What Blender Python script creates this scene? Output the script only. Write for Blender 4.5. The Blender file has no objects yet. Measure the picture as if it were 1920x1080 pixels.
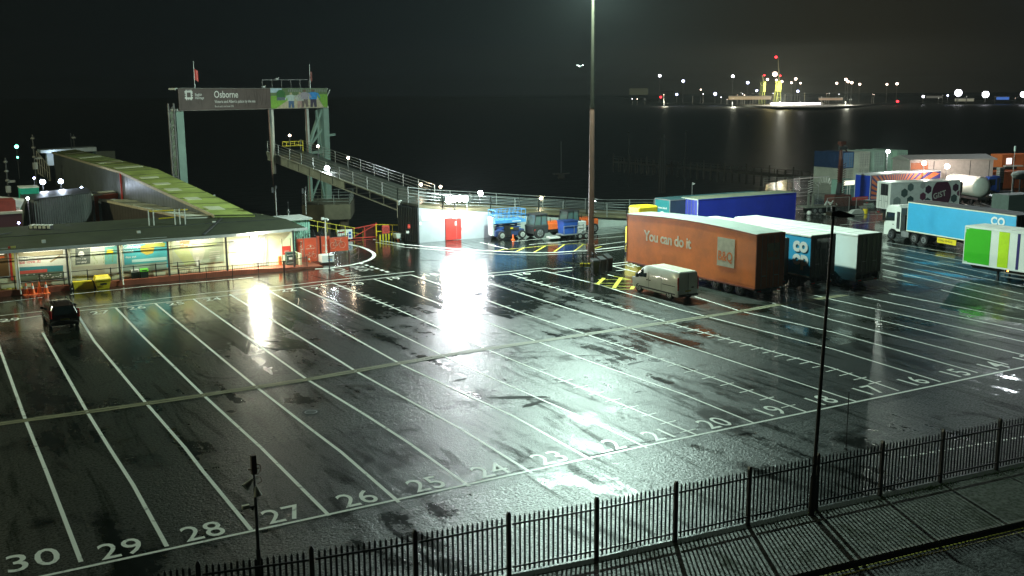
import bpy, math, random
from mathutils import Vector, Matrix
random.seed(7)
# ------------------------------------------------------------------ camera
SC = bpy.context.scene
COL = SC.collection
CAMF = 1943.68
CAML = Vector((4.07035, -33.53804, 14.76010))
_t, _r, _y = math.radians(90-10.6277), math.radians(-.37304), math.radians(-30.1369)
CAMM = Matrix.Rotation(_y, 3, 'Z') @ Matrix.Rotation(_t, 3, 'X') @ Matrix.Rotation(_r, 3, 'Z')
cam_d = bpy.data.cameras.new('camera'); cam = bpy.data.objects.new('camera', cam_d); COL.objects.link(cam)
cam_d.sensor_fit = 'HORIZONTAL'; cam_d.sensor_width = 36.0; cam_d.lens = 36.0*CAMF/1920
cam_d.clip_start = 0.3; cam_d.clip_end = 9000
cam.matrix_world = Matrix.Translation(CAML) @ CAMM.to_4x4()
SC.camera = cam
# ------------------------------------------------------------------ world: night sky with a faint glow over the far port
W = bpy.data.worlds.new('World'); SC.world = W; W.use_nodes = True
nt = W.node_tree; nt.nodes.clear()
wo = nt.nodes.new('ShaderNodeOutputWorld'); bg = nt.nodes.new('ShaderNodeBackground')
tc = nt.nodes.new('ShaderNodeTexCoord'); sep = nt.nodes.new('ShaderNodeSeparateXYZ')
nt.links.new(tc.outputs['Generated'], sep.inputs[0])
def wmath(op, a, b=None, c=None):
    n = nt.nodes.new('ShaderNodeMath'); n.operation = op
    for i, v in enumerate((a, b, c)):
        if v is None: continue
        if isinstance(v, (int, float)): n.inputs[i].default_value = v
        else: nt.links.new(v, n.inputs[i])
    return n.outputs[0]
def wdot(az_deg, el, power):
    a = math.radians(az_deg); d = (math.sin(a), math.cos(a), el)
    vm = nt.nodes.new('ShaderNodeVectorMath'); vm.operation = 'DOT_PRODUCT'
    nrm = nt.nodes.new('ShaderNodeVectorMath'); nrm.operation = 'NORMALIZE'
    nt.links.new(tc.outputs['Generated'], nrm.inputs[0]); nt.links.new(nrm.outputs[0], vm.inputs[0]); vm.inputs[1].default_value = d
    return wmath('POWER', wmath('MAXIMUM', vm.outputs['Value'], 0.0), power)
g_warm = wdot(46, 0.02, 60.0); g_cool = wdot(33, 0.10, 14.0)
low = wmath('POWER', wmath('SUBTRACT', 1.0, wmath('MINIMUM', wmath('ABSOLUTE', sep.outputs[2]), 1.0)), 10.0)
lowk = wmath('MULTIPLY_ADD', low, -0.50, 0.95)
def chan(base, warm, cool): return wmath('MULTIPLY_ADD', g_warm, warm, wmath('MULTIPLY_ADD', g_cool, cool, wmath('MULTIPLY', lowk, base)))
mixr = chan(.0022, .013, .0022); mixg = chan(.0029, .009, .0040); mixb = chan(.0032, .003, .0048)
cmb = nt.nodes.new('ShaderNodeCombineXYZ')
for i, v in enumerate((mixr, mixg, mixb)): nt.links.new(v, cmb.inputs[i])
nt.links.new(cmb.outputs[0], bg.inputs['Color']); bg.inputs['Strength'].default_value = 1.0
nt.links.new(bg.outputs[0], wo.inputs['Surface'])
# ------------------------------------------------------------------ exposure and render
SC.view_settings.view_transform = 'Standard'; SC.view_settings.look = 'None'
SC.view_settings.exposure = 0.0; SC.view_settings.gamma = 1.0
SC.cycles.use_denoising = True
try: SC.cycles.denoiser = 'OPENIMAGEDENOISE'
except Exception: pass
SC.cycles.max_bounces = 5; SC.cycles.glossy_bounces = 3; SC.cycles.diffuse_bounces = 2
SC.cycles.transmission_bounces = 3; SC.cycles.caustics_reflective = False; SC.cycles.caustics_refractive = False
SC.cycles.sample_clamp_indirect = 4.0
SC.cycles.light_sampling_threshold = 0.0
# ------------------------------------------------------------------ picking points of the place by sight lines
def ray(x, y): return CAMM @ Vector(((x-960)/CAMF, -(y-540)/CAMF, -1.0))
def G(x, y, z=0.0):
    d = ray(x, y); return CAML + d*((z-CAML.z)/d.z)
def PY(x, y, Y):
    d = ray(x, y); return CAML + d*((Y-CAML.y)/d.y)
def PXp(x, y, X):
    d = ray(x, y); return CAML + d*((X-CAML.x)/d.x)
def DIST(x, y, D):            # point at horizontal distance D along a sight line
    d = ray(x, y); return CAML + d*(D/math.hypot(d.x, d.y))
# ------------------------------------------------------------------ materials
MATS = {}
def mat(name, col, rough=0.6, metal=0.0, var=0.12, scale=2.0, bump=0.0, spec=0.5, coat=0.0):
    if name in MATS: return MATS[name]
    m = bpy.data.materials.new(name); m.use_nodes = True; n = m.node_tree; b = n.nodes['Principled BSDF']
    b.inputs['Roughness'].default_value = rough; b.inputs['Metallic'].default_value = metal
    b.inputs['Specular IOR Level'].default_value = spec
    b.inputs['Coat Weight'].default_value = coat; b.inputs['Coat Roughness'].default_value = 0.08
    tc = n.nodes.new('ShaderNodeTexCoord'); no = n.nodes.new('ShaderNodeTexNoise')
    no.inputs['Scale'].default_value = scale; no.inputs['Detail'].default_value = 5.0; no.inputs['Roughness'].default_value = 0.65
    n.links.new(tc.outputs['Object'], no.inputs['Vector'])
    mp = n.nodes.new('ShaderNodeMapRange'); mp.inputs[1].default_value = 0.3; mp.inputs[2].default_value = 0.7
    mp.inputs[3].default_value = 1-var; mp.inputs[4].default_value = 1+var*0.6
    n.links.new(no.outputs['Fac'], mp.inputs[0])
    mx = n.nodes.new('ShaderNodeVectorMath'); mx.operation = 'SCALE'
    mx.inputs[0].default_value = col[:3]; n.links.new(mp.outputs[0], mx.inputs['Scale'])
    n.links.new(mx.outputs[0], b.inputs['Base Color'])
    if bump:
        bp = n.nodes.new('ShaderNodeBump'); bp.inputs['Strength'].default_value = bump; bp.inputs['Distance'].default_value = 0.02
        n2 = n.nodes.new('ShaderNodeTexNoise'); n2.inputs['Scale'].default_value = scale*12; n2.inputs['Detail'].default_value = 3
        n.links.new(tc.outputs['Object'], n2.inputs['Vector']); n.links.new(n2.outputs['Fac'], bp.inputs['Height']); n.links.new(bp.outputs[0], b.inputs['Normal'])
    MATS[name] = m; return m
def emat(name, col, strength):
    if name in MATS: return MATS[name]
    m = bpy.data.materials.new(name); m.use_nodes = True; n = m.node_tree; b = n.nodes['Principled BSDF']
    b.inputs['Base Color'].default_value = (0.02, 0.02, 0.02, 1)
    b.inputs['Emission Color'].default_value = (*col, 1); b.inputs['Emission Strength'].default_value = strength
    MATS[name] = m; return m
def glassmat(name, col=(0.02, 0.03, 0.03), rough=0.06):
    if name in MATS: return MATS[name]
    return mat(name, col, rough, 0.0, 0.05, 1.0, 0.0, 0.9, 1.0)

def wetmat(name, base, r_dry, r_wet, w_bias, grain, grain_scale, stretch=True, cx=1.0):
    """wet asphalt: water film in irregular patches and wheel tracks along the lanes, grain between"""
    m = bpy.data.materials.new(name); m.use_nodes = True; n = m.node_tree; L = n.links; b = n.nodes['Principled BSDF']
    geo = n.nodes.new('ShaderNodeNewGeometry')
    def noise(sc, det=4, ro=0.6, vec=None, dist=0.0):
        t = n.nodes.new('ShaderNodeTexNoise'); t.inputs['Scale'].default_value = sc; t.inputs['Detail'].default_value = det
        t.inputs['Roughness'].default_value = ro; t.inputs['Distortion'].default_value = dist
        L.new(vec if vec is not None else geo.outputs['Position'], t.inputs['Vector']); return t.outputs['Fac']
    def mapv(sx, sy):
        t = n.nodes.new('ShaderNodeMapping'); t.inputs['Scale'].default_value = (sx, sy, 1); L.new(geo.outputs['Position'], t.inputs['Vector']); return t.outputs[0]
    def rng(v, a, b_, c, d):
        t = n.nodes.new('ShaderNodeMapRange'); t.inputs[1].default_value = a; t.inputs[2].default_value = b_; t.inputs[3].default_value = c; t.inputs[4].default_value = d
        L.new(v, t.inputs[0]); return t.outputs[0]
    def mth(op, a, b_=None):
        t = n.nodes.new('ShaderNodeMath'); t.operation = op
        for i, v in enumerate((a, b_)):
            if v is None: continue
            if isinstance(v, (int, float)): t.inputs[i].default_value = v
            else: L.new(v, t.inputs[i])
        return t.outputs[0]
    big = noise(0.16, 5, 0.62, None, 0.6)
    track = noise(1.0, 5, 0.6, mapv(0.62, 0.055) if stretch else None, 0.5)
    fine = noise(grain_scale, 2, 0.7)
    mid = noise(2.3, 4, 0.7)
    # wheel-worn tracks and shallow pools decide where the film stands
    pos = n.nodes.new('ShaderNodeSeparateXYZ'); L.new(geo.outputs['Position'], pos.inputs[0])
    far = rng(pos.outputs[1], 22.0, 48.0, 0.0, 0.22)
    wsum = mth('ADD', mth('ADD', mth('MULTIPLY', big, 0.50), mth('MULTIPLY', track, 0.42)), mth('MULTIPLY', mid, 0.12))
    wsum = mth('ADD', wsum, far)
    wsum = mth('ADD', wsum, rng(pos.outputs[1], -9.0, 14.0, -0.035, 0.0))
    wet = rng(wsum, 0.535-w_bias, 0.605-w_bias, 0.0, 1.0)
    L.new(rng(wet, 0, 1, r_dry, r_wet), b.inputs['Roughness'])
    v = n.nodes.new('ShaderNodeVectorMath'); v.operation = 'SCALE'; v.inputs[0].default_value = base
    L.new(mth('MULTIPLY', rng(mid, 0.25, 0.75, 0.75, 1.25), mth('MULTIPLY', rng(fine, 0.25, 0.75, 0.72, 1.3), rng(wet, 0, 1, 1.15, 0.72))), v.inputs['Scale'])
    L.new(v.outputs[0], b.inputs['Base Color'])
    # dark oily stains along the tracks take the shine off
    st = rng(noise(1.0, 6, 0.65, mapv(0.9, 0.10), 1.3), 0.53, 0.64, 1.0, 0.16)
    st2 = rng(noise(0.33, 4, 0.6, None, 1.2), 0.60, 0.68, 1.0, 0.25)
    sp = mth('MULTIPLY', st, st2)
    L.new(mth('MULTIPLY', mth('MULTIPLY', sp, rng(fine, 0.38, 0.62, 0.15, 1.6)), 0.62), b.inputs['Specular IOR Level'])
    L.new(mth('MULTIPLY', mth('MULTIPLY', wet, sp), 0.85*cx), b.inputs['Coat Weight'])
    b.inputs['Coat IOR'].default_value = 1.33
    L.new(rng(mid, 0.3, 0.7, 0.05, 0.16), b.inputs['Coat Roughness'])
    bp = n.nodes.new('ShaderNodeBump'); bp.inputs['Distance'].default_value = 0.022
    L.new(rng(wet, 0, 1, grain, grain*0.35), bp.inputs['Strength']); L.new(mth('ADD', fine, mth('MULTIPLY', noise(grain_scale*0.35, 3, 0.7), 1.2)), bp.inputs['Height'])
    L.new(bp.outputs[0], b.inputs['Normal'])
    bc = n.nodes.new('ShaderNodeBump'); bc.inputs['Strength'].default_value = 0.10; bc.inputs['Distance'].default_value = 0.05
    L.new(noise(3.5, 3, 0.6), bc.inputs['Height']); L.new(bc.outputs[0], b.inputs['Coat Normal'])
    MATS[name] = m; return m

M_ASPH = wetmat('wet_asphalt', (0.0075, 0.0110, 0.0070), 0.415, 0.19, 0.0, 1.0, 10.0)
M_PATCH = wetmat('wet_newer_asphalt', (0.0070, 0.0100, 0.0080), 0.41, 0.30, 0.0, 0.6, 16.0, True, .5)
MATS['wet_newer_asphalt'].node_tree.nodes['Principled BSDF'].inputs['IOR'].default_value = 1.42
M_PAVE = wetmat('damp_pavement', (0.095, 0.108, 0.080), 0.62, 0.5, -0.1, 0.9, 7.0, False, 0.15)
M_ROAD = wetmat('damp_road', (0.032, 0.034, 0.030), 0.62, 0.5, -0.1, 0.9, 7.0, False, 0.15)
def paintmat(name, col, worn, lo=0.60, hi=0.68):
    m = bpy.data.materials.new(name); m.use_nodes = True; n = m.node_tree; L = n.links; b = n.nodes['Principled BSDF']; geo = n.nodes.new('ShaderNodeNewGeometry')
    t = n.nodes.new('ShaderNodeTexNoise'); t.inputs['Scale'].default_value = 1.6; t.inputs['Detail'].default_value = 7; t.inputs['Roughness'].default_value = 0.75; L.new(geo.outputs['Position'], t.inputs['Vector'])
    r = n.nodes.new('ShaderNodeMapRange'); r.inputs[1].default_value = lo; r.inputs[2].default_value = hi; L.new(t.outputs['Fac'], r.inputs[0])
    mx = n.nodes.new('ShaderNodeMix'); mx.data_type = 'RGBA'; L.new(r.outputs[0], mx.inputs[0]); mx.inputs[6].default_value = (*col, 1); mx.inputs[7].default_value = (*worn, 1)
    L.new(mx.outputs[2], b.inputs['Base Color']); b.inputs['Roughness'].default_value = 0.40; b.inputs['Specular IOR Level'].default_value = 0.9; MATS[name] = m; return m
WHITEP = paintmat('road_paint_white', (0.82, 0.84, 0.76), (0.10, 0.10, 0.09), 0.56, 0.70)
WORNP = paintmat('road_paint_worn', (0.42, 0.43, 0.39), (0.04, 0.04, 0.04), 0.48, 0.60)
YELLP = paintmat('road_paint_yellow', (0.60, 0.56, 0.05), (0.12, 0.11, 0.03), 0.52, 0.66)
CONCS = mat('concrete_strip', (0.16, 0.155, 0.085), 0.55, 0, 0.35, 1.2, 0.3)
BLACK = mat('black_paint', (0.012, 0.013, 0.013), 0.45)
BLACKG = mat('black_gloss', (0.010, 0.010, 0.012), 0.18, 0, 0.05, 1.0, 0, 0.6, 0.6)
RUBBER = mat('rubber', (0.014, 0.014, 0.014), 0.8)
DGREY = mat('dark_grey_metal', (0.05, 0.052, 0.055), 0.5, 0.3, 0.3)
GREY = mat('grey_steel', (0.28, 0.29, 0.29), 0.45, 0.4, 0.25, 1.5)
GALV = mat('galvanised_steel', (0.42, 0.44, 0.43), 0.42, 0.6, 0.2, 2.0)
LGREY = mat('light_grey_paint', (0.50, 0.52, 0.51), 0.5, 0, 0.15)
WHITE = mat('white_paint', (0.76, 0.77, 0.74), 0.4, 0, 0.12, 0.6)
OFFW = mat('weathered_white', (0.60, 0.61, 0.56), 0.5, 0, 0.25, 0.8)
RED = mat('red_paint', (0.55, 0.05, 0.035), 0.45, 0, 0.2, 1.2)
DRED = mat('dark_red_paint', (0.22, 0.03, 0.02), 0.55, 0, 0.3, 1.0)
ORANGE = mat('orange_paint', (0.75, 0.14, 0.03), 0.45, 0, 0.2, 1.0)
ORED = mat('orange_red_panel', (0.56, 0.075, 0.03), 0.5, 0, 0.18, 0.8)
YELLOW = mat('yellow_paint', (0.75, 0.58, 0.02), 0.45, 0, 0.18, 1.5)
BLUE = mat('blue_paint', (0.03, 0.10, 0.42), 0.4, 0, 0.15, 1.0)
LBLUE = mat('light_blue_paint', (0.08, 0.30, 0.62), 0.4, 0, 0.15, 1.0)
GREEN = mat('green_paint', (0.03, 0.30, 0.04), 0.45)
TEAL = mat('teal_paint', (0.01, 0.22, 0.22), 0.45)
CHROME = mat('rim_metal', (0.45, 0.46, 0.46), 0.3, 0.9, 0.1)
AMBER = mat('amber_lens', (0.7, 0.22, 0.01), 0.25)
REDL = mat('red_lens', (0.4, 0.015, 0.012), 0.25)
GLASS = glassmat('dark_glass')
TARM_C = mat('pole_rust_brown', (0.085,0.042,0.026), 0.6, 0.2, 0.35, 1.2)
CONC = mat('concrete', (0.28, 0.27, 0.23), 0.75, 0, 0.35, 0.7, 0.3)
WOOD = mat('old_timber', (0.07, 0.055, 0.04), 0.8, 0, 0.4, 1.0)
E_COOL = emat('lamp_cool', (0.86, 0.93, 1.0), 60.0)
E_WARM = emat('lamp_warm', (1.0, 0.78, 0.55), 50.0)
E_RED = emat('lamp_red', (1.0, 0.05, 0.05), 20.0)
E_GRN = emat('lamp_green', (0.15, 1.0, 0.55), 12.0)
E_PINK = emat('lamp_sodium', (1.0, 0.72, 0.62), 30.0)
# ------------------------------------------------------------------ mesh builder
class MB:
    def __init__(s, mt=None): s.v = []; s.f = []; s.k = []; s.m = []; s.cur = mt
    def _mi(s, mt):
        mt = mt or s.cur
        if mt not in s.m: s.m.append(mt)
        return s.m.index(mt)
    def add(s, vs, fs, mt=None):
        o = len(s.v); s.v += [tuple(v) for v in vs]; k = s._mi(mt)
        for f in fs: s.f.append(tuple(i+o for i in f)); s.k.append(k)
        return s
    def box(s, x0, x1, y0, y1, z0, z1, mt=None):
        if x0 > x1: x0, x1 = x1, x0
        if y0 > y1: y0, y1 = y1, y0
        if z0 > z1: z0, z1 = z1, z0
        return s.add([(x0,y0,z0),(x1,y0,z0),(x1,y1,z0),(x0,y1,z0),(x0,y0,z1),(x1,y0,z1),(x1,y1,z1),(x0,y1,z1)],
            [(0,3,2,1),(4,5,6,7),(0,1,5,4),(1,2,6,5),(2,3,7,6),(3,0,4,7)], mt)
    def bbox(s, x0, x1, y0, y1, z0, z1, b=0.05, mt=None):
        """box with bevelled vertical and top edges"""
        if x0 > x1: x0, x1 = x1, x0
        if y0 > y1: y0, y1 = y1, y0
        def ring(x0,x1,y0,y1,z,c): return [(x0+c,y0,z),(x1-c,y0,z),(x1,y0+c,z),(x1,y1-c,z),(x1-c,y1,z),(x0+c,y1,z),(x0,y1-c,z),(x0,y0+c,z)]
        return s.rings([ring(x0,x1,y0,y1,z0,b), ring(x0,x1,y0,y1,z1-b,b), ring(x0+b,x1-b,y0+b,y1-b,z1,b*.5)], mt)
    def rings(s, rs, mt=None, cap=True):
        n = len(rs[0]); vs = [p for r in rs for p in r]; fs = []
        for i in range(len(rs)-1):
            for j in range(n):
                a = i*n+j; b = i*n+(j+1) % n; fs.append((a, b, b+n, a+n))
        if cap: fs.append(tuple(range(n-1, -1, -1))); fs.append(tuple((len(rs)-1)*n+j for j in range(n)))
        return s.add(vs, fs, mt)
    def cyl(s, p0, p1, r0, r1=None, n=10, mt=None):
        r1 = r0 if r1 is None else r1; p0 = Vector(p0); p1 = Vector(p1); d = (p1-p0).normalized()
        a = Vector((0,0,1)) if abs(d.z) < 0.9 else Vector((1,0,0)); u = d.cross(a).normalized(); w = d.cross(u)
        def ring(p, r): return [tuple(p+(u*math.cos(2*math.pi*i/n)+w*math.sin(2*math.pi*i/n))*r) for i in range(n)]
        return s.rings([ring(p1, r1), ring(p0, r0)], mt)
    def bar(s, p0, p1, w=0.05, h=None, mt=None):
        h = h or w; p0 = Vector(p0); p1 = Vector(p1); d = (p1-p0).normalized()
        a = Vector((0,0,1)) if abs(d.z) < 0.95 else Vector((1,0,0)); u = d.cross(a).normalized()*(w/2); q = u.cross(d).normalized()*(h/2)
        def ring(p): return [tuple(p-u-q), tuple(p+u-q), tuple(p+u+q), tuple(p-u+q)]
        return s.rings([ring(p1), ring(p0)], mt)
    def tube(s, pts, r, n=8, mt=None):
        for a, b in zip(pts[:-1], pts[1:]): s.cyl(a, b, r, r, n, mt)
        return s
    def sph(s, c, r, mt=None, n=10, sc=(1,1,1)):
        rs = []; c = Vector(c)
        for i in range(1, n//2+1):
            th = math.pi*i/(n//2+1); rs.append([(c.x+sc[0]*r*math.sin(th)*math.cos(2*math.pi*j/n), c.y+sc[1]*r*math.sin(th)*math.sin(2*math.pi*j/n), c.z-sc[2]*r*math.cos(th)) for j in range(n)])
        return s.rings(rs, mt)
    def prism(s, prof, y0, y1, mt=None):
        """profile of (x,z) pushed along y"""
        return s.rings([[(x, y1, z) for x, z in prof], [(x, y0, z) for x, z in prof]], mt)
    def prismx(s, prof, x0, x1, mt=None):
        return s.rings([[(x0, y, z) for y, z in prof], [(x1, y, z) for y, z in prof]], mt)
    def quad(s, a, b, c, d, mt=None): return s.add([a, b, c, d], [(0,1,2,3)], mt)
    def slab(s, pts, off, mt=None):
        """flat outline given real thickness along off"""
        o = Vector(off); return s.rings([[tuple(Vector(p)+o) for p in pts], [tuple(p) for p in pts]], mt)
    def text(s, txt, org, ux, uy, size, mt=None, align='LEFT', bold=0.0, spacing=1.0, lift=0.004):
        vs, fs = text_geo(txt, align, bold, spacing)
        org = Vector(org); ux = Vector(ux)*size; uy = Vector(uy)*size; nn = ux.cross(uy).normalized()*lift
        return s.add([org+ux*x+uy*y+nn for x, y in vs], fs, mt)
    def build(s, name, parent=None, smooth=False):
        me = bpy.data.meshes.new(name); me.from_pydata(s.v, [], s.f); me.update()
        for m in s.m: me.materials.append(m)
        me.polygons.foreach_set('material_index', s.k)
        if smooth:
            me.polygons.foreach_set('use_smooth', [True]*len(me.polygons))
            try: me.set_sharp_from_angle(angle=math.radians(40))
            except Exception: pass
        o = bpy.data.objects.new(name, me); COL.objects.link(o)
        if parent is not None: o.parent = parent
        return o
_tc = {}
def text_geo(txt, align='LEFT', bold=0.0, spacing=1.0):
    key = (txt, align, bold, spacing)
    if key in _tc: return _tc[key]
    cu = bpy.data.curves.new('t', 'FONT'); cu.body = txt; cu.align_x = align; cu.offset = bold; cu.space_character = spacing; cu.resolution_u = 3
    o = bpy.data.objects.new('t', cu); COL.objects.link(o)
    dg = bpy.context.evaluated_depsgraph_get(); dg.update()
    me = bpy.data.meshes.new_from_object(o.evaluated_get(dg))
    vs = [(v.co.x, v.co.y) for v in me.vertices]; fs = []
    for p in me.polygons:
        f = tuple(p.vertices)
        if p.normal.z < 0: f = tuple(reversed(f))
        fs.append(f)
    bpy.data.objects.remove(o); bpy.data.meshes.remove(me); bpy.data.curves.remove(cu)
    _tc[key] = (vs, fs); return _tc[key]
def thing(name, label, cat, loc=(0,0,0), rz=0.0, group=None):
    o = bpy.data.objects.new(name, None); COL.objects.link(o); o.location = loc; o.rotation_euler = (0,0,rz); o.empty_display_size = 0.3
    o['label'] = label; o['category'] = cat
    if group: o['group'] = group
    return o
def tag(o, label, cat, group=None):
    o['label'] = label; o['category'] = cat
    if group: o['group'] = group
    return o
def struct(o): o['kind'] = 'structure'; return o
def light(name, loc, power, col=(1,1,1), radius=0.3, parent=None, kind='POINT', aim=None, spot=120, blend=0.6):
    d = bpy.data.lights.new(name, kind); d.energy = power; d.color = col
    if kind in ('POINT', 'SPOT'): d.shadow_soft_size = radius
    if kind == 'AREA': d.shape = 'RECTANGLE'; d.size, d.size_y = radius
    if kind == 'SPOT': d.spot_size = math.radians(spot); d.spot_blend = blend
    o = bpy.data.objects.new(name, d); COL.objects.link(o); o.location = loc
    if aim is not None: o.rotation_euler = (Vector(aim)-Vector(loc)).to_track_quat('-Z', 'Y').to_euler()
    if parent is not None: o.parent = parent
    return o
# ================================================================== SETTING
def sheet(name, pts, z, m):
    b = MB(m); b.add([(p[0], p[1], z) for p in pts], [tuple(range(len(pts)))]); return struct(b.build(name))
quay_out = [(-150,-150),(260,-150),(260,104),(150,104),(125,92),(101,67.5),(33.5,67.5),(33.5,100),(-150,100)]
b = MB(M_ASPH); b.add([(x,y,0) for x,y in quay_out], [tuple(range(9))])
for i in range(9):
    p, q = quay_out[i], quay_out[(i+1) % 9]; b.quad((p[0],p[1],0),(p[0],p[1],-9),(q[0],q[1],-9),(q[0],q[1],0), CONC)
struct(b.build('ground'))
# water out to the horizon
wm = bpy.data.materials.new('sea_water'); wm.use_nodes = True; n = wm.node_tree; pb = n.nodes['Principled BSDF']
pb.inputs['Base Color'].default_value = (0.010, 0.014, 0.013, 1); pb.inputs['Roughness'].default_value = 0.5; pb.inputs['IOR'].default_value = 1.33
gg = n.nodes.new('ShaderNodeNewGeometry'); mpn = n.nodes.new('ShaderNodeMapping'); mpn.inputs['Scale'].default_value = (0.35, 0.35, 1)
n1 = n.nodes.new('ShaderNodeTexNoise'); n1.inputs['Scale'].default_value = 1.0; n1.inputs['Detail'].default_value = 4
bn = n.nodes.new('ShaderNodeBump'); bn.inputs['Strength'].default_value = 0.9; bn.inputs['Distance'].default_value = 0.5
n.links.new(gg.outputs['Position'], mpn.inputs[0]); n.links.new(mpn.outputs[0], n1.inputs['Vector']); n.links.new(n1.outputs['Fac'], bn.inputs['Height']); n.links.new(bn.outputs[0], pb.inputs['Normal'])
pb.inputs['Specular IOR Level'].default_value = 0.8
b = MB(wm); b.add([(-6000,60,-3.2),(8000,60,-3.2),(8000,8000,-3.2),(-6000,8000,-3.2)], [(0,1,2,3)]); struct(b.build('water'))
# resurfaced band beyond the near number line
FPTS = [(-20,-3.6),(9.5,-6.15),(12.6,-6.88),(16,-7.42),(19,-7.72),(21.9,-8.10),(30.8,-8.80),(39.5,-9.6),(70,-12.3)]
def fence_y(x):
    for (xa,ya),(xc,yc) in zip(FPTS[:-1], FPTS[1:]):
        if x <= xc: return ya+(yc-ya)*(x-xa)/(xc-xa)
    return FPTS[-1][1]
FX = [-20,0,9.5,12.6,16,19,21.9,30.8,39.5,70]
def kerb_y(x): return fence_y(x)-3.35-.5*max(0, min(1, (x-20)/20))
def strip_rings(b, ya, yc, z0, z1, m=None):
    """long low solid following the fence line, from ya(x) to yc(x)"""
    for a, c in zip(FX[:-1], FX[1:]):
        b.rings([[(a,ya(a),z0),(c,ya(c),z0),(c,yc(c),z0),(a,yc(a),z0)],[(a,ya(a),z1),(c,ya(c),z1),(c,yc(c),z1),(a,yc(a),z1)]], m)
sheet('resurfaced_strip', [(14,-0.9),(15.5,8.6),(23,8.1),(37,6.9),(52,8.4),(72,9.6),(72,-0.9)], 0.004, M_PATCH)
# pavement, kerb and road on the street side of the fence
b = MB(M_PAVE); strip_rings(b, lambda x: kerb_y(x), lambda x: fence_y(x)-.26, .004, .11); struct(b.build('pavement'))
b = MB(CONC); strip_rings(b, lambda x: kerb_y(x)-.15, lambda x: kerb_y(x)-.002, .004, .118); struct(b.build('kerb'))
sheet('road', [(-20,-60),(70,-60)]+[(x, kerb_y(x)-.152) for x in reversed(FX)], 0.004, M_ROAD)
b = MB(YELLP)
for o in (0.42, 0.62): ribbon_pts = [(x, kerb_y(x)-o) for x in FX]; b.add([(x,y+e,.012) for x,y in ribbon_pts for e in (.035,-.035)], [(2*i+1,2*i+3,2*i+2,2*i) for i in range(len(FX)-1)])
struct(b.build('kerbside_lines'))
# concrete plinth of the fence with grass at its foot
b = MB(mat('plinth_concrete', (0.022,0.026,0.018), 0.95, 0, 0.4, 2.0, 0.4, 0.1))
strip_rings(b, lambda x: fence_y(x)-.255, lambda x: fence_y(x)+.10, .004, .122)
struct(b.build('fence_plinth'))
g = MB(mat('grass_blades', (0.05, 0.12, 0.02), 0.8)); rr = random.Random(3)
for i in range(5200):
    x = rr.uniform(18, 56); dens = 0.5+0.5*math.sin(x*1.7)*math.sin(x*0.61+1)
    if rr.random() > dens*(0.25+0.75*min(1, max(0, (x-24)/12))): continue
    y = fence_y(x)-.2-abs(rr.gauss(0, .16)); h = rr.uniform(.04, .15); a = rr.uniform(0, 6.28); w = .012
    g.add([(x-w*math.cos(a), y-w*math.sin(a), .11), (x+w*math.cos(a), y+w*math.sin(a), .11), (x+rr.uniform(-.05,.05), y+rr.uniform(-.05,.05), .11+h)], [(0,1,2)])
o = g.build('grass'); o['kind'] = 'stuff'
# ------------------------------------------------------------------ painted markings
def ribbon(b, pts, w, z=0.009, m=None, dash=None):
    P = [Vector((p[0], p[1], 0)) for p in pts]
    if dash:
        on, off = dash; segs = []; acc = 0.0
        for a, c in zip(P[:-1], P[1:]):
            L = (c-a).length; t = 0
            while t < L:
                segs.append((a+(c-a)*(t/L), a+(c-a)*(min(t+on, L)/L))); t += on+off
        for a, c in segs: ribbon(b, [a, c], w, z, m)
        return
    vs = []
    for i, p in enumerate(P):
        d = (P[min(i+1, len(P)-1)]-P[max(i-1, 0)]).normalized(); nn = Vector((-d.y, d.x, 0))*w/2
        vs += [(p.x+nn.x, p.y+nn.y, z), (p.x-nn.x, p.y-nn.y, z)]
    b.add(vs, [(2*i+1, 2*i+3, 2*i+2, 2*i) for i in range(len(P)-1)], m)
def px(pts): return [G(*p) for p in pts]
lanes = {
 'A':[(-14,612),(0,655),(48,788),(88,887),(152,1054)], 'B':[(80,624),(163,772),(205,840),(250,910),(313,1025)],
 'C':[(140,581),(177,640),(273,755),(347,840),(380,883),(471,994)], 'D':[(217,577),(267,630),(378,738),(490,840),(537,887),(617,967)],
 'E':[(291,569),(477,723),(583,805),(640,848),(748,942)], 'F':[(363,561),(500,658),(575,711),(688,780),(767,831),(880,912)],
 'G':[(431,552),(640,679),(670,698),(862,803),(997,887)], 'H':[(505,546),(612,605),(755,685),(962,780),(1108,862)],
 'I':[(562,539),(640,573),(833,668),(930,712),(1137,803),(1213,840)], 'J':[(623,530),(740,578),(922,659),(1047,710),(1280,805),(1310,817)],
 'K':[(702,523.5),(740,537),(940,614.6),(1087,671),(1280,739),(1415,794)], 'L':[(771,515.5),(835,537),(896,557),(980,587),(1280,688),(1513,773)],
 'M':[(872,517),(940,538),(980,551),(1280,647),(1605,753)], 'N':[(955,514),(1280,613),(1560,690),(1685,733)],
 'O':[(1017,507.5),(1120,533),(1280,582),(1560,654),(1763,716)], 'P':[(1302,556),(1390,584),(1560,622.5),(1833,699)],
 'Q':[(1560,600),(1890,684)], 'Q2':[(1420,560),(1560,600)], 'R':[(1410,538),(1560,579),(1920,666),(1990,684)], 'S':[(1462,538),(1560,561.6),(1920,641),(2060,674)],
 'T':[(1560,545),(1920,620),(2100,660)], 'U':[(1624,542),(1920,600),(2100,640)], 'V':[(1655,517.5),(1920,581),(2100,625)], 'V2':[(1655,505),(1920,566)], 'W':[(1655,494),(1920,552)],
 'X':[(1657,482.5),(1920,538)], 'Y':[(1658,472.5),(1870,516)], 'Z':[(1660,461),(1820,492)], 'Z2':[(1660,454),(1810,478)]}
b = MB(WHITEP)
for k, p in lanes.items(): ribbon(b, px(p), 0.15 if k in 'ABCDEFGH' else 0.125)
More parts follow.
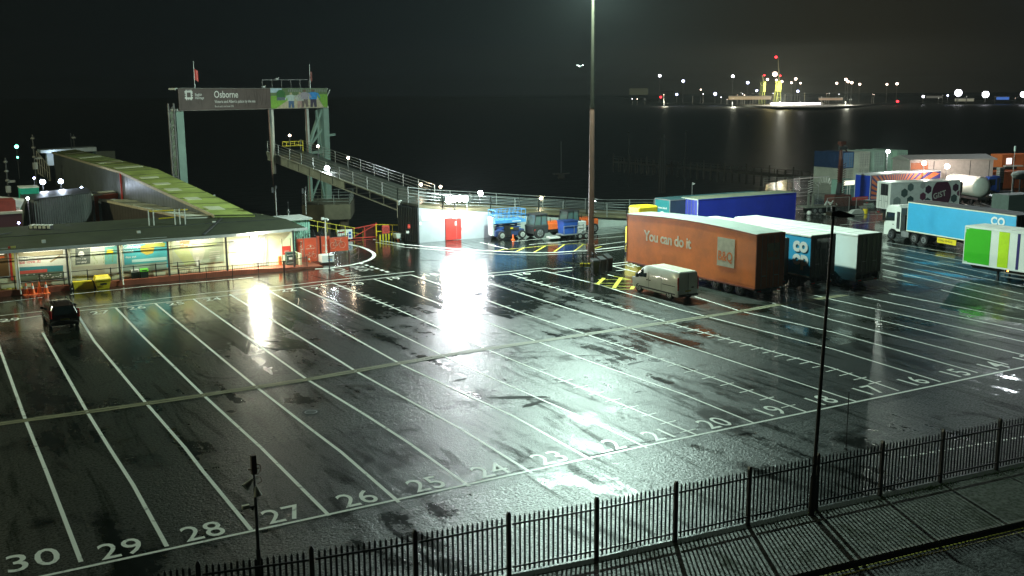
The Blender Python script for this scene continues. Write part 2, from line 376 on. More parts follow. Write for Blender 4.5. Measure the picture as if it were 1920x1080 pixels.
struct(b.build('lane_lines'))
b = MB(WHITEP)
ribbon(b, [(0.5,0.05),(7.7,0),(30,0),(52,-0.35),(60,-0.5)], 0.15, 0.0135)
ribbon(b, px([(-60,609),(0,603),(78,592),(150,583),(217,577),(363,561),(480,549),(562,539),(623,531),(702,523),(771,515.5),(954,514.2),(1015,507)][:11]), 0.13, 0.0135)
ribbon(b, px([(880,521),(940,515.2),(954,514.2),(1015,507.4)]), 0.12, 0.0135)
ribbon(b, px([(-60,598),(0,592),(80,583.5),(240,567),(385,550),(540,535),(678,519.5),(777,509),(900,513),(940,510.5),(1024,502),(1037,504.7),(1078,501)][:8]), 0.12)
ribbon(b, px([(880,515.5),(940,510.5),(1024,502),(1037,504.7),(1078,501)]), 0.12)
ribbon(b, px([(-60,574),(0,567.5),(80,557.5)]), 0.12); ribbon(b, px([(132,552),(275,537),(397,527),(475,520)]), 0.12)
ribbon(b, px([(1032,512),(1075,506.6)]), 0.1)
ribbon(b, px([(590.6,504.6),(618.7,503),(660,496.7),(680,492),(691.7,488),(699,483.5),(702,479),(700.5,475),(696,471.7),(688,467.5),(677,463),(654,458)]), 0.34, 0.0135)
for i in range(6):
    t = i/6; p = (675+58*t, 493.5+18.5*t); q = (675+58*(t+0.09), 493.5+18.5*(t+0.09)); ribbon(b, px([p, q]), 0.3)
cur = [(700,449),(760,458.7),(830,465),(885,469),(918.7,470.6),(962.5,472.5),(1000,473.7),(1037.5,473.7),(1075,471),(1105,469.4),(1137.5,466),(1172,462)]
ribbon(b, px(cur), 0.22, 0.0135)
ribbon(b, px([(704,454),(760,463.7),(860,472),(950,477.5),(1012,478.5),(1062,476),(1137,470.6),(1172,466)]), 0.10)
for L in ([(960,453),(1040,445.6)],[(992,458.7),(1105,448.7),(1170,443)],[(900,454.4),(952.5,467)],[(1110,441),(1172,435)],[(1110,461),(1172,453)],[(1110,430),(1170,425)],
          [(1139,499.5),(1222,491)],[(1139,495.6),(1206,488)],[(1150,499.6),(1192,510)],[(1139.5,515),(1151,518)],[(1205,534),(1216,539)],[(1155,508),(1180,505)]): ribbon(b, px(L), 0.12)
# lines on the quay beyond the trailers
for L in ([(1500,401),(1560,402)],[(1585,403),(1650,402),(1690,400)],[(1575,422),(1650,415.5)],[(1592,411),(1616,417)],[(1560,393),(1640,398)],[(1808,382),(1864,389)],[(1799,379),(1815,385)],[(1824,375),(1864,389)],[(1490,392),(1600,396)]): ribbon(b, px(L), 0.16)
ribbon(b, px([(1690,858),(1925,818)]), 0.14, dash=(0.28,0.22))
struct(b.build('boundary_lines'))
b = MB(WHITEP)
def ticks(p, q, n, w=0.9, t0=0.0, t1=1.0, m=None):
    a, c = G(*p), G(*q)
    for i in range(n):
        t = t0+(t1-t0)*i/(n-1); o = a+(c-a)*t; ribbon(b, [(o.x-w/2, o.y-0.02), (o.x+w/2, o.y+0.02)], 0.09, 0.0135, m)
ticks((640,537),(740,578), 10, .9); ticks((757,585),(1047,709), 12, .9, m=WORNP); ticks((1060,714),(1290,808), 8, .95)
ticks((896,557),(1135,640), 9, .9, m=WORNP); ticks((1150,644),(1478,762), 11, .95)
ticks((980,521),(1280,613), 18, .95); ticks((1300,619),(1640,718), 16, 1.0)
struct(b.build('tick_marks'))
b = MB(YELLP)
ribbon(b, px([(927.5,470),(980,465),(1025,460.6),(1087.5,456),(1098,459),(1106,462)]), 0.13)
for p, q in (((967,472),(982,465)),((1000.6,473.5),(1023,461)),((1039,472),(1059,458)),((1077,470.5),(1095,457.5)),((936,470),(945,467)),((1112,467),(1128,462))): ribbon(b, px([p,q]), 0.18)
for p, q, w in (((1120,533),(1132.5,521.5),.3),((1151,540),(1165,520),.32),((1151,518),(1183,525),.14),((1115,531),(1182.6,531),.1),((1132,536),(1182,537),.12),((1121.5,524),(1182.6,524.6),.1),((1150,542),(1184,542.6),.14),((1184,542.6),(1187,537),.3),((1104,529),(1154,542.6),.1)): ribbon(b, px([p,q]), w)
struct(b.build('hatched_markings'))
# lane numbers at both ends of the lanes
U = [7.72,10.38,13.11,15.89,18.59,21.44,24.21,27.06,29.88,32.75,36.18,39.52,42.87,46.16,49.39,52.57,55.35,58.6]
b = MB(WHITEP)
nums = list(range(29, 12, -1))
for i, nn_ in enumerate(nums):
    w = U[i+1]-U[i]; s_ = 1.85 if nn_ >= 20 else 1.9
    txt = str(nn_); c0 = U[i]+w*0.47+min(.25, .09*max(0, i-1))
    yo = 0.25 - max(0, (c0-46))*0.03
    b.text(txt, (c0, yo, 0.012), (0.76,0,0), (0.0,1.0,0), s_, align='CENTER', bold=0.005, spacing=1.05, lift=0.0)
b.text('30', (6.35,0.80,0.012), (0.86,0,0), (0,1,0), 1.95, align='CENTER', bold=0.005, spacing=1.05, lift=0.0)
for nn_, (x, y) in ((30,(-28,605)),(29,(20,602)),(27,(189,588)),(26,(258,579)),(25,(332,571)),(24,(401,563)),(22,(542,546)),(21,(603,541)),(20,(671,533.5)),(19,(741,524)),(18,(811,516.5)),(17,(921,520)),(16,(985,515)),(15,(1193,500))):
    p = G(x, y); b.text(str(nn_), (p.x, p.y-0.1, 0.012), (0.85,0,0), (0,1,0), 1.5, align='CENTER', bold=0.0, lift=0.0)
p = G(655, 500); ux = (G(700,516)-G(660,500)).normalized(); uy = Vector((-ux.y, ux.x, 0))
b.text('BUS', p, ux, uy, 1.7, WORNP, bold=0.02, lift=0.012)
b.text('ONLY', p-uy*2.0+ux*.4, ux, uy, 1.7, WORNP, bold=0.02, lift=0.012)
struct(b.build('lane_numbers'))
# concrete strip across the yard (two courses), worn edge
b = MB(CONCS); mp_ = [(-60,803),(0,795),(163,773),(378,742),(575,712),(860,662),(1100,627),(1187,614),(1370,587),(1480,568),(1640,546)]
cp = px(mp_); rr = random.Random(5)
for off, w in ((-.16, .27), (.16, .27)):
    pts = []
    for a, c in zip(cp[:-1], cp[1:]):
        for k in range(6):
            q = a+(c-a)*(k/6); pts.append((q.x, q.y+off+rr.uniform(-.03,.03)))
    pts.append((cp[-1].x, cp[-1].y+off)); ribbon(b, pts, w, 0.017)
struct(b.build('concrete_channel'))
# manhole covers and repaired cut-outs
dk = mat('tar_black', (0.012,0.012,0.012), 0.75); b = MB(dk)
def disc(b, c, r, z, sx=1.0, n=20, m=None): b.add([(c.x+r*sx*math.cos(2*math.pi*i/n), c.y+r*math.sin(2*math.pi*i/n), z) for i in range(n)], [tuple(range(n))], m)
for p, r in (((1227,675),.38),((583,773),.42),((1550,590),.3),((655,683),.0)):
    if r: c = G(*p); disc(b, c, r, .010); disc(b, c, r*.72, .014, m=GREY); disc(b, c, r*.6, .018, m=dk)
struct(b.build('manhole_covers'))
b = MB(dk)
rr = random.Random(11)
def crack(p, q, n=14, w=.035, amp=.1, m=None):
    a, c = G(*p), G(*q); pts = [(a+(c-a)*(i/n))+Vector((rr.uniform(-amp,amp), rr.uniform(-amp,amp), 0)) for i in range(n+1)]; ribbon(b, pts, w, .0065, m)
crack((1150,843),(1213,829),10,.10,.05); crack((880,905),(1000,876),12,.09,.05); crack((1100,858),(1180,838),8,.12,.04); crack((1315,800),(1215,830),8,.08,.04)
crack((475,706),(640,675)); crack((490,692),(560,680)); crack((430,575),(620,560),12,.03,.2); crack((150,635),(420,600),16,.03,.2); crack((1840,755),(1925,790),10,.05,.1)
crack((820,760),(1010,700),10,.03,.15); crack((1830,640),(1920,625),6); crack((690,640),(860,600),10,.03,.2)
struct(b.build('surface_cracks'))
# long dark scuffs and spillages on the yard: irregular stains
b = MB(mat('oil_stain', (0.013,0.014,0.014), 0.72, 0, 0.3, 3.0, 0.4, 0.15))
def stain(c, L, W_, ang, n=26, rag=.35, z=.0082):
    pts = []
    for i in range(n):
        t = 2*math.pi*i/n; k = 1+rr.uniform(-rag, rag); x, y = L/2*math.cos(t)*k, W_/2*math.sin(t)*k
        pts.append((c.x+x*math.cos(ang)-y*math.sin(ang), c.y+x*math.sin(ang)+y*math.cos(ang), z))
    b.add(pts, [tuple(range(n))])
for p, L, W_, a in (((975,745),2.8,.35,-.5),((1000,757),1.6,.4,.2),((862,712),.9,.2,.1),((1190,681),1.3,.16,.1),((895,552),1.6,.35,0),((1197,735),.5,.12,.1),((788,723),.6,.1,.2),((935,590),3.0,.14,-.6),((720,625),2.4,.1,-.6),((300,670),1.0,.3,.1),((520,655),1.6,.22,-.8),((505,640),1.4,.18,-.8),((1000,660),2.5,.12,-.5),((1092,667),2.4,.12,-.5)): stain(G(*p), L, W_, a)
struct(b.build('oil_stains'))
# ================================================================== LIT LAMPS (masts first)
def bulbs(b, c, r, m, n=8): b.sph(c, r, m, n)
t = thing('high_mast_light', 'tall brown lighting mast rising from the dark bins beside the hatched bay', 'light mast', (56.02, 41.89, 0))
b = MB(TARM_C); b.cyl((0,0,0),(0,0,13.6), .27, .21, 16); b.cyl((0,0,0),(0,0,1.6), .33, .33, 16); b.build('mast_base_section', t, True)
b = MB(mat('mast_olive',(0.006,0.0055,0.003),.9,.0,.3,2.0,0,.08)); b.cyl((0,0,13.6),(0,0,24.4), .18, .11, 16); b.cyl((0,0,13.5),(0,0,13.75), .24, .24, 16); b.build('mast_top_section', t, True)
b = MB(DGREY)
for i in range(8): a = i*math.pi/4; b.bar((0,0,24.3),(1.3*math.cos(a),1.3*math.sin(a),24.2),.08)
b.build('lamp_ring', t)
for i in range(6):
    a = i*math.pi/3; b = MB(DGREY); b.box(-.3,.3,-.2,.2,-.1,.12, DGREY); b.box(-.27,.27,-.17,.17,-.12,-.101, E_COOL)
    o = b.build('floodlight', t); o.location = (1.35*math.cos(a), 1.35*math.sin(a), 24.1); o.rotation_euler = (0, 0.35, a)
light('mast_lamp', (-1.2,-2.0,24.0), 84000, (0.72,1.0,0.87), 0.35, t)
t = thing('high_mast_light', 'dark thin lighting mast at the far right edge behind the trailers', 'light mast', (156.0, 67.6, 0))
b = MB(DGREY); b.cyl((0,0,0),(0,0,32), .16, .10, 12); b.build('mast_pole', t, True)
b = MB(DGREY); b.box(-1.2,1.2,-.3,.3,31.6,31.9,DGREY); b.box(-1.1,1.1,-.25,.25,31.57,31.599,E_COOL); b.build('floodlight', t)
light('mast_lamp', (0,-.5,31.2), 10000, (0.88,0.96,1.0), 0.5, t)
# ================================================================== FENCE, POLES AND CAMERAS AT THE NEAR SIDE
fm = mat('fence_black', (0.020, 0.016, 0.024), 0.4, 0.2, 0.3)
t = thing('palisade_fence', 'long black steel palisade fence running along the pavement kerb', 'fence', (9.9, fence_y(9.9), 0.12)); FX0, FY0 = 9.9, fence_y(9.9)
ang = math.atan(-0.060); ca, sa = math.cos(ang), math.sin(ang); sp = 3.006
def fl(u, z, off=0.0): return (u*.997, fence_y(FX0+u*.997)-FY0+off, z)
for i in range(-1, 18):
    u0 = i*sp
    b = MB(fm)
    b.prism([(-.066,0),(.066,0),(.066,2.02),(.025,2.12),(-.025,2.12),(-.066,2.02)], -.05, .05)
    o = b.build('fence_post', t); o.location = fl(u0, 0); o.rotation_euler = (0,0,math.atan2(fence_y(FX0+u0+1)-fence_y(FX0+u0-1), 2))
    b = MB(fm)
    for z in (.32, 1.72): b.bar(fl(u0+.09, z, -.05), fl(u0+sp-.09, z, -.05), .04, .06)
    for k in range(17):
        u = u0+.14+(k+.5)*(sp-.28)/17; d = .033
        tip = 1.98+.015*math.sin(u*7)
        prof = [(u-d,.10),(u,.10),(u+d,.10),(u+d,tip-.09),(u+d*.9,tip-.05),(u+.012,tip-.05),(u,tip+.02),(u-.012,tip-.05),(u-d*.9,tip-.05),(u-d,tip-.09)]
        b.rings([[fl(x, z, .022-abs(x-u)*.5) for x, z in prof], [fl(x, z, .030-abs(x-u)*.5) for x, z in prof]], fm)
    b.build('palisade_panel', t)
# slim post with loudspeakers and camera (bottom left)
cb = G(487, 1079); cb = Vector((12.36,-3.43,0))
t = thing('camera_pole', 'slim pole carrying two loudspeakers and a camera in front of number 27', 'camera pole', cb)
b = MB(DGREY); b.cyl((0,0,0),(0,0,2.9), .055, .05, 10); b.cyl((0,0,2.9),(0,0,3.95), .035, .035, 8); b.cyl((0,0,0),(0,0,.9),.075,.075,10); b.build('pole', t, True)
b = MB(mat('rusty_box', (0.10,0.06,0.045), .7)); b.box(-.08,.08,-.07,.07,3.35,3.95); b.box(-.16,.16,-.03,.03,3.5,3.53)
b.tube([(.08,0,3.65),(.2,0,3.6),(.22,0,3.42),(.1,0,3.3)], .012, 5); b.tube([(.05,0,3.25),(.2,0,3.2),(.22,0,3.06),(.08,0,3.0)], .012, 5); b.build('cable_bracket', t)
sm = mat('horn_cream', (0.62,0.60,0.48), .5)
for (p0, p1, r1) in (((-.05,-.02,3.2),(-.33,-.1,3.0),.13), ((.02,-.05,2.95),(.06,-.12,2.66),.13)):
    b = MB(sm); b.cyl(p0, p1, .03, r1, 14); o = b.build('loudspeaker', t, True)
b = MB(sm); b.box(-.42,-.2,-.06,.06,2.28,2.40); b.box(-.2,-.03,-.035,.035,2.28,2.34, DGREY); b.cyl((-.1,0,2.2),(-.1,0,2.3),.04,.05,8,DGREY); b.build('camera', t)
# street lamp standing at the fence
t = thing('street_lamp', 'tall dark street lamp standing against the palisade fence', 'street lamp', (30.41, -9.04, .0)); t.rotation_euler = (0, math.radians(1.9), 0)
pb_ = mat('lamp_post_paint', (0.035,0.028,0.026), .45, .2)
b = MB(pb_); b.cyl((0,0,0),(0,0,1.5), .12, .11, 14); b.cyl((0,0,1.5),(0,0,1.62), .11, .075, 14); b.cyl((0,0,1.62),(0,0,10.7), .075, .045, 12); b.build('pole', t, True)
b = MB(pb_); b.box(-.05,.05,-.125,-.10,.35,1.0); b.build('access_door', t)
b = MB(mat('lamp_head_black',(0.02,0.02,0.02),.4)); b.rings([[( -.22,-.12,10.68),(-.22,.12,10.68),(-.22,.12,10.8),(-.22,-.12,10.8)],[(.1,-.17,10.62),(.1,.17,10.62),(.1,.15,10.86),(.1,-.15,10.86)],[(.75,-.14,10.6),(.75,.14,10.6),(.75,.10,10.72),(.75,-.10,10.72)],[(1.0,-.05,10.6),(1.0,.05,10.6),(1.0,.04,10.64),(1.0,-.04,10.64)]])
b.cyl((-.02,0,10.55),(-.02,0,10.98), .07, .07, 10); o = b.build('lamp_head', t)
t = thing('marker_post', 'thin bare steel post in the yard right of the street lamp', 'post', G(1586,842))
b = MB(DGREY); b.cyl((0,0,0),(0,0,2.5), .022, .018, 8); b.build('post', t, True)
b = MB(DGREY); b.cyl((0,0,0),(0,0,.06), .07, .07, 8); b.build('base_plate', t, True)
# ================================================================== TERMINAL BUILDING
BY = 52.4                                      # front wall plane
t = thing('terminal_building', 'long low terminal building with dark felt roof and lit poster windows', 'terminal building', (0, BY, 0))
CREAM = mat('cream_wall', (0.64,0.66,0.44), .6, 0, .15, .8); FELT = mat('roof_felt_green', (0.026,0.034,0.015), .75, 0, .45, .7, .5)  # felt is dark green, tone varies at random
PLINTH = mat('plinth_orange', (0.22,0.06,0.03), .6, 0, .3, 1.0)
def lw(px_, py_, Y=BY): p = PY(px_, py_, Y); return p.x, p.z
XL, XR = 2.0, 33.0
xb = lambda p_: PY(p_, 500, BY).x
x_cols = [PY(30,500,51.9).x, PY(127,500,51.9).x, PY(224,500,51.9).x, PY(317,500,51.9).x, PY(426,500,51.9).x, PY(552,500,51.9).x]
b = MB(CREAM); b.box(-12, x_cols[4]+.3, 0.0, .22, .45, 3.3); b.box(x_cols[4]+.3, XR, 2.2, 2.4, 0.1, 3.3); b.box(x_cols[4]+.1, x_cols[4]+.3, .23, 2.2, .1, 3.3); b.box(XR-.2, XR, .3, 2.2, .1, 1.2)
b.box(XR-.2, XR, 2.4, 11, 0.1, 3.3); b.box(-12, XR, 11.05, 11.25, 0, 3.6); b.box(XL-14.2, XL-14, 0,11,0,3.4); b.build('wall', t)
b = MB(PLINTH); b.box(-12, x_cols[4]+1, -.62, -.05, 0, .42); b.rings([[(x_cols[4]+1,-.62,0),(XR+1.5,-.9,0),(XR+1.5,2.1,0),(x_cols[4]+1,-.05,0)],[(x_cols[4]+1,-.62,.42),(XR+1.5,-.9,.14),(XR+1.5,2.1,.14),(x_cols[4]+1,-.05,.42)]]); b.build('plinth', t)
zf = 3.38
b = MB(FELT)
b.rings([[(-12,-1.0,zf),(27.0,-1.0,zf),(33.4,-.2,zf),(33.4,5.5,zf+.2),(31.8,11.6,zf+.35),(-12,11.6,zf+.35)], [(-12,-1.0,zf+.12),(27.0,-1.0,zf+.12),(33.4,-.2,zf+.12),(33.4,5.5,zf+.32),(31.8,11.6,zf+.47),(-12,11.6,zf+.47)]])
ro = b.build('roof', t)
b = MB(LGREY); b.bar((-12,-1.05,zf+.03),(27.0,-1.05,zf+.03),.06,.22); b.bar((27.02,-1.05,zf+.03),(33.45,-.25,zf+.03),.06,.22); b.build('fascia', ro)
b = MB(DGREY)
for x0, x1 in ((-2,4.5),(4.5,11)): b.bar((x0,4,zf+.35),(x1,7.5,zf+.45),.12,.06)
b.bar((24.5,-.6,zf+.2),(29.5,11,zf+.52),.2,.05); b.bar((-12,6.0,zf+.33),(33,5.6,zf+.33),.08,.06); b.build('roof_seam', ro)
for (x, y) in ((27,6.2),(20,3),(12.6,1.4),(6.4,6.0)):
    b = MB(OFFW); b.box(x,x+.28,y,y+.22,zf+.18,zf+.42); b.build('roof_vent', ro)
for i, x in enumerate(x_cols):
    mm = OFFW if i in (0,1,2) else DGREY
    b = MB(DGREY if i != 0 else OFFW); b.box(x-.07,x+.07,-.58,-.44,.02 if i>3 else .42,zf); b.build('column', t)
    if i in (0,1,2):
        b = MB(OFFW); b.tube([(x+.14,-.9,zf),(x+.14,-.72,zf-.25),(x+.14,-.72,.5),(x+.14,-.85,.1)], .05, 8); b.build('downpipe', t, True)
# window bays filled with posters
PC = lambda n_, c: mat('poster_'+n_, c, .45, 0, .12, 1.5)
def bay(px0, px1, py0, py1, pm, frame=LGREY):
    x0, z1 = lw(px0, py0); x1, _ = lw(px1, py0); _, z0 = lw(px0, py1)
    b = MB(frame); b.box(x0,x1,-.06,0,z0,z1); o = b.build('window', t)
    q = MB(pm); q.box(x0+.07,x1-.07,-.075,-.061,z0+.07,z1-.07); p = q.build('poster', o)
    return x0, x1, z0, z1, o
def wtext(b, s_, px_, py_, size, m, align='LEFT', bold=0.0, dy=-.082): x, z = lw(px_, py_); b.text(s_, (x, dy, z), (1,0,0), (0,0,1), size, m, align, bold, lift=.002)
def patch(b, pts, m, dy=-.08): q = [lw(*p) for p in pts]; b.slab([(x, dy, z) for x, z in q], (0,.004,0), m)
# bay 1: brown shutter at the far left
x0,x1,z0,z1,o = bay(-60, 15, 470, 525, PC('brown', (.20,.12,.05)))
b = MB(ORANGE); patch(b, [(-20,482),(8,480),(8,483),(-20,485)], ORANGE); b.box(x1+.02,x1+.18,-.07,0,z0-.3,z1+.1,RED); b.box(x1+.2,x1+.55,-.06,0,z0-.3,z1+.1,PC('y',(.55,.5,.15))); b.build('poster_graphic', o)
# bay 2: white poster with red headline and a band of sea
x0,x1,z0,z1,o = bay(31, 123, 471, 531, PC('white', (.62,.64,.58)))
b = MB(); patch(b, [(33,473),(118,466),(118,478),(33,481)], PC('tan',(.30,.26,.17))); patch(b, [(33,501),(118,497),(118,508),(33,512)], PC('teal',(.05,.22,.26)))
patch(b, [(37,508),(88,504),(88,510),(37,514)], PC('red',(.55,.10,.08)), -.086); patch(b, [(33,512),(118,508),(118,521),(33,529)], PC('dark',(.12,.15,.10)))
rr = random.Random(2)
for k in range(26): x = rr.uniform(46,115); y = 514+rr.uniform(0,8)-(x-46)*.04; patch(b, [(x,y),(x+3,y),(x+3,y+1.2),(x,y+1.2)], WHITE, -.086)
patch(b, [(93,490),(112,478),(113,480),(95,492)], PC('tan2',(.35,.25,.15)), -.086)
wtext(b, '£299 per month', 34, 487, .33, PC('grey',(.35,.36,.37))); wtext(b, 'Isle love it!', 34, 495, .36, PC('red2',(.50,.04,.06)), bold=.01); b.build('poster_graphic', o)
# bay 3: dark notice board and pale coastal poster
x0,x1,z0,z1,o = bay(131, 221, 460, 519, PC('pale', (.48,.52,.42)))
b = MB(); patch(b, [(141,465),(169,463),(169,494),(141,497)], PC('slate',(.10,.12,.11)))
c = lw(152,476); b.add([(c[0]+.22*math.cos(i*.524), -.084, c[1]+.22*math.sin(i*.524)) for i in range(12)], [tuple(range(12))], WHITE)
wtext(b, 'Leave a tip', 142, 487, .17, WHITE); wtext(b, 'our gang!', 144, 493, .19, WHITE, bold=.01)
patch(b, [(134,500),(219,494),(219,514),(134,518)], PC('sand',(.40,.40,.33))); patch(b, [(196,462),(219,460),(219,494),(196,496)], PC('seagreen',(.14,.38,.36)), -.081)
for k in range(22): x = rr.uniform(172,214); y = rr.uniform(474,496); h = rr.uniform(4,9); patch(b, [(x,y),(x+1.2,y),(x+rr.uniform(-2,3),y-h)], PC('leaf',(.22,.30,.08)), -.086)
patch(b, [(200,468),(212,467),(212,474),(200,475)], YELLOW, -.087); b.build('poster_graphic', o)
# bay 4: turquoise sea with a golden island
x0,x1,z0,z1,o = bay(228, 313, 450, 510, PC('turq', (.07,.36,.42)))
b = MB(); patch(b, [(262,462),(275,458),(290,461),(287,474),(275,478),(264,473)], PC('gold',(.42,.32,.05))); patch(b, [(268,456),(300,452),(310,456),(308,462),(280,462)], PC('moss',(.35,.40,.08)), -.083)
wtext(b, 'Gallybuys', 231, 466, .34, WHITE, bold=.02); wtext(b, 'Island', 233, 474, .30, WHITE, bold=.02); wtext(b, 'days out', 235, 484, .24, WHITE)
patch(b, [(247,487),(312,481),(312,487),(247,492)], PC('foam',(.45,.70,.70)), -.083); patch(b, [(230,497),(312,490),(312,505),(230,509)], PC('greyg',(.25,.32,.27)), -.083); b.build('poster_graphic', o)
# bay 5: pale green poster with large face-like bust outline
x0,x1,z0,z1,o = bay(319, 419, 447, 499, PC('sage', (.38,.42,.30)), CREAM)
b = MB(); patch(b, [(360,462),(366,456),(376,455),(382,460),(384,470),(381,482),(376,492),(366,492),(361,480)], PC('skin',(.50,.50,.40)))
patch(b, [(336,452),(356,450),(352,462),(338,464)], PC('rust',(.38,.14,.06)), -.083); patch(b, [(367,482),(373,481),(373,497),(368,498)], PC('lightp',(.68,.66,.58)), -.086)
for k in range(6): patch(b, [(326+k*4,470-k*2),(328+k*4,468-k*2),(350+k*3,497-k),(348+k*3,498-k)], PC('stem',(.42,.46,.20)), -.082)
wtext(b, 'Kenya', 338, 462, .36, PC('cream',(.68,.66,.50)), bold=.02); wtext(b, 'summer', 384, 460, .30, PC('lime',(.55,.62,.20)), bold=.01)
for k in range(4): patch(b, [(392,472+k*4),(412,470+k*4),(412,471+k*4),(392,473+k*4)], PC('lightp',(.68,.66,.58)), -.086)
b.build('poster_graphic', o)
# bright recess with hatch and small poster
b = MB(OFFW); xx0, zz1 = lw(428,452,BY+2.1); xx1, zz0 = lw(448,472,BY+2.1); b.box(xx0,xx1,2.12,2.19,zz0,zz1); 
b.box(xx0+.05,xx1-.05,2.10,2.119,zz0+.5,zz1-.1,PC('grey2',(.30,.33,.33))); b.build('notice', t)
b = MB(OFFW)
for k in range(9): x = PY(474+k*3.2, 470, BY+2.1).x; b.box(x,x+.05,2.05,2.19,.2,2.9)
b.build('slatted_door', t)
b = MB(DGREY); b.box(-12,27,-.4,-.36,zf-.6,zf-.55); 
for x in (24.2, 27.8, 30.6): b.box(x-.6,x+.6,.4,.6,zf-.12,zf-.02,DGREY)
b.build('cable_tray', t)
# lamps under the canopy
for i, (x, w_, pw) in enumerate(((8.5,2.5,16),(12.4,2.8,60),(16.2,2.8,66),(19.8,2.8,72),(23.8,3.2,120))):
    b = MB(DGREY); b.box(x-w_/2,x+w_/2,-.93,-.83,zf-.12,zf-.04); b.box(x-w_/2+.03,x+w_/2-.03,-.91,-.85,zf-.135,zf-.121, emat('tube_warm',(1,.95,.72),5)); L = b.build('strip_light', t)
    light('strip_lamp', (x,-.88,zf-.16), pw, (.98,1.0,.72), (w_,.12), t, 'AREA', (x, .3, 0.6))
for x, pw, cc in ((29.2, 900, (1,.97,.78)),):
    b = MB(DGREY); b.box(x-.7,x+.7,.25,.75,zf-.12,zf-.04); b.box(x-.65,x+.65,.3,.7,zf-.135,zf-.121, emat('panel_warm',(1,.97,.82),60)); b.build('ceiling_lamp', t)
    light('ceiling_lamp_light', (x,.5,zf-.17), pw, cc, (1.3,.4), t, 'AREA', (x, -.4, 0))
# entrance wall floodlight that glares on the wet tarmac
b = MB(DGREY); b.box(28.3,28.9,-.75,-.4,zf-.42,zf-.14); b.box(28.35,28.85,-.77,-.751,zf-.40,zf-.16, E_COOL); b.build('wall_floodlight', t)
light('wall_flood', (28.6,-1.2,zf-.3), 900, (1,.97,.76), .4, t)
# ------------------------------------------------------------------ aerial poles on/behind the terminal
def aerial(px_, pyb, pyt, Y, label, kind='camera'):
    p = PY(px_, pyb, Y); q = PY(px_, pyt, Y)
    t = thing('camera_mast', label, 'camera mast', (p.x, Y, max(p.z, 0)))
    h = q.z-max(p.z, 0)
    b = MB(GALV); b.cyl((0,0,0),(0,0,h), .05, .04, 8); b.build('pole', t, True)
    b = MB(LGREY if kind == 'camera' else DGREY)
    if kind == 'camera': b.box(-.22,.10,-.12,.12,h-.25,h); b.sph((.08,0,h-.35), .12)
    elif kind == 'twin': b.box(-.35,-.2,-.1,.1,h-.55,h-.05); b.box(.0,.12,-.1,.1,h-.2,h+.1); b.bar((-.3,0,h-.4),(0,0,h-.45),.05)
    else: b.sph((0,0,h-.25), .17, sc=(1,1,.6)); b.cyl((0,0,h),(0,0,h+.7),.015,.015,6)
    b.build('camera', t)
    return t
aerial(519, 412, 350, 60.0, 'grey camera mast rising from the terminal roof end, left of its neighbour', 'twin')
aerial(574, 402, 352, 66.5, 'grey camera mast beside the concrete pier behind the mint shed', 'twin')
aerial(541, 404, 392, 60.5, 'short pole with a white dome on the terminal roof', 'dome')
# mint coloured shed behind the building end
t = thing('mint_shed', 'small mint green corrugated shed behind the right end of the terminal', 'shed', (33.9, 58.6, 0))
MINT = mat('mint_sheet', (0.30,0.55,0.46), .5, 0, .15, 1.0)
b = MB(MINT)
for k in range(18): b.box(-1.6+k*.2,-1.6+k*.2+.12,-.02,.02,.1,3.4); 
b.box(-1.6,2.0,.021,3.0,.0,3.4); b.build('wall', t)
b = MB(LGREY); b.box(-4.4,2.2,-.25,3.2,3.42,3.56); b.build('roof', t)
b = MB(DGREY); b.tube([(-.2,-.2,1.0),(-.2,-.2,2.9),(.8,-.2,2.9),(.9,-.2,2.3)], .05, 8); b.tube([(.5,-.25,1.0),(.5,-.25,2.6),(1.2,-.25,2.6)], .05, 8); b.build('pipework', t)
# ------------------------------------------------------------------ street furniture in front of the terminal
def guard_rail(x0, y0, x1, y1, n, label, infill=True, h=1.05, m=None):
    m = m or mat('rail_brown', (0.07,0.03,0.02), .5, .2)
    L = math.hypot(x1-x0, y1-y0); t = thing('guard_rail', label, 'guard rail', (x0,y0,0), math.atan2(y1-y0, x1-x0))
    for i in range(n+1):
        b = MB(m); b.box(i*L/n-.035,i*L/n+.035,-.035,.035,0,h+.05); b.build('post', t)
    for i in range(n):
        b = MB(m); a, c = i*L/n+.036, (i+1)*L/n-.036; b.box(a,c,-.025,.025,h-.05,h)
        if infill:
            b.box(a,c,-.02,.02,.14,.18)
            k = int((c-a)/.13)
            for j in range(1, k): x = a+(c-a)*j/k; b.box(x-.009,x+.009,-.009,.009,.181,h-.051)
        else: b.box(a,c,-.02,.02,h*.5,h*.5+.04)
        b.build('rail_panel', t)
    return t
p = [G(337,530), G(387,526), G(436,541), G(483,521), G(529,509), G(576,498)]
a, c = G(337,530), G(532,513); guard_rail(a.x, a.y, c.x, c.y, 4, 'brown pedestrian guard rail in front of the brightly lit entrance')
a, c = G(532,513), G(576,504); guard_rail(a.x+.1, a.y, c.x, c.y, 1, 'short brown guard rail between the entrance and the red cycle hoarding')
a, c = G(618,503), G(655,496); guard_rail(a.x, a.y, c.x, c.y, 1, 'short guard rail below the white camera tower')
a, c = G(655,495), G(672,484); guard_rail(a.x+.05, a.y, c.x, c.y, 1, 'short dark guard rail at the corner inside the white curved line', False)
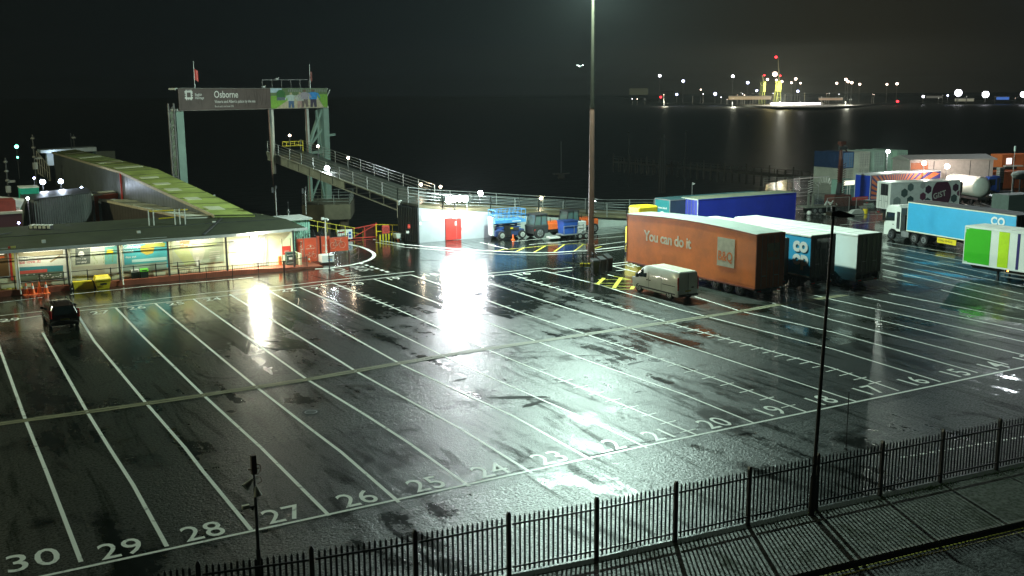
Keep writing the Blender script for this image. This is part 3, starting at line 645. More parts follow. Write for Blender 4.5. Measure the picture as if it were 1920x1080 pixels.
# long handrail along the poster windows
a, c = G(-30,530), G(335,497); t = guard_rail(a.x, a.y-.1, c.x, a.y-.1, 9, 'thin black handrail on the orange plinth below the posters', False, 1.0, BLACK); t.location.z = .43
t.location.y = BY-.3
def cone(p, label, cat='traffic cone', s=1.0, white=True):
    t = thing('traffic_cone', label, cat, p); CO = mat('cone_orange', (0.80,0.13,0.02), .45, 0, .1)
    b = MB(CO); b.bbox(-.23*s,.23*s,-.23*s,.23*s,0,.05*s,.03*s); b.build('base', t)
    b = MB(CO); b.cyl((0,0,.05*s),(0,0,.40*s), .17*s, .10*s, 14, CO); b.cyl((0,0,.401*s),(0,0,.60*s), .10*s,.065*s,14, WHITE if white else CO); b.cyl((0,0,.601*s),(0,0,.78*s), .065*s, .03*s, 14, CO); b.build('cone_body', t, True)
for x, y, l, wh in ((50,553,'orange cone with white sleeve, first from the left beside the yellow rock salt heap',True),(62,552.5,'orange cone with white sleeve, second from the left in front of posters',True),
                (74.5,550.5,'plain orange cone without sleeve between the sleeved cones',False),(87,550,'orange cone with white sleeve nearest the yellow block',True)): cone(G(x,y), l, s=1.15, white=wh)
cone(G(580,495), 'small cone in front of the red cycle hoarding', s=.9)
# yellow block, yellow grit bin
t = thing('barrier_block', 'low bright yellow concrete block left of the yellow salt bin', 'barrier block', G(157,542), 0.05)
b = MB(YELLOW); b.prism([(-.72,0),(.72,0),(.62,.62),(-.78,.66)], -.3, .3); b.build('block', t)
b = MB(BLACK); b.prism([(.74,0),(1.0,.1),(1.0,.45),(.70,.62)], -.28, .28); b.prism([(-.99,.0),(-.74,0),(-.80,.6),(-1.05,.2)], -.28,.28); b.build('end_face', t)
t = thing('grit_bin', 'yellow plastic salt bin with a domed lid', 'grit bin', G(193,541), 0.03)
b = MB(YELLOW); b.rings([[(-.42,-.3,.02),(.42,-.3,.02),(.42,.3,.02),(-.42,.3,.02)],[(-.55,-.38,.62),(.55,-.38,.62),(.55,.38,.62),(-.55,.38,.62)]]); b.build('body', t)
b = MB(YELLOW); b.rings([[(-.6,-.42,.66),(.6,-.42,.66),(.6,.42,.66),(-.6,.42,.66)],[(-.58,-.44,.8),(.58,-.44,.8),(.58,.42,.85),(-.58,.42,.85)],[(-.48,-.1,1.02),(.48,-.1,1.02),(.5,.3,1.05),(-.5,.3,1.05)]]); l_ = b.build('lid', t)
b = MB(BLACK); b.box(-.25,.25,-.43,-.425,.35,.5); b.build('label_plate', t)
t = thing('sandbag_heap', 'heap of yellow bagged salt at the left edge below the brown shutter', 'bag heap', G(8,553))
ym = mat('bag_yellow', (0.50,0.42,0.05), .6, 0, .5, 4, .5)
for i in range(12):
    b = MB(ym); b.sph((-.9+.38*(i % 6)+.1*(i//6), -.05*(i % 2), .16+.24*(i//6)), .26, sc=(1.1,.8,.62)); b.build('bag', t, True)
def wbin(p, label, lid, s=1.0, rz=0, cat='recycling bin'):
    t = thing('recycling_bin', label, cat, p, rz)
    b = MB(mat('bin_dark_green', (0.012,0.03,0.02), .4)); b.rings([[(-.25,-.25,.08),(.25,-.25,.08),(.25,.25,.08),(-.25,.25,.08)],[(-.31,-.31,.95),(.31,-.31,.95),(.31,.31,.95),(-.31,.31,.95)]]); b.build('body', t)
    b = MB(lid); b.rings([[(-.32,-.32,.95),(.32,-.32,.95),(.32,.32,.95),(-.32,.32,.95)],[(-.30,-.30,1.12),(.30,-.30,1.12),(.3,.3,1.2),(-.3,.3,1.2)]]); b.box(-.2,.2,-.325,-.32,1.0,1.08, BLACK); b.build('lid', t)
    b = MB(BLACK); b.box(-.24,.24,-.24,.24,0,.08); b.build('base', t)
wbin(G(254,531), 'dark recycling bin with a pale slot rim, left of the pair by the blue poster', OFFW)
wbin(G(271,530), 'dark recycling bin with a bright green top, right of the pair by the blue poster', mat('lime_lid',(0.15,0.55,0.05),.4))
# ------------------------------------------------------------------ vehicles: shared wheel
def wheel(parent, x, y, r, w, side, rim=CHROME, spokes=6):
    """axle along y; side=+1 outer face towards +y"""
    b = MB(RUBBER); n = 20
    def ring(rr_, yy): return [(x+rr_*math.cos(2*math.pi*i/n), yy, r+rr_*math.sin(2*math.pi*i/n)) for i in range(n)]
    y0, y1 = y-w/2*side, y+w/2*side
    rs = [ring(r*.9, y0), ring(r, y0+.03*side), ring(r, y1-.03*side), ring(r*.9, y1), ring(r*.62, y1-.01*side)]
    if side < 0: pass
    b.rings(rs if side > 0 else rs, RUBBER); o = b.build('wheel', parent, True)
    b = MB(rim); yr = y1-.012*side
    def rr2(q, yy): return [(x+q*math.cos(2*math.pi*i/n), yy, r+q*math.sin(2*math.pi*i/n)) for i in range(n)]
    b.rings([rr2(r*.60, yr), rr2(r*.60, yr+.008*side), rr2(r*.52, yr+.012*side)], rim)
    b.rings([rr2(r*.16, yr+.012*side), rr2(r*.12, yr+.05*side)], rim)
    for k in range(spokes):
        a = 2*math.pi*k/spokes; q = Vector((math.cos(a), 0, math.sin(a)))
        b.bar(Vector((x, yr+.02*side, r))+q*r*.12, Vector((x, yr+.02*side, r))+q*r*.54, .05*r/.3, .02, BLACK if rim is GREY else DGREY)
    b.build('rim', o)
    return o
# dark car seen from behind in lane 28
CAR = mat('car_black', (0.045,0.028,0.022), .22, .2, .05, 1, 0, .6, .8)
def car_body(t, L, W_, H, m, rz_rear_glass=True):
    # stations along x (front +x): (x, half width, z sill, z belt, z roof, half roof width)
    st = [(-L/2, .78, .38, .72, .74, .72), (-L/2+.06, .86, .28, .88, .92, .74), (-L/2+.25, .89, .24, .95, H*.93, .62), (-L/2+.7, .90, .22, .97, H*.99, .64), (0, .90, .22, .95, H, .66), (L/2-1.75, .90, .22, .94, H*.97, .64), (L/2-1.05, .89, .22, .90, .98, .66), (L/2-.25, .84, .25, .76, .78, .64), (L/2, .68, .35, .58, .60, .55)]
    k = W_/1.8; rs = []
    for x, hw, zs, zb, zr, hr in st:
        hw *= k; hr *= k
        rs.append([(x,-hw*.92,zs),(x,hw*.92,zs),(x,hw,zs+.18),(x,hw,zb-.05),(x,hw*.96,zb),(x,hr,zr-.06),(x,hr*.85,zr),(x,-hr*.85,zr),(x,-hr,zr-.06),(x,-hw*.96,zb),(x,-hw,zb-.05),(x,-hw,zs+.18)])
    b = MB(m); b.rings(rs); return b.build('body', t, True), k
t = thing('parked_car', 'dark hatchback parked alone in lane 28 by the terminal', 'car', G(119,613)+Vector((0,1.3,0)), math.radians(91))
body, k = car_body(t, 4.3, 1.85, 1.62, CAR)
b = MB(GLASS); L = 4.3
b.slab([(-L/2+.045,-.62,.98),(-L/2+.045,.62,.98),(-L/2+.22,.52,1.48),(-L/2+.22,-.52,1.48)], (-.02,0,.0)); b.build('rear_window', t)
for s_ in (-1, 1):
    b = MB(GLASS); b.slab([(-L/2+.55,s_*.885,1.0),(.9,s_*.885,.99),(.25,s_*.70,1.5),(-L/2+.75,s_*.70,1.5)], (0,s_*.02,0)); b.build('side_window', t)
    b = MB(REDL); b.bbox(-L/2-.02,-L/2+.12,s_*.84-.07,s_*.84+.07,.75,1.3,.03); b.build('tail_light', t)
    b = MB(BLACKG); b.sph((.55,s_*1.02,1.05), .11, sc=(.6,1.2,.8)); b.bar((.55,s_*.88,1.0),(.55,s_*.98,1.03),.05); b.build('door_mirror', t, True)
    for x in (-1.3, 1.32): wheel(t, x, s_*.80, .33, .22, s_)
b = MB(WHITE); b.box(-L/2-.035,-L/2-.02,-.26,.26,.62,.73, mat('plate_yellow',(0.45,0.38,0.08),.5)); b.build('number_plate', t)
b = MB(GLASS); b.slab([(L/2-1.0,-.66,.99),(L/2-1.0,.66,.99),(L/2-1.70,.58,1.52),(L/2-1.70,-.58,1.52)], (0.02,0,.02)); b.build('windscreen', t)
b = MB(BLACK); b.bar((-1.6,-.5,1.66),(.6,-.5,1.68),.03); b.bar((-1.6,.5,1.66),(.6,.5,1.68),.03); b.build('roof_rail', t)
# silver panel van
VAN = mat('van_silver', (0.58,0.59,0.55), .35, .1, .1, 1, 0, .5, .4)
vr, vf = G(1268,516,1.95), G(1197,500,1.95)
t = thing('panel_van', 'silver panel van parked beside the orange trailer', 'van', (51.75, 23.4, 0), math.radians(90))
# local: x forward from the rear (0..4.85), y left (+) faces west
st = [(0,.92,.42,1.05,1.90,.80),(.05,.95,.32,1.1,1.95,.82),(1.0,.96,.30,1.1,1.97,.84),(3.0,.96,.30,1.1,1.96,.84),(3.45,.96,.30,1.1,1.93,.82),(3.9,.95,.30,1.1,1.66,.76),(4.35,.93,.30,1.05,1.22,.72),(4.68,.88,.32,.92,1.0,.70),(4.85,.74,.40,.72,.76,.62)]
rs = []
for x, hw, zs, zb, zr, hr in st: rs.append([(x,-hw*.95,zs),(x,hw*.95,zs),(x,hw,zs+.15),(x,hw,zb),(x,hr+.02,zr-.10),(x,hr-.06,zr),(x,-hr+.06,zr),(x,-hr-.02,zr-.10),(x,-hw,zb),(x,-hw,zs+.15)])
t.scale = (1.16, 1.0, 1.08)
b = MB(VAN); b.rings(rs); b.build('body', t, True)
b = MB(mat('van_roof_white',(0.62,0.64,0.50),.4)); b.rings([[(.08,-.70,1.975),(3.2,-.72,1.985),(3.2,.72,1.985),(.08,.70,1.975)],[(.12,-.66,1.99),(3.15,-.68,2.0),(3.15,.68,2.0),(.12,.66,1.99)]]); 
for y in (-.45,-.15,.15,.45): b.box(.3,3.0,y-.03,y+.03,2.0,2.015)
b.build('roof_panel', t)
for s_ in (1,-1):
    b = MB(GLASS); b.slab([(3.15,s_*.962,1.18),(4.15,s_*.955,1.12),(3.95,s_*.87,1.5),(3.6,s_*.80,1.76),(3.15,s_*.80,1.78)], (0,s_*.015,0)); b.build('cab_window', t)
    b = MB(DGREY); b.box(.25,1.5,s_*.965,s_*.985,.98,1.02); b.box(1.6,1.61,s_*.96,s_*.972,.4,1.6); b.box(2.9,2.91,s_*.96,s_*.972,.4,1.6); b.box(.25,3.9,s_*.955,s_*.975,.42,.52); b.build('side_trim', t)
    b = MB(BLACK); b.box(2.98,3.12,s_*.965,s_*1.0,1.0,1.06); b.box(2.7,2.84,s_*.965,s_*1.0,1.0,1.06); b.build('door_handle', t)
    b = MB(DGREY); b.bbox(3.85,4.02,s_*1.12-.12,s_*1.12+.12,1.1,1.38,.03); b.bar((3.92,s_*.94,1.15),(3.92,s_*1.05,1.2),.05); b.build('door_mirror', t)
    b = MB(REDL); b.box(-.02,.06,s_*.90-.045,s_*.90+.045,.75,1.62); b.build('tail_light', t)
    b = MB(mat('lamp_clear',(0.5,0.52,0.52),.15)); b.bbox(4.55,4.78,s_*.72-.14,s_*.72+.14,.74,.98,.04); b.build('headlight', t)
    for x in (.85, 3.95): wheel(t, x, s_*.84, .33, .22, s_)
b = MB(VAN); b.box(-.012,.0,-.01,.01,.45,1.85,DGREY); b.box(-.03,-.012,-.5,-.3,.86,.94,BLACK); b.box(-.022,-.011,-.26,.26,.62,.73,mat('plate_yellow',(0.45,0.38,0.08),.5)); b.build('rear_doors', t)
b = MB(GLASS); b.slab([(4.32,-.66,1.27),(4.32,.66,1.27),(3.50,.60,1.90),(3.50,-.60,1.90)], (.025,0,.02)); b.build('windscreen', t)
b = MB(BLACK); b.cyl((3.0,.2,1.99),(3.1,.2,2.25),.01,.006,6); b.build('aerial', t)
b = MB(DGREY); b.box(-.08,.02,-.88,.88,.32,.46); b.build('rear_bumper', t)

# ------------------------------------------------------------------ semi-trailers
def trailer(pos, rz, L, W_, z0, z1, label, side_m, rear_m, roof_m, cat='trailer', arch=0.0, axles=3, wheels_side=(1,-1), rear_doors=True, legs=True, curtain=True, group=None, name='semi_trailer', rail_m=None, frame_m=None):
    """origin: ground below the middle of the rear face; x forward"""
    t = thing(name, label, cat, pos, rz, group); h = W_/2; fmx = frame_m or LGREY
    b = MB(side_m)
    n = 10
    def zt(x): return z1+arch*math.sin(math.pi*min(1, max(0, (x/L)))**1.0) if arch else z1
    if arch:
        rs = []
        for i in range(n+1): x = L*i/n; z = zt(x); rs.append([(x,-h,z0),(x,h,z0),(x,h,z),(x,-h,z)])
        b.rings(list(reversed(rs)), side_m)
    else: b.box(0,L,-h,h,z0,z1, side_m)
    if curtain:
        for i in range(1, int(L/.62)):
            x = i*.62
            for s_ in (1,-1): b.box(x-.012,x+.012,s_*h-.004,s_*h+.012,z0+.12,zt(x)-.16, side_m)
    body = b.build('body', t)
    b = MB(roof_m)
    if arch:
        rs = []
        for i in range(n+1): x = L*i/n; z = zt(x); rs.append([(x,-h-.01,z+.003),(x,h+.01,z+.003),(x,h*.8,z+.05),(x,-h*.8,z+.05)])
        b.rings(list(reversed(rs)))
    else: b.rings([[(-.02,-h-.02,z1+.003),(L+.02,-h-.02,z1+.003),(L+.02,h+.02,z1+.003),(-.02,h+.02,z1+.003)],[(-.0,-h+.1,z1+.05),(L,-h+.1,z1+.05),(L,h-.1,z1+.05),(0,h-.1,z1+.05)]])
    if not arch:
        for i in range(1, int(L/1.2)): b.box(i*1.2-.02,i*1.2+.02,-h+.12,h-.12,z1+.05,z1+.065)
    b.build('roof', t)
    b = MB(rear_m); b.box(-.05,-.003,-h+.02,h-.02,z0+.05,z1-.04); 
    fr = b.build('rear_doors', t)
    b = MB(fmx)
    for y in (-h, h-.09): b.box(-.075,-.052,y,y+.09,z0,z1)
    b.box(-.075,-.052,-h+.091,h-.091,z1-.1,z1); b.box(-.075,-.052,-h+.091,h-.091,z0,z0+.1); b.build('door_frame', fr)
    if rear_doors:
        b = MB(GREY)
        for y in (-h*.62,-h*.24,h*.24,h*.62): b.cyl((-.075,y,z0+.15),(-.075,y,z1-.15),.018,.018,6)
        b.box(-.06,-.052,-.012,.012,z0+.1,z1-.1,BLACK)
        for y in (-h*.43,h*.43): b.box(-.09,-.06,y-.2,y+.2,z0+.9,z0+.95)
        b.build('lock_rods', fr)
    rm = rail_m or fmx; b = MB(rm)
    for s_ in (1,-1):
        if arch:
            for i in range(n): b.bar((L*i/n,s_*(h+.015),zt(L*i/n)-.05),(L*(i+1)/n,s_*(h+.015),zt(L*(i+1)/n)-.05),.03,.1)
        else: b.box(0,L,s_*(h+.002),s_*(h+.03),z1-.10,z1-.001)
        b.box(0,L,s_*(h+.002),s_*(h+.03),z0-.06,z0+.05)
        b.box(L-.06,L+.0,s_*(h+.002),s_*(h+.02),z0+.051,(zt(L) if arch else z1)-.11)
    b.build('side_rails', t)
    b = MB(DGREY); b.box(.1,L-.3,-.5,-.35,z0-.45,z0-.061); b.box(.1,L-.3,.35,.5,z0-.45,z0-.061)
    for x in (0.2, 1.6, 3.2, 5.5, 8, L-.8): b.box(x,x+.1,-h+.1,h-.1,z0-.2,z0-.062)
    b.build('chassis', t)
    b = MB(DGREY); b.box(-.02,.08,-h+.1,h-.1,.45,.60); b.box(.1,.2,-.6,-.5,.6,z0-.1); b.box(.1,.2,.5,.6,.6,z0-.1); bp_ = b.build('under_run_bar', t)
    for s_ in (1,-1):
        b = MB(REDL); b.box(-.045,-.021,s_*(h-.42)-.17,s_*(h-.42)+.17,.47,.58); b.build('tail_light', t)
    for i in range(axles):
        for s_ in wheels_side: wheel(t, 1.6+i*1.31, s_*(h-.2), .50, .34, s_, GREY, 8)
    if legs:
        for s_ in (1,-1):
            b = MB(DGREY); b.box(L-2.9,L-2.75,s_*.75-.06,s_*.75+.06,.06,z0-.1); b.box(L-3.0,L-2.65,s_*.75-.12,s_*.75+.12,0,.05); b.build('landing_leg', t)
        for s_ in (1,-1):
            b = MB(GREY)
            for z in (.5,.8): b.box(5.9,L-3.4,s_*(h-.05)-.015,s_*(h-.05)+.015,z,z+.09)
            for x in (6.2,(5.9+L-3.4)/2,L-3.7): b.box(x,x+.05,s_*(h-.08)-.02,s_*(h-.08)+.02,.5,z0-.062)
            b.build('side_guard', t)
    return t, zt
R90 = math.radians(90)
# orange double-length trailer with the slogan
ORT = mat('trailer_orange', (0.68,0.155,0.010), .5, 0, .3, .45); 
tr, zt = trailer((57.55,21.3,0), R90, 15.5, 2.75, .72, 4.72, 'long dirty orange trailer with arched grey roof and pale slogan', ORT, mat('trailer_orange_door',(0.36,0.08,0.02),.5,0,.3,.6), mat('roof_grey_green',(0.33,0.38,0.34),.45,0,.2,.5), arch=.26, curtain=False, rail_m=mat('rail_orange',(0.30,0.07,0.03),.5,.0,.4), frame_m=mat('rail_orange',(0.30,0.07,0.03),.5))
h = 2.75/2+.014; SL = mat('slogan_pale', (0.68,0.60,0.48), .55, 0, .3, 2.0); b = MB(SL)
def side_text(b, s_, xs, z, size, m, bold=.02, hh=h, spacing=1.0): b.text(s_, (xs, hh, z), (-1,0,0), (0,0,1), size, m, bold=bold, spacing=spacing)
side_text(b, 'You can do it', 13.1, 2.95-.15, 1.18, SL, .025, spacing=.93); b.build('slogan', tr)
b = MB(OFFW); b.box(2.2,4.1,h+.001,h+.01,1.95,4.1, mat('sign_square',(0.46,0.45,0.36),.55,0,.25)); b.text('B&Q', (4.02,h+.012,2.4), (-.82,0,0), (0,0,1), .98, ORT, bold=.03); b.build('logo_panel', tr)
b = MB(); b.box(-.062,-.0505,-.85,.0+.35,2.75,4.0, mat('sign_square2',(0.22,0.17,0.11),.55)); b.text('B&Q', (-.064,.28,3.0), (0,-.8,0), (0,0,1), .60, mat('trailer_orange_door',(0.36,0.08,0.02),.5), bold=.02); b.build('rear_logo', tr)
# yellow tractor cab just showing behind the orange trailer front
t = thing('yellow_digger_cab', 'yellow machine roof showing above the front of the orange trailer', 'digger', (62.35,42.0,0), R90); t.scale = (.62,.95,1)
b = MB(YELLOW); b.bbox(-.2,2.4,-1.15,1.15,3.9,4.45+.1,.12); b.build('cab_roof', t)
b = MB(GLASS); b.bbox(-.1,2.2,-1.05,1.05,2.6,3.899,.08); b.build('cab_window', t)
b = MB(YELLOW); b.bbox(-.3,3.0,-1.25,1.25,1.0,2.599,.12); b.build('body', t)
b = MB(BLACK)
for y in (-.9,-.5,-.1,.3,.7): b.bar((2.402,y,4.2),(2.402,y+.25,4.45),.03,.05)
b.build('stripes', t)
for x in (.3, 2.5):
    for s_ in (1,-1): wheel(t, x, s_*1.1, .55, .4, s_, YELLOW)
# dark low trailer, blue co-op trailer and white trailer beside it
trailer((60.2,23.3,0), R90, 11.4, 2.3, 1.05, 3.85, 'dark curtain trailer squeezed between the orange and the blue trailer', mat('curtain_charcoal',(0.03,0.035,0.035),.5), mat('door_dark',(0.018,0.022,0.02),.5), OFFW, frame_m=DGREY, wheels_side=(1,))
COOP = mat('coop_blue', (0.045,0.36,0.62), .4, 0, .1, .6)
tr, _ = trailer((63.2,21.6,0), R90, 13.4, 2.55, 1.05, 4.15, 'pale blue trailer with white lettering beside the white trailer', COOP, mat('door_black',(0.015,0.02,0.02),.5), mat('roof_cream',(0.72,0.73,0.64),.5,0,.15,.4), rail_m=WHITE, frame_m=DGREY, curtain=False)
hh = 2.55/2+.03
b = MB(WHITE); b.text('co', (1.75,hh,2.9), (-1,0,0), (0,0,1), 1.5, WHITE, bold=.05); b.text('op', (1.75,hh,1.9), (-1,0,0), (0,0,1), 1.5, WHITE, bold=.05); b.build('logo', tr)
b = MB(GLASS); b.box(-.082,-.076,-.7,.7,3.1,3.9); b.build('rear_panel', tr)
WTR = mat('trailer_white', (0.74,0.75,0.70), .42, 0, .12, .35)
tr, _ = trailer((67.1,20.6,0), R90, 13.6, 2.6, 1.05, 4.05, 'plain white trailer with cut-away skirt, rightmost in the parked row', WTR, mat('door_brown_grey',(0.07,0.062,0.05),.5,0,.3), WTR, curtain=False, frame_m=mat('frame_dark_brown',(0.05,0.03,0.03),.5), rail_m=WHITE)
b = MB(WTR)
for s_ in (1,-1):
    b.slab([(.02,s_*1.28,.5),(1.3,s_*1.28,.5),(2.0,s_*1.28,.99),(.02,s_*1.28,.99)], (0,s_*.03,0), WTR)
    b.slab([(.1,s_*1.24,.55),(6,s_*1.24,.55),(6,s_*1.24,.99),(.1,s_*1.24,.99)], (0,s_*.03,0), DGREY)
b.build('skirt', tr)
# blue curtain trailer beyond with teal neighbour
CB = mat('curtain_blue', (0.02,0.035,0.42), .4, 0, .2, .4)
q = G(1310,374,4.2)
tr, _ = trailer((q.x, q.y+1.3, 0), math.radians(0), 13.4, 2.6, 1.1, 4.2, 'deep blue curtain trailer standing side-on behind the row', CB, mat('door_blue',(0.07,0.08,0.45),.45), mat('roof_olive_grey',(0.22,0.24,0.17),.55,0,.3,.5), rail_m=CB, frame_m=OFFW, wheels_side=(-1,))
q = G(1244,372,4.2)
tr, _ = trailer((q.x+.25, q.y+.4, 0), math.radians(0), 13.2, 2.5, 1.1, 4.1, 'teal refrigerated trailer mostly hidden behind the blue one', mat('side_dark_blue',(0.03,0.05,0.09),.5), mat('door_teal',(0.01,0.22,0.24),.45), mat('roof_dark_teal',(0.04,0.10,0.11),.5), frame_m=GREY, wheels_side=(-1,), rear_doors=False)
b = MB(WHITE); b.text('A green island', (-.056,1.0,3.1), (0,-1,0), (0,0,1), .30, WHITE, bold=.02)
def disc_x(b, y, z, r, x, m): b.add([(x, y-r*math.cos(2*math.pi*i/16), z+r*math.sin(2*math.pi*i/16)) for i in range(16)], [tuple(range(16))], m)
disc_x(b, 0, 2.3, .55, -.057, WHITE); disc_x(b, 0, 2.3, .34, -.061, TEAL); disc_x(b,.15,2.4,.16,-.065,mat('lime_leaf',(0.35,0.5,0.08),.5)); b.build('rear_logo', tr)
# articulated lorry with white cab
LHD = math.atan2(35.2-23.2, 89.4-87.5)
def lorry_cab(t, x0, col, name_part='cab', W_=2.45, H=3.55):
    h = W_/2
    b = MB(col)
    prof = [(x0,.95),(x0,H-.25),(x0+.35,H),(x0+1.75,H-.10),(x0+2.05,H-.42),(x0+2.28,2.1),(x0+2.34,1.5),(x0+2.34,.45),(x0+1.75,.45),(x0+1.55,.95),(x0+1.2,1.15),(x0+.75,1.1),(x0+.5,.95)]
    rs = [[(x, h, z) for x, z in prof], [(x, -h, z) for x, z in prof]]
    b.rings(rs, col); cab = b.build(name_part, t)
    b = MB(GLASS); b.slab([(x0+2.30,-h+.12,1.85),(x0+2.30,h-.12,1.85),(x0+2.10,h-.15,2.98),(x0+2.10,-h+.15,2.98)], (.03,0,.01)); b.build('windscreen', cab)
    for s_ in (1,-1):
        b = MB(GLASS); b.slab([(x0+.85,s_*h,1.95),(x0+2.12,s_*h,1.85),(x0+2.02,s_*h,2.75),(x0+.85,s_*h,2.75)], (0,s_*.02,0)); b.build('side_window', cab)
        b = MB(BLACK); b.box(x0+.1,x0+.55,s_*h,s_*(h+.012),1.2,2.9, DGREY); b.box(x0+.95,x0+1.1,s_*(h),s_*(h+.03),1.55,1.62); b.build('side_trim', cab)
        b = MB(BLACK); b.bbox(x0+2.12,x0+2.3,s_*(h+.22)-.1,s_*(h+.22)+.1,1.9,2.75,.04); b.bar((x0+2.15,s_*h,2.8),(x0+2.2,s_*(h+.2),2.72),.04); b.build('mirror', cab)
        b = MB(mat('lamp_clear',(0.5,0.52,0.52),.15)); b.bbox(x0+2.26,x0+2.37,s_*(h-.28)-.2,s_*(h-.28)+.2,.72,.92,.03); b.build('headlight', cab)
    b = MB(BLACK); b.box(x0+2.341,x0+2.36,-.7,.7,.75,1.5); b.box(x0+2.3,x0+2.40,-h+.05,h-.05,.40,.60,DGREY); b.build('grille', cab)
    b = MB(DGREY); b.box(x0-3.6,x0+2.1,-.45,.45,.55,.9); b.box(x0-.25,x0-.02,-.9,.9,.9,2.6); b.build('tractor_chassis', t)
    return cab
th = LHD; q = G(1703,378,4.05)   # front top left corner of the blue trailer body
dirv = Vector((math.cos(th), math.sin(th), 0)); left = Vector((-dirv.y, dirv.x, 0))
org = Vector((q.x,q.y,0))-left*1.28-dirv*13.2
tr, _ = trailer(tuple(org), th, 13.2, 2.56, 1.2, 4.05, 'articulated lorry with white cab and sky blue trailer facing the quay', COOP, mat('door_black',(0.015,0.02,0.02),.5), mat('roof_dark_grey',(0.10,0.095,0.10),.6), cat='lorry', rail_m=mat('rail_cream',(0.7,0.7,0.55),.5), frame_m=DGREY, curtain=False, legs=False, name='articulated_lorry', wheels_side=(1,-1))
hh = 1.28+.032
b = MB(WHITE); b.text('CO', (2.75,hh,3.0), (-1,0,0), (0,0,1), 1.0, WHITE, bold=.04, spacing=1.1); b.text('OP', (2.75,hh,2.1), (-1,0,0), (0,0,1), 1.0, WHITE, bold=.04, spacing=1.1); b.build('logo', tr)
lorry_cab(tr, 14.15, WTR)
for x in (10.9, 12.2, 15.5):
    for s_ in (1,-1): wheel(tr, x, s_*1.05, .50, .34, s_, CHROME if x > 15 else GREY, 8)
b = MB(YELLOW); b.box(6.6,9.0,1.30,1.33,.55,1.05, YELLOW)
b.text('LONG VEHICLE', (8.85,1.332,.72), (-1,0,0), (0,0,1), .26, BLACK, bold=.01); b.build('yellow_side_board', tr)
b = MB(GREY); b.bbox(12.95,14.0,.75,1.25,.5,1.05,.05); b.build('fuel_tank', tr)
# green, lime and white striped trailer at the right edge
q = G(1812,424,4.1)
tr, _ = trailer((q.x+1.3, q.y-13.6+.1, 0), R90, 13.6, 2.6, 1.15, 4.1, 'white trailer with bright green end panel and lime stripe at the right edge', WTR, OFFW, mat('roof_cream',(0.72,0.73,0.64),.5,0,.15,.4), rail_m=WHITE, curtain=False, wheels_side=(1,-1))
hs = 1.3+.006
b = MB(); GRN = mat('panel_green',(0.045,0.42,0.015),.4,0,.06); LIM = mat('panel_lime',(0.50,0.72,0.02),.4)
def stripe(y0, y1, m): b.box(13.6-y1, 13.6-y0, 1.301, 1.312, 1.22, 3.99, m)
stripe(.08,2.35,GRN); stripe(3.05,3.95,LIM); stripe(4.62,4.85,mat('panel_navy',(0.03,0.02,0.14),.4)); stripe(5.75,5.82,mat('panel_olive',(0.30,0.33,0.15),.4)); stripe(7.2,10.2,mat('panel_purple',(0.15,0.02,0.16),.4)); b.build('stripes', tr)
b = MB(WHITE)
for z in (3.9,1.25): b.box(13.2,13.5,1.313,1.32,z,z+.05)
b.box(13.47,13.52,1.313,1.32,3.6,3.899); b.build('reflective_marks', tr)
b = MB(emat('marker_amber',(1,.45,.05),14)); b.box(5.5,5.6,1.34,1.38,1.0,1.06); b.box(9.5,9.6,1.34,1.38,1.0,1.06); b.build('marker_lamp', tr)
# white trailer with hexagons
q0 = G(1672,343,4.15); q1 = G(1801,338,4.15); th = math.atan2(q1.y-q0.y, q1.x-q0.x); LL = (q1-q0).length; dv = Vector((math.cos(th), math.sin(th), 0)); lf = Vector((-dv.y, dv.x, 0))
tr, _ = trailer(tuple(Vector((q0.x,q0.y,0))+lf*1.25), th, LL, 2.5, 1.0, 4.15, 'white trailer with grey and plum hexagons and a dark round logo', mat('side_pale_grey',(0.68,0.72,0.70),.45), WTR, WTR, curtain=False, rail_m=WHITE, frame_m=WHITE, axles=2, wheels_side=(-1,))
h = 1.25+.006; b = MB()
def hexa(x, z, r, m, y=-h): b.slab([(x+r*math.cos(i*math.pi/3+math.pi/2)*.95, y, z+r*math.sin(i*math.pi/3+math.pi/2)) for i in range(6)], (0,-.004,0), m)
sc = LL/10.0
for x, z, r, m in ((.9,1.9,.62,'grey2'),(1.9,2.9,.55,'slate'),(2.75,3.55,.5,'greyd'),(2.8,2.0,.55,'slate2'),(4.6,2.4,.5,'plum'),(5.35,3.2,.52,'plumd'),(5.3,1.75,.5,'slate2'),(4.5,3.7,.42,'pg'),(9.35,3.3,.5,'plumd'),(9.2,2.0,.52,'slate2'),(9.9,2.6,.35,'plum')):
    cc = {'grey2':(.28,.33,.32),'slate':(.07,.11,.11),'greyd':(.12,.17,.17),'slate2':(.05,.09,.09),'plum':(.14,.04,.08),'plumd':(.06,.02,.05),'pg':(.42,.42,.43)}[m]
    hexa(x*sc, z, r, mat('hex_'+m, cc, .45)); b.build('hexagon', tr); b = MB()
b.slab([(7.3*sc+1.42*sc*math.cos(i*math.pi/12), -h-.006, 2.6+1.75*math.sin(i*math.pi/12)) for i in range(24) if abs(1.75*math.sin(i*math.pi/12)) < 1.6], (0,-.004,0), mat('logo_plum',(.085,.02,.05),.4))
b.text('GIST', (6.15*sc,-h-.014,2.0), (.95,0,.22), (-.2,0,.97), .95, OFFW, bold=.015); b.build('round_logo', tr)
b = MB(BLACK); b.box(-.09,-.076,-.75,.55,2.6,3.95, mat('door_patch_black',(.015,.015,.017),.5)); b.build('rear_panel', tr)
for x in (.9,):
    b = MB(OFFW); b.box(LL+.05,LL+.7,-.9,.9,2.6,3.9); b.build('fridge_unit', tr)
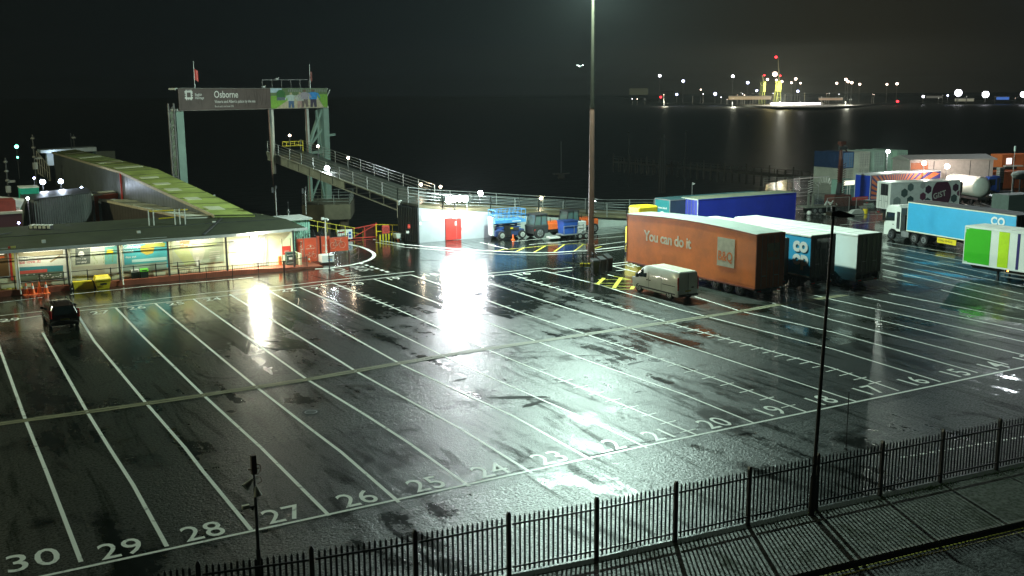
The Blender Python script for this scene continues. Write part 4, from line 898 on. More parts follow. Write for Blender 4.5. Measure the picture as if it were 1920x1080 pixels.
# sunburst trailer
q = G(1634,328,4.15)
tr, _ = trailer((q.x, q.y+1.3, 0), 0.0, 13.6, 2.6, .85, 4.15, 'curtain trailer with orange sunburst on its side and royal blue rear', mat('side_navy',(.03,.03,.16),.45), mat('door_royal',(.015,.05,.42),.4), mat('roof_pale',(.5,.56,.58),.5), rail_m=LGREY, frame_m=LGREY, curtain=False, wheels_side=(-1,), rear_doors=False)
b = MB(); SO = mat('ray_orange',(.62,.16,.05),.45); h = 1.306; cx_, cz_ = 4.6, .9
for i in range(22):
    a0 = math.pi*(i/22)+.03; a1 = a0+math.pi/22*.55; pts = [(cx_,cz_)]
    def lim(a):
        r = 99
        if math.cos(a) > 0: r = min(r, (13.4-cx_)/math.cos(a))
        if math.cos(a) < 0: r = min(r, (.15-cx_)/math.cos(a))
        if math.sin(a) > 1e-3: r = min(r, (4.0-cz_)/math.sin(a))
        return r
    p0 = (cx_+lim(a0)*math.cos(a0), cz_+lim(a0)*math.sin(a0)); p1 = (cx_+lim(a1)*math.cos(a1), cz_+lim(a1)*math.sin(a1))
    b.slab([(x, -h, z) for x, z in (pts[0], p0, p1)], (0,-.004,0), SO)
b.build('sunburst', tr)
b = MB(OFFW)
for x, s_ in ((6.4,.5),(7.2,.45),(8.0,.6),(8.9,.4),(9.7,.55)): b.box(x,x+.55,-h-.012,-h-.005,2.6,2.6+s_)
b.build('side_lettering', tr)
# ================================================================== RAMP, RETAINING WALL AND GANTRY
def lerp(a, b, t): return a+(b-a)*t
def guard(b, pts, h, rails, post_every, r=.035, pr=.05, m=None, posts=True):
    """posts and rails along a 3d polyline"""
    m = m or GALV
    for k in range(rails):
        z = h*(k+1)/rails
        for a, c in zip(pts[:-1], pts[1:]): b.bar(Vector(a)+Vector((0,0,z)), Vector(c)+Vector((0,0,z)), r*1.6, r*1.6, m)
    if posts:
        for a, c in zip(pts[:-1], pts[1:]):
            a = Vector(a); c = Vector(c); n = max(1, round((c-a).length/post_every))
            for i in range(n+1): p = a+(c-a)*(i/n); b.bar(p-Vector((0,0,.25)), p+Vector((0,0,h+.03)), pr*2, pr*1.4, m)
WY = 60.8
e_near = [PY(785,384,WY), PY(830,388,WY), PY(920,392,WY-.2), PY(1010,397,WY-.2), PY(1100,401,WY-.3), PY(1175,405,WY-.3)]
WW = mat('wall_mint_grey', (0.42,0.47,0.43), .55, 0, .18, .5)
t = thing('retaining_wall', 'pale retaining wall under the access road behind the parked plant', 'wall', (e_near[0].x, WY, 0))
o0 = Vector((e_near[0].x, WY, 0))
b = MB(WW); pts = [p-o0 for p in e_near]+[Vector((92,WY-.3,.3))-o0]
for i, (a, c) in enumerate(zip(pts[:-1], pts[1:])):
    off = -.0 if i < 2 else .25
    b.rings([[(a.x,a.y+off,0),(c.x,c.y+off,0),(c.x,c.y+.6,0),(a.x,a.y+.6,0)],[(a.x,a.y+off,a.z-.32),(c.x,c.y+off,c.z-.32),(c.x,c.y+.6,c.z-.32),(a.x,a.y+.6,a.z-.32)]], mat('wall_blue_grey', (0.40,0.44,0.46), .5, 0, .12, .6) if i < 2 else WW)
b.build('wall', t)
b = MB(mat('wall_joint',(0.22,0.25,0.24),.6))
for p_ in (960,1000,1040,1090,1140): q = PY(p_, 420, WY-.02)-o0; b.box(q.x-.02,q.x+.02,.225,.245,.05,1.5)
b.build('wall_joints', t)
dm = mat('door_red', (0.50,0.045,0.035), .45, 0, .15, 1.0)
d0 = PY(836,449,WY)-o0; d1 = PY(875,408,WY)-o0
b = MB(DRED); b.box(d0.x-.08,d1.x+.08,-.04,-.0,0.02,d1.z+.08); df = b.build('door_frame', t)
for i in (0,1):
    xa = lerp(d0.x,d1.x,i*.5)+.01; xb_ = lerp(d0.x,d1.x,(i+1)*.5)-.01
    b = MB(dm); b.box(xa,xb_,-.075,-.041,.04,d1.z)
    for k in range(5): b.box(xa+.15,xb_-.15,-.082,-.076,d1.z*.42+k*.07,d1.z*.42+k*.07+.03)
    dd = b.build('door', t)
b = MB(OFFW); b.box(d0.x+1.02,d0.x+1.22,-.09,-.083,d1.z*.68,d1.z*.86); b.build('door_notice', t)
b = MB(WHITE); q = PY(790,405,WY)-o0; q2 = PY(805,413,WY)-o0; b.box(q.x,q2.x,-.05,-.001,q2.z,q.z); q = PY(786,416,WY)-o0; q2 = PY(790,422,WY)-o0; b.box(q.x,q2.x,-.05,-.001,q2.z,q.z); b.build('wall_sign', t)
# access road deck on the wall
farE = [p+Vector((.9 if i else 1.4, 5.6, .05)) for i, p in enumerate(e_near)]+[Vector((96,65.5,.12))]
nearE = [p.copy() for p in e_near]+[Vector((96,WY-.3,.1))]
DECK = mat('road_deck', (0.17,0.155,0.09), .42, 0, .3, .6, .2)
t = thing('access_road', 'raised access road with steel parapet rails along the retaining wall', 'elevated road', (nearE[0].x, nearE[0].y, 0)); o1 = Vector((nearE[0].x, nearE[0].y, 0))
b = MB(DECK)
for i in range(len(nearE)-1):
    a, c, d, e = [v-o1 for v in (nearE[i], nearE[i+1], farE[i+1], farE[i])]; dz = Vector((0,0,.3))
    b.rings([[tuple(v-dz) for v in (a,c,d,e)], [tuple(v) for v in (a,c,d,e)]])
b.build('deck', t)
RAILM = mat('rail_grey', (0.36,0.40,0.38), .4, .5, .2)
b = MB(RAILM); guard(b, [v-o1 for v in nearE], 1.25, 4, 3.4, .035, .05, RAILM); b.build('parapet', t)
b = MB(RAILM); guard(b, [v-o1 for v in farE], 1.25, 4, 3.4, .035, .05, RAILM); b.build('parapet', t)
# linkspan rising to the berth
n0, n1 = PY(746,376,65.0), PY(502,284,97.0)
wv = Vector((4.6, .75, .05))
t = thing('linkspan_ramp', 'long sloping steel linkspan with railings rising to the gantry', 'ramp', (n0.x, n0.y, 0)); o2 = Vector((n0.x, n0.y, 0))
STL = mat('steel_pale', (0.55,0.58,0.52), .5, .3, .3, .5); b = MB(mat('ramp_deck',(0.07,0.075,0.065),.35,0,.3,.4))
a, c = n0-o2, n1-o2
b.rings([[tuple(v-Vector((0,0,.25))) for v in (a, a+wv, c+wv, c)], [tuple(v) for v in (a, a+wv, c+wv, c)]])
j0 = farE[0]-o2; j1 = nearE[0]-o2
b.rings([[tuple(v-Vector((0,0,.25))) for v in (a, j1, j0, a+wv)], [tuple(v) for v in (a, j1, j0, a+wv)]]); b.build('deck', t)
b = MB(STL)
ns = 11
for i in range(ns):
    p = a+(c-a)*(i/ns); q = a+(c-a)*((i+.94)/ns)
    dn = Vector((0,0,.95 if i > 2 else .95))
    if i > 3 or i in (): b.rings([[tuple(p-dn),tuple(q-dn),tuple(q-Vector((0,0,.05))),tuple(p-Vector((0,0,.05)))],[tuple(v+Vector((.12,.02,0))) for v in (p-dn,q-dn,q-Vector((0,0,.05)),p-Vector((0,0,.05)))]])
b.bar(a-Vector((0,0,.05)), c-Vector((0,0,.05)), .16,.12); b.bar(a-Vector((0,0,1.0)), c-Vector((0,0,1.0)), .16,.12); b.bar(a+wv-Vector((0,0,1.0)), c+wv-Vector((0,0,1.0)), .16,.12)
for i in range(ns+1): p = a+(c-a)*(i/ns); b.bar(p-Vector((0,0,1.0)), p+Vector((0,0,.0)), .1,.1); b.bar(p-Vector((0,0,.98)), p+wv-Vector((0,0,.98)), .1,.1)
b.build('side_girder', t)
for side, off in (('near', Vector((0,0,0))), ('far', wv)):
    b = MB(RAILM); guard(b, [a+off, c+off], 1.3, 4, 3.3, .03, .045, RAILM); b.build('parapet', t)
b = MB(RAILM); guard(b, [a, j1], 1.3, 4, 2.0, .03, .045, RAILM); b.build('parapet', t)
b = MB(YELLOW); g0, g1 = c+wv*.35-(c-a).normalized()*1.0, c+wv*.95-(c-a).normalized()*1.2
for z in (1.3, .75): b.bar(g0+Vector((0,0,z)), g1+Vector((0,0,z)), .06)
for k in range(6): p = g0+(g1-g0)*(k/5); b.bar(p+Vector((0,0,.75)), p+Vector((0,0,1.3)), .05)
b.bar(g1, g1+Vector((0,0,1.35)), .08); b.bar(g0+Vector((0,0,1.3)), g1+Vector((0,0,.75)), .04); b.build('end_gate', t)
b = MB(STL); p = c; b.rings([[(p.x,p.y,p.z-.05),(p.x+.1,p.y+1.0,p.z-.05),(p.x+.1,p.y+1.0,p.z-.25),(p.x,p.y,p.z-1.0)],[(p.x+4.6,p.y+.7,p.z-.05),(p.x+4.7,p.y+1.7,p.z-.05),(p.x+4.7,p.y+1.7,p.z-.25),(p.x+4.6,p.y+.7,p.z-1.0)]]); b.build('end_flap', t)
b = MB(WHITE); q = PY(749,390,64.6)-o2; b.box(q.x-.22,q.x+.22,q.y-.15,q.y+.15,q.z-1.0,q.z+.8); b.build('hinge_post', t)
# lamps standing along ramp and road
def small_lamp(px_, py_, P, label, em, power, col, r=.16, h=1.9, group='small lamps along the ramp and access road', down=True):
    t = thing('ramp_lamp', label, 'lamp', (P.x, P.y, P.z-h), 0, group)
    b = MB(DGREY); b.cyl((0,0,0),(0,0,h), .05, .04, 8); b.build('post', t, True)
    b = MB(em); b.sph((0,0,h), r, em, 12); b.build('lamp_head', t, True)
    light('lamp_light', (0,-.25,h+.1), power, col, r*.7, t)
def ramp_at(px_, py_, tt, h=2.4): return n0+(n1-n0)*tt+wv*1.02+Vector((0,0,h))
for px_, py_, lab in ((543,254,'small warm lamp on the ramp farthest up by the yellow gate'),(596,274,'small warm lamp on the ramp just above the bright white floodlight'),(653,296,'small warm lamp on the ramp lowest of the three on its far rail')):
    Yd = {543:92.5, 596:84.0, 653:76.5}[px_]; small_lamp(0,0, PY(px_,py_,Yd), lab, E_WARM, 30, (1,.8,.55), .14, 1.5)
small_lamp(0,0, PY(789,346,67.5), 'small warm lamp on the access road, left of its close neighbour', E_WARM, 26, (1,.8,.55), .15, 1.7)
small_lamp(0,0, PY(826,350,67.0), 'small warm lamp on the access road, just left of the great floodlight', E_WARM, 26, (1,.82,.6), .14, 1.7)
small_lamp(0,0, PY(1014,372,66.3), 'small warm lamp on the access road above the parked plant', E_WARM, 45, (1,.85,.5), .14, 1.2)
small_lamp(0,0, PY(1116,377,66.0), 'tiny lamp on the access road right of the brown mast', E_COOL, 4, (.9,.95,1), .05, 1.2)
P_ = PY(613,315,82.0); t = thing('floodlight', 'white floodlight mounted under the ramp beside the gantry leg', 'floodlight', P_)
b = MB(DGREY); b.bar((0,0,-.9),(0,0,-.1),.08); b.box(-.3,.3,0.02,.25,-.2,.2); b.build('housing', t)
b = MB(E_COOL); b.sph((0,-.05,0), .30, E_COOL, 12); b.build('lamp_glass', t, True); light('lamp_light', (0,-.5,0), 420, (.85,.92,1), .25, t)
# great floodlight over the red doors
P_ = PY(857,375,WY-.7)
t = thing('floodlight', 'dazzling floodlight on a post over the red double doors', 'floodlight', P_)
b = MB(DGREY); b.cyl((0,.5,-1.2),(0,.5,.2),.06,.06,8); b.bar((-.9,.45,.0),(.9,.45,.0),.08); b.build('bracket', t)
for dx, dz in ((-.95,.05),(-.32,.12),(.32,.12),(.95,.05)):
    b = MB(DGREY); b.cyl((dx,.38,dz),(dx,.02,dz),.18,.34,14); o = b.build('flood_housing', t, True); b = MB(emat('flood_glass',(.93,.97,1),400)); b.sph((dx,0,dz), .33, sc=(1,.45,1), n=14); b.build('flood_lens', o, True)
light('flood_light', (0,-.75,.2), 11000, (.93,.97,1.0), .45, t, 'SPOT', (-14,-30,-3.0), 155, .5); light('flood_spill', (0,-1.6,.3), 1500, (.93,.97,1.0), .3, t)
P_ = PY(901,362,WY+.2)
t = thing('floodlight', 'bright floodlight on the parapet right of the dazzling one', 'floodlight', P_)
b = MB(DGREY); b.cyl((0,.2,-1.3),(0,.2,.1),.05,.05,8); b.build('bracket', t)
b = MB(E_COOL); b.sph((0,0,0), .24, emat('flood_glass2',(.93,.97,1),120), 12); b.build('lamp_glass', t, True); light('flood_light', (0,-.5,.1), 260, (.93,.97,1.0), .2, t)
# gantry
gL, gR = G(346,209,13.0), G(613,203,13.0)
gv = (gR-gL).normalized(); gn = Vector((gv.y,-gv.x,0))
ang = math.atan2(gv.y, gv.x); GLn = (gR-gL).length
LATT = mat('lattice_dull',(0.16,0.15,0.14),.7,0,.3)
t = thing('gantry', 'tall pale green steel gantry spanning the berth with lattice legs', 'gantry', (gL.x, gL.y, 0), ang)
GG = mat('gantry_green', (0.20,0.29,0.24), .5, 0, .25, .4)
b = MB(GG); b.box(-.95,.15-.05,.3,1.3,-3,13.0); b.build('left_leg', t)
b = MB(GG); b.box(GLn-.35,GLn+.65,.3,1.3,1.0,13.0); b.build('right_leg', t)
b = MB(LATT)
for x0 in (-1.9,):
    b.bar((x0,.4,0),(x0,.4,13.9),.14); b.bar((x0+.75,.4,0),(x0+.75,.4,13.9),.14)
    for k in range(12): z = k*1.15; b.bar((x0,.4,z),(x0+.75,.4,z),.08); b.bar((x0,.4,z),(x0+.75,.4,z+1.15),.08)
b.build('lattice_ladder', t)
b = MB(GG)
b.bar((GLn-2.9,.8,1.0),(GLn-2.9,.8,8.4),.42,.42); b.bar((GLn-2.9,.8,7.3),(GLn-.3,.8,7.3),.35,.35); b.bar((GLn-2.9,.8,8.2),(GLn-.3,.8,12.8),.35,.35); b.bar((GLn-2.9,.8,8.0),(GLn-.3,.8,10.3),.28,.28); b.bar((GLn-1.0,.8,7.3),(GLn-1.2,.8,12.8),.22,.22); b.bar((GLn-1.2,.8,12.6),(GLn-.5,.8,7.4),.15,.15)
b.bar((GLn-2.9,.8,1.0),(GLn-.3,.8,5.0),.2,.2); b.bar((GLn-.3,.8,1.0),(GLn-1.4,.8,6.8),.2,.2); b.bar((GLn+.5,.8,9.4),(GLn+2.2,.8,9.5),.3,.3)
b.build('bracing', t)
b = MB(STL); b.box(-.9,GLn+.6,.25,1.35,13.05,13.3); b.box(-.9,GLn+.6,.25,1.35,15.4,15.6); b.bar((GLn-9.5,.6,13.0),(GLn-9.5,.6,5.0),.35,.35) ; b.bar((GLn-2.2-1.0,.6,13.0),(GLn-3.2,.6,8.4),.35,.35)
for k in range(16): x = k*GLn/15; b.bar((x,.8,13.3),(x+GLn/15,.8,15.4),.12)
b.build('top_beam', t)
b = MB(GALV); b.bar((GLn*.55,.8,16.6),(GLn-1.8,.8,16.7),.05)
for k in range(6): b.bar((GLn*(.55+.07*k),.8,15.6),(GLn*(.55+.07*k),.8,16.6),.04)
b.build('top_handrail', t)
RUST = mat('rope_rust', (0.20,0.11,0.08), .8)
def rope(b, pts, r=.06): b.tube(pts, r, 6)
b = MB(RUST); rope(b, [(GLn-10.3,.3,13),(GLn-10.2,.3,6),(GLn-10.0,.3,2.0),(GLn-9.2,.2,-1.0)], .09); b.build('hanging_rope', t, True)
b = MB(RUST); rope(b, [(GLn-3.7,.3,13),(GLn-3.6,.3,6),(GLn-3.5,.3,0.5)], .09); b.build('hanging_rope', t, True)
for x, c_ in ((1.7, RED), (GLn-3.0, DRED)):
    tt = thing('flag', 'faded red flag on the %s of the gantry' % ('left end' if x < 5 else 'right end'), 'flag', gL+gv*x+Vector((0,0,2.6)), ang)
    b = MB(GALV); b.cyl((0,0,0),(0,0,3.0),.04,.03,6); b.build('flagpole', tt, True)
    b = MB(c_); rs = [];
    for k in range(6): rs.append((.05+.12*k*(1 if x<5 else .7), .1*math.sin(k*1.7)))
    for (xa, ya), (xc, yc) in zip(rs[:-1], rs[1:]): b.rings([[(xa,ya,1.0-xa*.6),(xc,yc,1.0-xc*.6),(xc,yc+.015,1.0-xc*.6),(xa,ya+.015,1.0-xa*.6)],[(xa,ya,2.2-xa*.5),(xc,yc,2.2-xc*.5),(xc,yc+.015,2.2-xc*.5),(xa,ya+.015,2.2-xa*.5)]])
    b.build('flag_cloth', tt)
# banner hung on the gantry
t = thing('banner', 'wide brown advertising banner with family photo hung across the gantry', 'banner', tuple(gL), ang)
BR = mat('banner_brown', (0.085,0.060,0.052), .6, 0, .25, .5); x0, x1 = -.75, GLn+.1; zt_, zb_ = 2.58, .12
xs = lerp(x0, x1, .58)
b = MB(BR); b.box(x0,xs,-.06,0,zb_,zt_)
rr = random.Random(8)
for k in range(46):
    x = rr.uniform(x0+.1,xs-.2); z0_ = rr.uniform(zb_,zb_+.8); z1_ = rr.uniform(zt_-.9,zt_)
    b.bar((x,-.062,z0_),(x+rr.uniform(-.3,.3),-.062,z1_),.03,.02)
b.build('banner_cloth', t)
b = MB(WHITE); BW = mat('banner_white', (.62,.60,.56), .5, 0, .1)
b.text('Osborne', (4.35,-.085,1.50), (.92,0,0), (0,0,1), 1.12, BW, bold=.008); b.build('title_lettering', t); b = MB(WHITE); b.text("Victoria and Albert's palace by the sea", (4.4,-.085,.90), (.9,0,0), (0,0,1), .46, BW, bold=.006); b.build('subtitle_lettering', t); b = MB(WHITE); b.text('Book early and save 15%', (4.4,-.085,.40), (.9,0,0), (0,0,1), .32, BW)
b.build('small_lettering', t); b = MB(WHITE); b.text('English', (1.55,-.085,1.72), (.9,0,0), (0,0,1), .42, BW, bold=.004); b.text('Heritage', (1.55,-.085,1.36), (.9,0,0), (0,0,1), .42, BW, bold=.004); b.build('emblem_lettering', t)
b = MB(BW)
for k in range(5):
    u_ = .05+k*.24
    if k in (0,4): continue
for a_ in (.16,.86):
    b.box(.1,1.22,-.09,-.08,1.25+a_,1.25+a_+.14); b.box(.1+a_,.1+a_+.14,-.091,-.081,1.25,2.41)
for k in range(3):
    for s_ in (.02,1.02): b.box(.32+k*.24,.42+k*.24,-.092,-.082,1.25+s_,1.25+s_+.14); b.box(.09+s_,.09+s_+.14,-.0925,-.0825,1.5+k*.24,1.6+k*.24)
b.build('square_emblem', t)
PG = lambda n_, c: mat('photo_'+n_, c, .5, 0, .3, 3.0)
b = MB(); Wp = x1-xs; Hp = zt_-zb_
def pp(pts, m, dy): b.slab([(xs+u*Wp, dy, zb_+v*Hp) for u, v in pts], (0,.006,0), m)
pp([(0,0),(1,0),(1,1),(0,1)], PG('lawn',(.17,.34,.04)), -.06); pp([(0,.62),(1,.70),(1,1),(0,1)], PG('trees',(.10,.15,.06)), -.068); pp([(.08,0),(.93,0),(.80,.62),(.40,.62)], PG('path',(.42,.36,.24)), -.070); pp([(.0,.78),(.22,.80),(.18,1),(0,1)], PG('sky',(.35,.45,.50)), -.070)
pp([(.10,.55),(.24,.55),(.24,.8),(.20,.92),(.14,.92),(.10,.8)], PG('bush',(.03,.12,.03)), -.074); pp([(.10,.40),(.25,.40),(.25,.55),(.10,.55)], PG('stone',(.10,.12,.15)), -.074)
for k in range(22): u = .30+k*.032; pp([(u,.82),(u+.016,.82),(u+.016,.98-rr.uniform(0,.08)),(u,.98)], PG('crowd',(.45,.42,.36) if k % 2 else (.2,.2,.2)), -.073)
b.build('banner_photo', t)
def figure(u, v0, h, top, leg, hair, dy, lean=0):
    w = h*.16; b = MB()
    def s(pts, m, d): b.slab([(xs+(u+a*w*1.25/1)*1*Wp*1.0, d, zb_+(v0+c*h)*Hp) for a, c in pts], (0,.005,0), m)
    s([(-.30,.0),(-.08,.0),(.0,.30),(.10,.0),(.34,.0),(.30,.48),(-.28,.48)], leg, dy); s([(-.36,.44),(.36,.44),(.42,.78),(.18,.84),(-.18,.84),(-.42,.78)], top, dy-.004)
    s([(.38,.74),(.62,.50),(.70,.54),(.46,.82)], top, dy-.003); s([(-.38,.74),(-.60,.52),(-.68,.56),(-.46,.82)], top, dy-.003)
    s([(.14*math.cos(i*.785),.91+.08*math.sin(i*.785)) for i in range(8)], hair, dy-.006)
    b.build('printed_figure', t)
SK = PG('skin',(.40,.26,.18))
figure(.34,.02,.78,PG('paleblue',(.42,.48,.45)),PG('jean',(.05,.10,.20)),PG('straw',(.40,.33,.20)),-.082)
figure(.50,.0,.82,PG('grey1',(.38,.38,.34)),PG('rose',(.35,.22,.20)),PG('straw',(.40,.33,.20)),-.084)
figure(.58,.05,.90,PG('plaid',(.30,.26,.30)),PG('brownleg',(.12,.09,.08)),PG('brownh',(.13,.08,.05)),-.086)
figure(.735,.03,.93,PG('blueshirt',(.03,.22,.55)),PG('darkleg',(.04,.03,.06)),PG('brownh',(.13,.08,.05)),-.082)
# birds on the banner top and one over the yard
def gull(P, label, s=1.0, fly=False):
    t = thing('gull', label, 'gull', P, .4); GU = mat('gull_white', (.72,.73,.74), .6); b = MB(GU)
    b.sph((0,0,.14), .13, sc=(1.7,.8,.8)); b.sph((.21,0,.26), .065, n=8); b.cyl((.26,0,.255),(.36,0,.235),.018,.004,6, YELLOW)
    b.slab([(-.2,-.05,.14),(-.42,-.07,.15),(-.42,.07,.15),(-.2,.05,.14)], (0,0,.02))
    if fly:
        for s_ in (1,-1): b.slab([(.1,s_*.08,.18),(-.12,s_*.08,.18),(-.10,s_*.4,.36),(-.2,s_*.72,.30),(.02,s_*.42,.40)], (0,0,.02))
    else: b.cyl((0,-.03,0),(0,-.03,.08),.01,.01,5,YELLOW); b.cyl((0,.03,0),(0,.03,.08),.01,.01,5,YELLOW)
    o = b.build('gull_body', t, True); t.scale = (s,s,s)
gull(gL+gv*(GLn*.56)+gn*-.8+Vector((0,0,2.62)), 'white gull perched on the banner top, left of the two')
gull(gL+gv*(GLn*.66)+gn*-.8+Vector((0,0,3.62)), 'white gull perched on the handrail, right of the two above the banner')
gull(DIST(1088,127,86), 'white gull flying above the yard left of the tall mast', .5, True)
# caisson carrying the right leg
q0, q1 = G(595,383,1.0), G(662,383,1.0)
t = thing('concrete_pier', 'rust stained concrete pier standing in the water under the gantry leg', 'pier', ((q0.x+q1.x)/2, (q0.y+q1.y)/2+3, 0), math.radians(-25))
b = MB(mat('pier_stained', (0.13,0.12,0.08), .8, 0, .5, .35, .4)); b.box(-2.9,3.2,-3.2,5.5,-.9,1.0); b.build('pier_cap', t)
for x, y in ((-2,-2),(0,-2.2),(2.2,-2),(-2,3),(2,3)):
    b = MB(mat('pile_rust',(0.09,0.065,0.04),.85,0,.5,.4)); b.cyl((x,y,-5),(x,y,-.9),.55,.55,14); b.build('pile', t, True)
b = MB(RAILM); guard(b, [Vector((-2.8,-3.1,1)),Vector((3.1,-3.1,1)),Vector((3.1,5.4,1)),Vector((-2.8,5.4,1)),Vector((-2.8,-3.1,1))], 1.2, 3, 2.0, .03,.04, RAILM); b.build('handrail', t)
# ------------------------------------------------------------------ gate, yellow rails, ring housing, striped guard
a, c = G(657,449), G(706,446)
t = thing('red_gate', 'red steel field gate with diagonal brace across the slipway road', 'gate', a, math.atan2(c.y-a.y, c.x-a.x)); L = (c-a).length
b = MB(RED); b.bar((0,0,.12),(L,0,.12),.09); b.bar((0,0,1.05),(L,0,1.45),.09); b.bar((.1,0,.12),(L,0,1.42),.07); b.bar((L,0,0),(L,0,1.6),.14); b.bar((0,0,0),(0,0,1.1),.1); b.bar((L*.55,0,.12),(L*.55,0,1.3),.08); b.build('frame', t)
b = MB(mat('mesh_red',(0.30,0.04,0.03),.6))
for k in range(14): b.bar((L*(.5+.035*k),0.02,.14),(L*(.5+.035*k),0.02,1.25),.02)
b.build('mesh_infill', t)
q = G(651,451); t = thing('gate_notice', 'white and blue notice board tied to the left end of the red gate', 'notice board', q, -.15)
b = MB(WHITE); b.box(-1.0,.55,-.03,.0,.15,1.15); b.build('board', t)
b = MB(BLUE); b.box(.18,.42,-.04,-.031,.3,.55); b.box(.18,.42,-.04,-.031,.65,.9); b.build('blue_marks', t)
b = MB(RED); b.box(-.95,-.3,-.04,-.031,.8,.95); b.box(-.6,.1,-.04,-.031,.5,.56,DGREY); b.build('red_marks', t)
YR = mat('rail_yellow', (0.55,0.46,0.05), .5, 0, .25)
t = thing('yellow_handrail', 'yellow handrail sloping behind the red hoarding toward the gate', 'handrail', (0,0,0)); b = MB(YR)
p0, p1 = PY(577,412,64.5), PY(680,430,67.3); t.location = (p0.x,p0.y,0); p1 = p1-Vector((p0.x,p0.y,0)); p0 = Vector((0,0,p0.z))
b.bar(p0, p1, .06); b.bar(p0-Vector((0,0,.5)), p1-Vector((0,0,.5)), .05)
for k in range(7): p = lerp(p0, p1, k/6); b.bar(p, p-Vector((0,0,1.05)), .06)
b.build('rails', t)
a, c = G(706,447), G(767,448)
t = thing('yellow_frame_rail', 'bright yellow square frame railing between red gate and dark wall', 'railing', a, math.atan2(c.y-a.y, c.x-a.x)); L = (c-a).length; b = MB(YELLOW)
for z in (.75,1.45): b.bar((0,0,z),(L,0,z),.07)
for x in (0,L*.5): b.bar((x,0,0),(x,0,1.48),.09)
b.build('rails', t)
q = G(722,449); t = thing('lifebuoy_housing', 'red lifebuoy housing fixed on the yellow frame railing', 'lifebuoy box', (q.x,q.y-.12,0))
HM = mat('housing_red',(0.50,0.06,0.05),.4); b = MB(HM); b.bbox(-.42,.42,-.22,-.0,.66,1.50,.08); b.build('housing', t)
b = MB(mat('housing_dark_red',(0.25,0.03,0.03),.4)); c0 = Vector((0,-.235,1.07)); n_=20
for r0, r1 in ((.28,.20),(.12,.07)):
    for i in range(n_):
        a0, a1 = 2*math.pi*i/n_, 2*math.pi*(i+1)/n_
        b.add([(r0*math.cos(a0),-.235,1.07+r0*math.sin(a0)),(r0*math.cos(a1),-.235,1.07+r0*math.sin(a1)),(r1*math.cos(a1),-.235,1.07+r1*math.sin(a1)),(r1*math.cos(a0),-.235,1.07+r1*math.sin(a0))],[(0,1,2,3)])
b.build('ring_moulding', t)
q = G(722,449); t = thing('striped_guard', 'low black and yellow striped guard below the red lifebuoy box', 'barrier', (q.x,q.y-.5,0), -.05)
b = MB(BLACK); b.box(-.95,.95,-.1,.1,0,.62); b.build('panel', t)
b = MB(YELLOW)
for k in range(6): b.cyl((-.8+k*.32,-.13,0),(-.8+k*.32,-.13,.66),.07,.07,8)
b.build('yellow_stripes', t)
cone(G(748,449), 'orange cone standing before the small pale trailer by the dark wall', s=1.0)
q = G(756,450); t = thing('hand_trailer', 'small pale box trailer tipped beside the dark end wall', 'trailer', q, .1)
b = MB(OFFW); b.rings([[(-.9,-.3,.25),(.5,-.3,.25),(.5,.4,.25),(-.9,.4,.25)],[(-1.0,-.35,.75),(.6,-.35,.75),(.6,.45,.75),(-1.0,.45,.75)]]); b.bar((.5,0,.4),(1.1,0,.15),.06,.06,DGREY); b.build('tub', t)
for x in (-.5,.2): wheel(t, x, -.38, .16, .1, -1)
# dark end wall next to the grey wall
t = thing('end_wall', 'dark slatted end wall left of the grey wall under the hinge', 'wall', (e_near[0].x-.05, WY, 0)); b = MB(mat('slat_dark',(0.05,0.058,0.062),.5,.2,.2))
q = PY(747,448,WY+3.6); dx = q.x-(e_near[0].x-.05)
for k in range(12): x = dx*k/12; y = 3.6*k/12; b.box(x-.1,x+.06,y,y+.2,0,e_near[0].z-.3)
b.build('slats', t)
b = MB(RED); b.box(-1.0,-.75,.4,.5,1.5,1.9); b.box(-1.2,-.9,.4,.5,1.0,1.25,OFFW); b.build('hydrant_box', t)
# ------------------------------------------------------------------ red cycle hoarding and its neighbours
HY = 55.0; t = thing('cycle_hoarding', 'orange red hoarding panels with white bicycle symbols around the cycle park', 'hoarding', (PY(558,490,HY).x, HY, 0)); ox, oy = t.location.x, t.location.y
def hpanel(pa, pb, ptop, pbot, y, name='panel'):
    a = PY(pa, pbot, y); c = PY(pb, ptop, y); b = MB(ORED); b.box(a.x-ox+.02,c.x-ox-.02,y-oy-.03,y-oy+.03,max(a.z,.03),c.z)
    o = b.build('panel', t); b = MB(mat('panel_edge',(.35,.12,.10),.5)); z0, z1 = max(a.z,.03), c.z
    for xx in (a.x-ox+.03, c.x-ox-.06): b.box(xx,xx+.03,y-oy-.036,y-oy-.031,z0,z1)
    b.box(a.x-ox+.061,c.x-ox-.061,y-oy-.036,y-oy-.031,z1-.05,z1-.01); b.build('panel_edging', o); return a.x-ox, c.x-ox, z0, z1, o
def bike(b, cx, cz, s, y, m):
    def ring(x, z, r):
        n = 18
        for i in range(n):
            a0, a1 = 2*math.pi*i/n, 2*math.pi*(i+1)/n; b.bar((x+r*math.cos(a0),y,z+r*math.sin(a0)),(x+r*math.cos(a1),y,z+r*math.sin(a1)),.045*s*1.4,.01,m)
    ring(cx-.52*s, cz-.12*s, .33*s); ring(cx+.52*s, cz-.12*s, .33*s)
    L = [((-.52,-.12),(-.22,.32)),((-.22,.32),(.36,.32)),((.36,.32),(-.05,-.16)),((-.05,-.16),(-.22,.32)),((-.52,-.12),(-.05,-.16)),((.36,.32),(.52,-.12)),((.36,.32),(.30,.52)),((.30,.52),(.48,.54)),((-.22,.32),(-.26,.44)),((-.38,.46),(-.14,.46))]
    for p, q in L: b.bar((cx+p[0]*s,y,cz+p[1]*s),(cx+q[0]*s,y,cz+q[1]*s),.06*s,.01,m)
PW = mat('panel_print', (.62,.52,.42), .5)
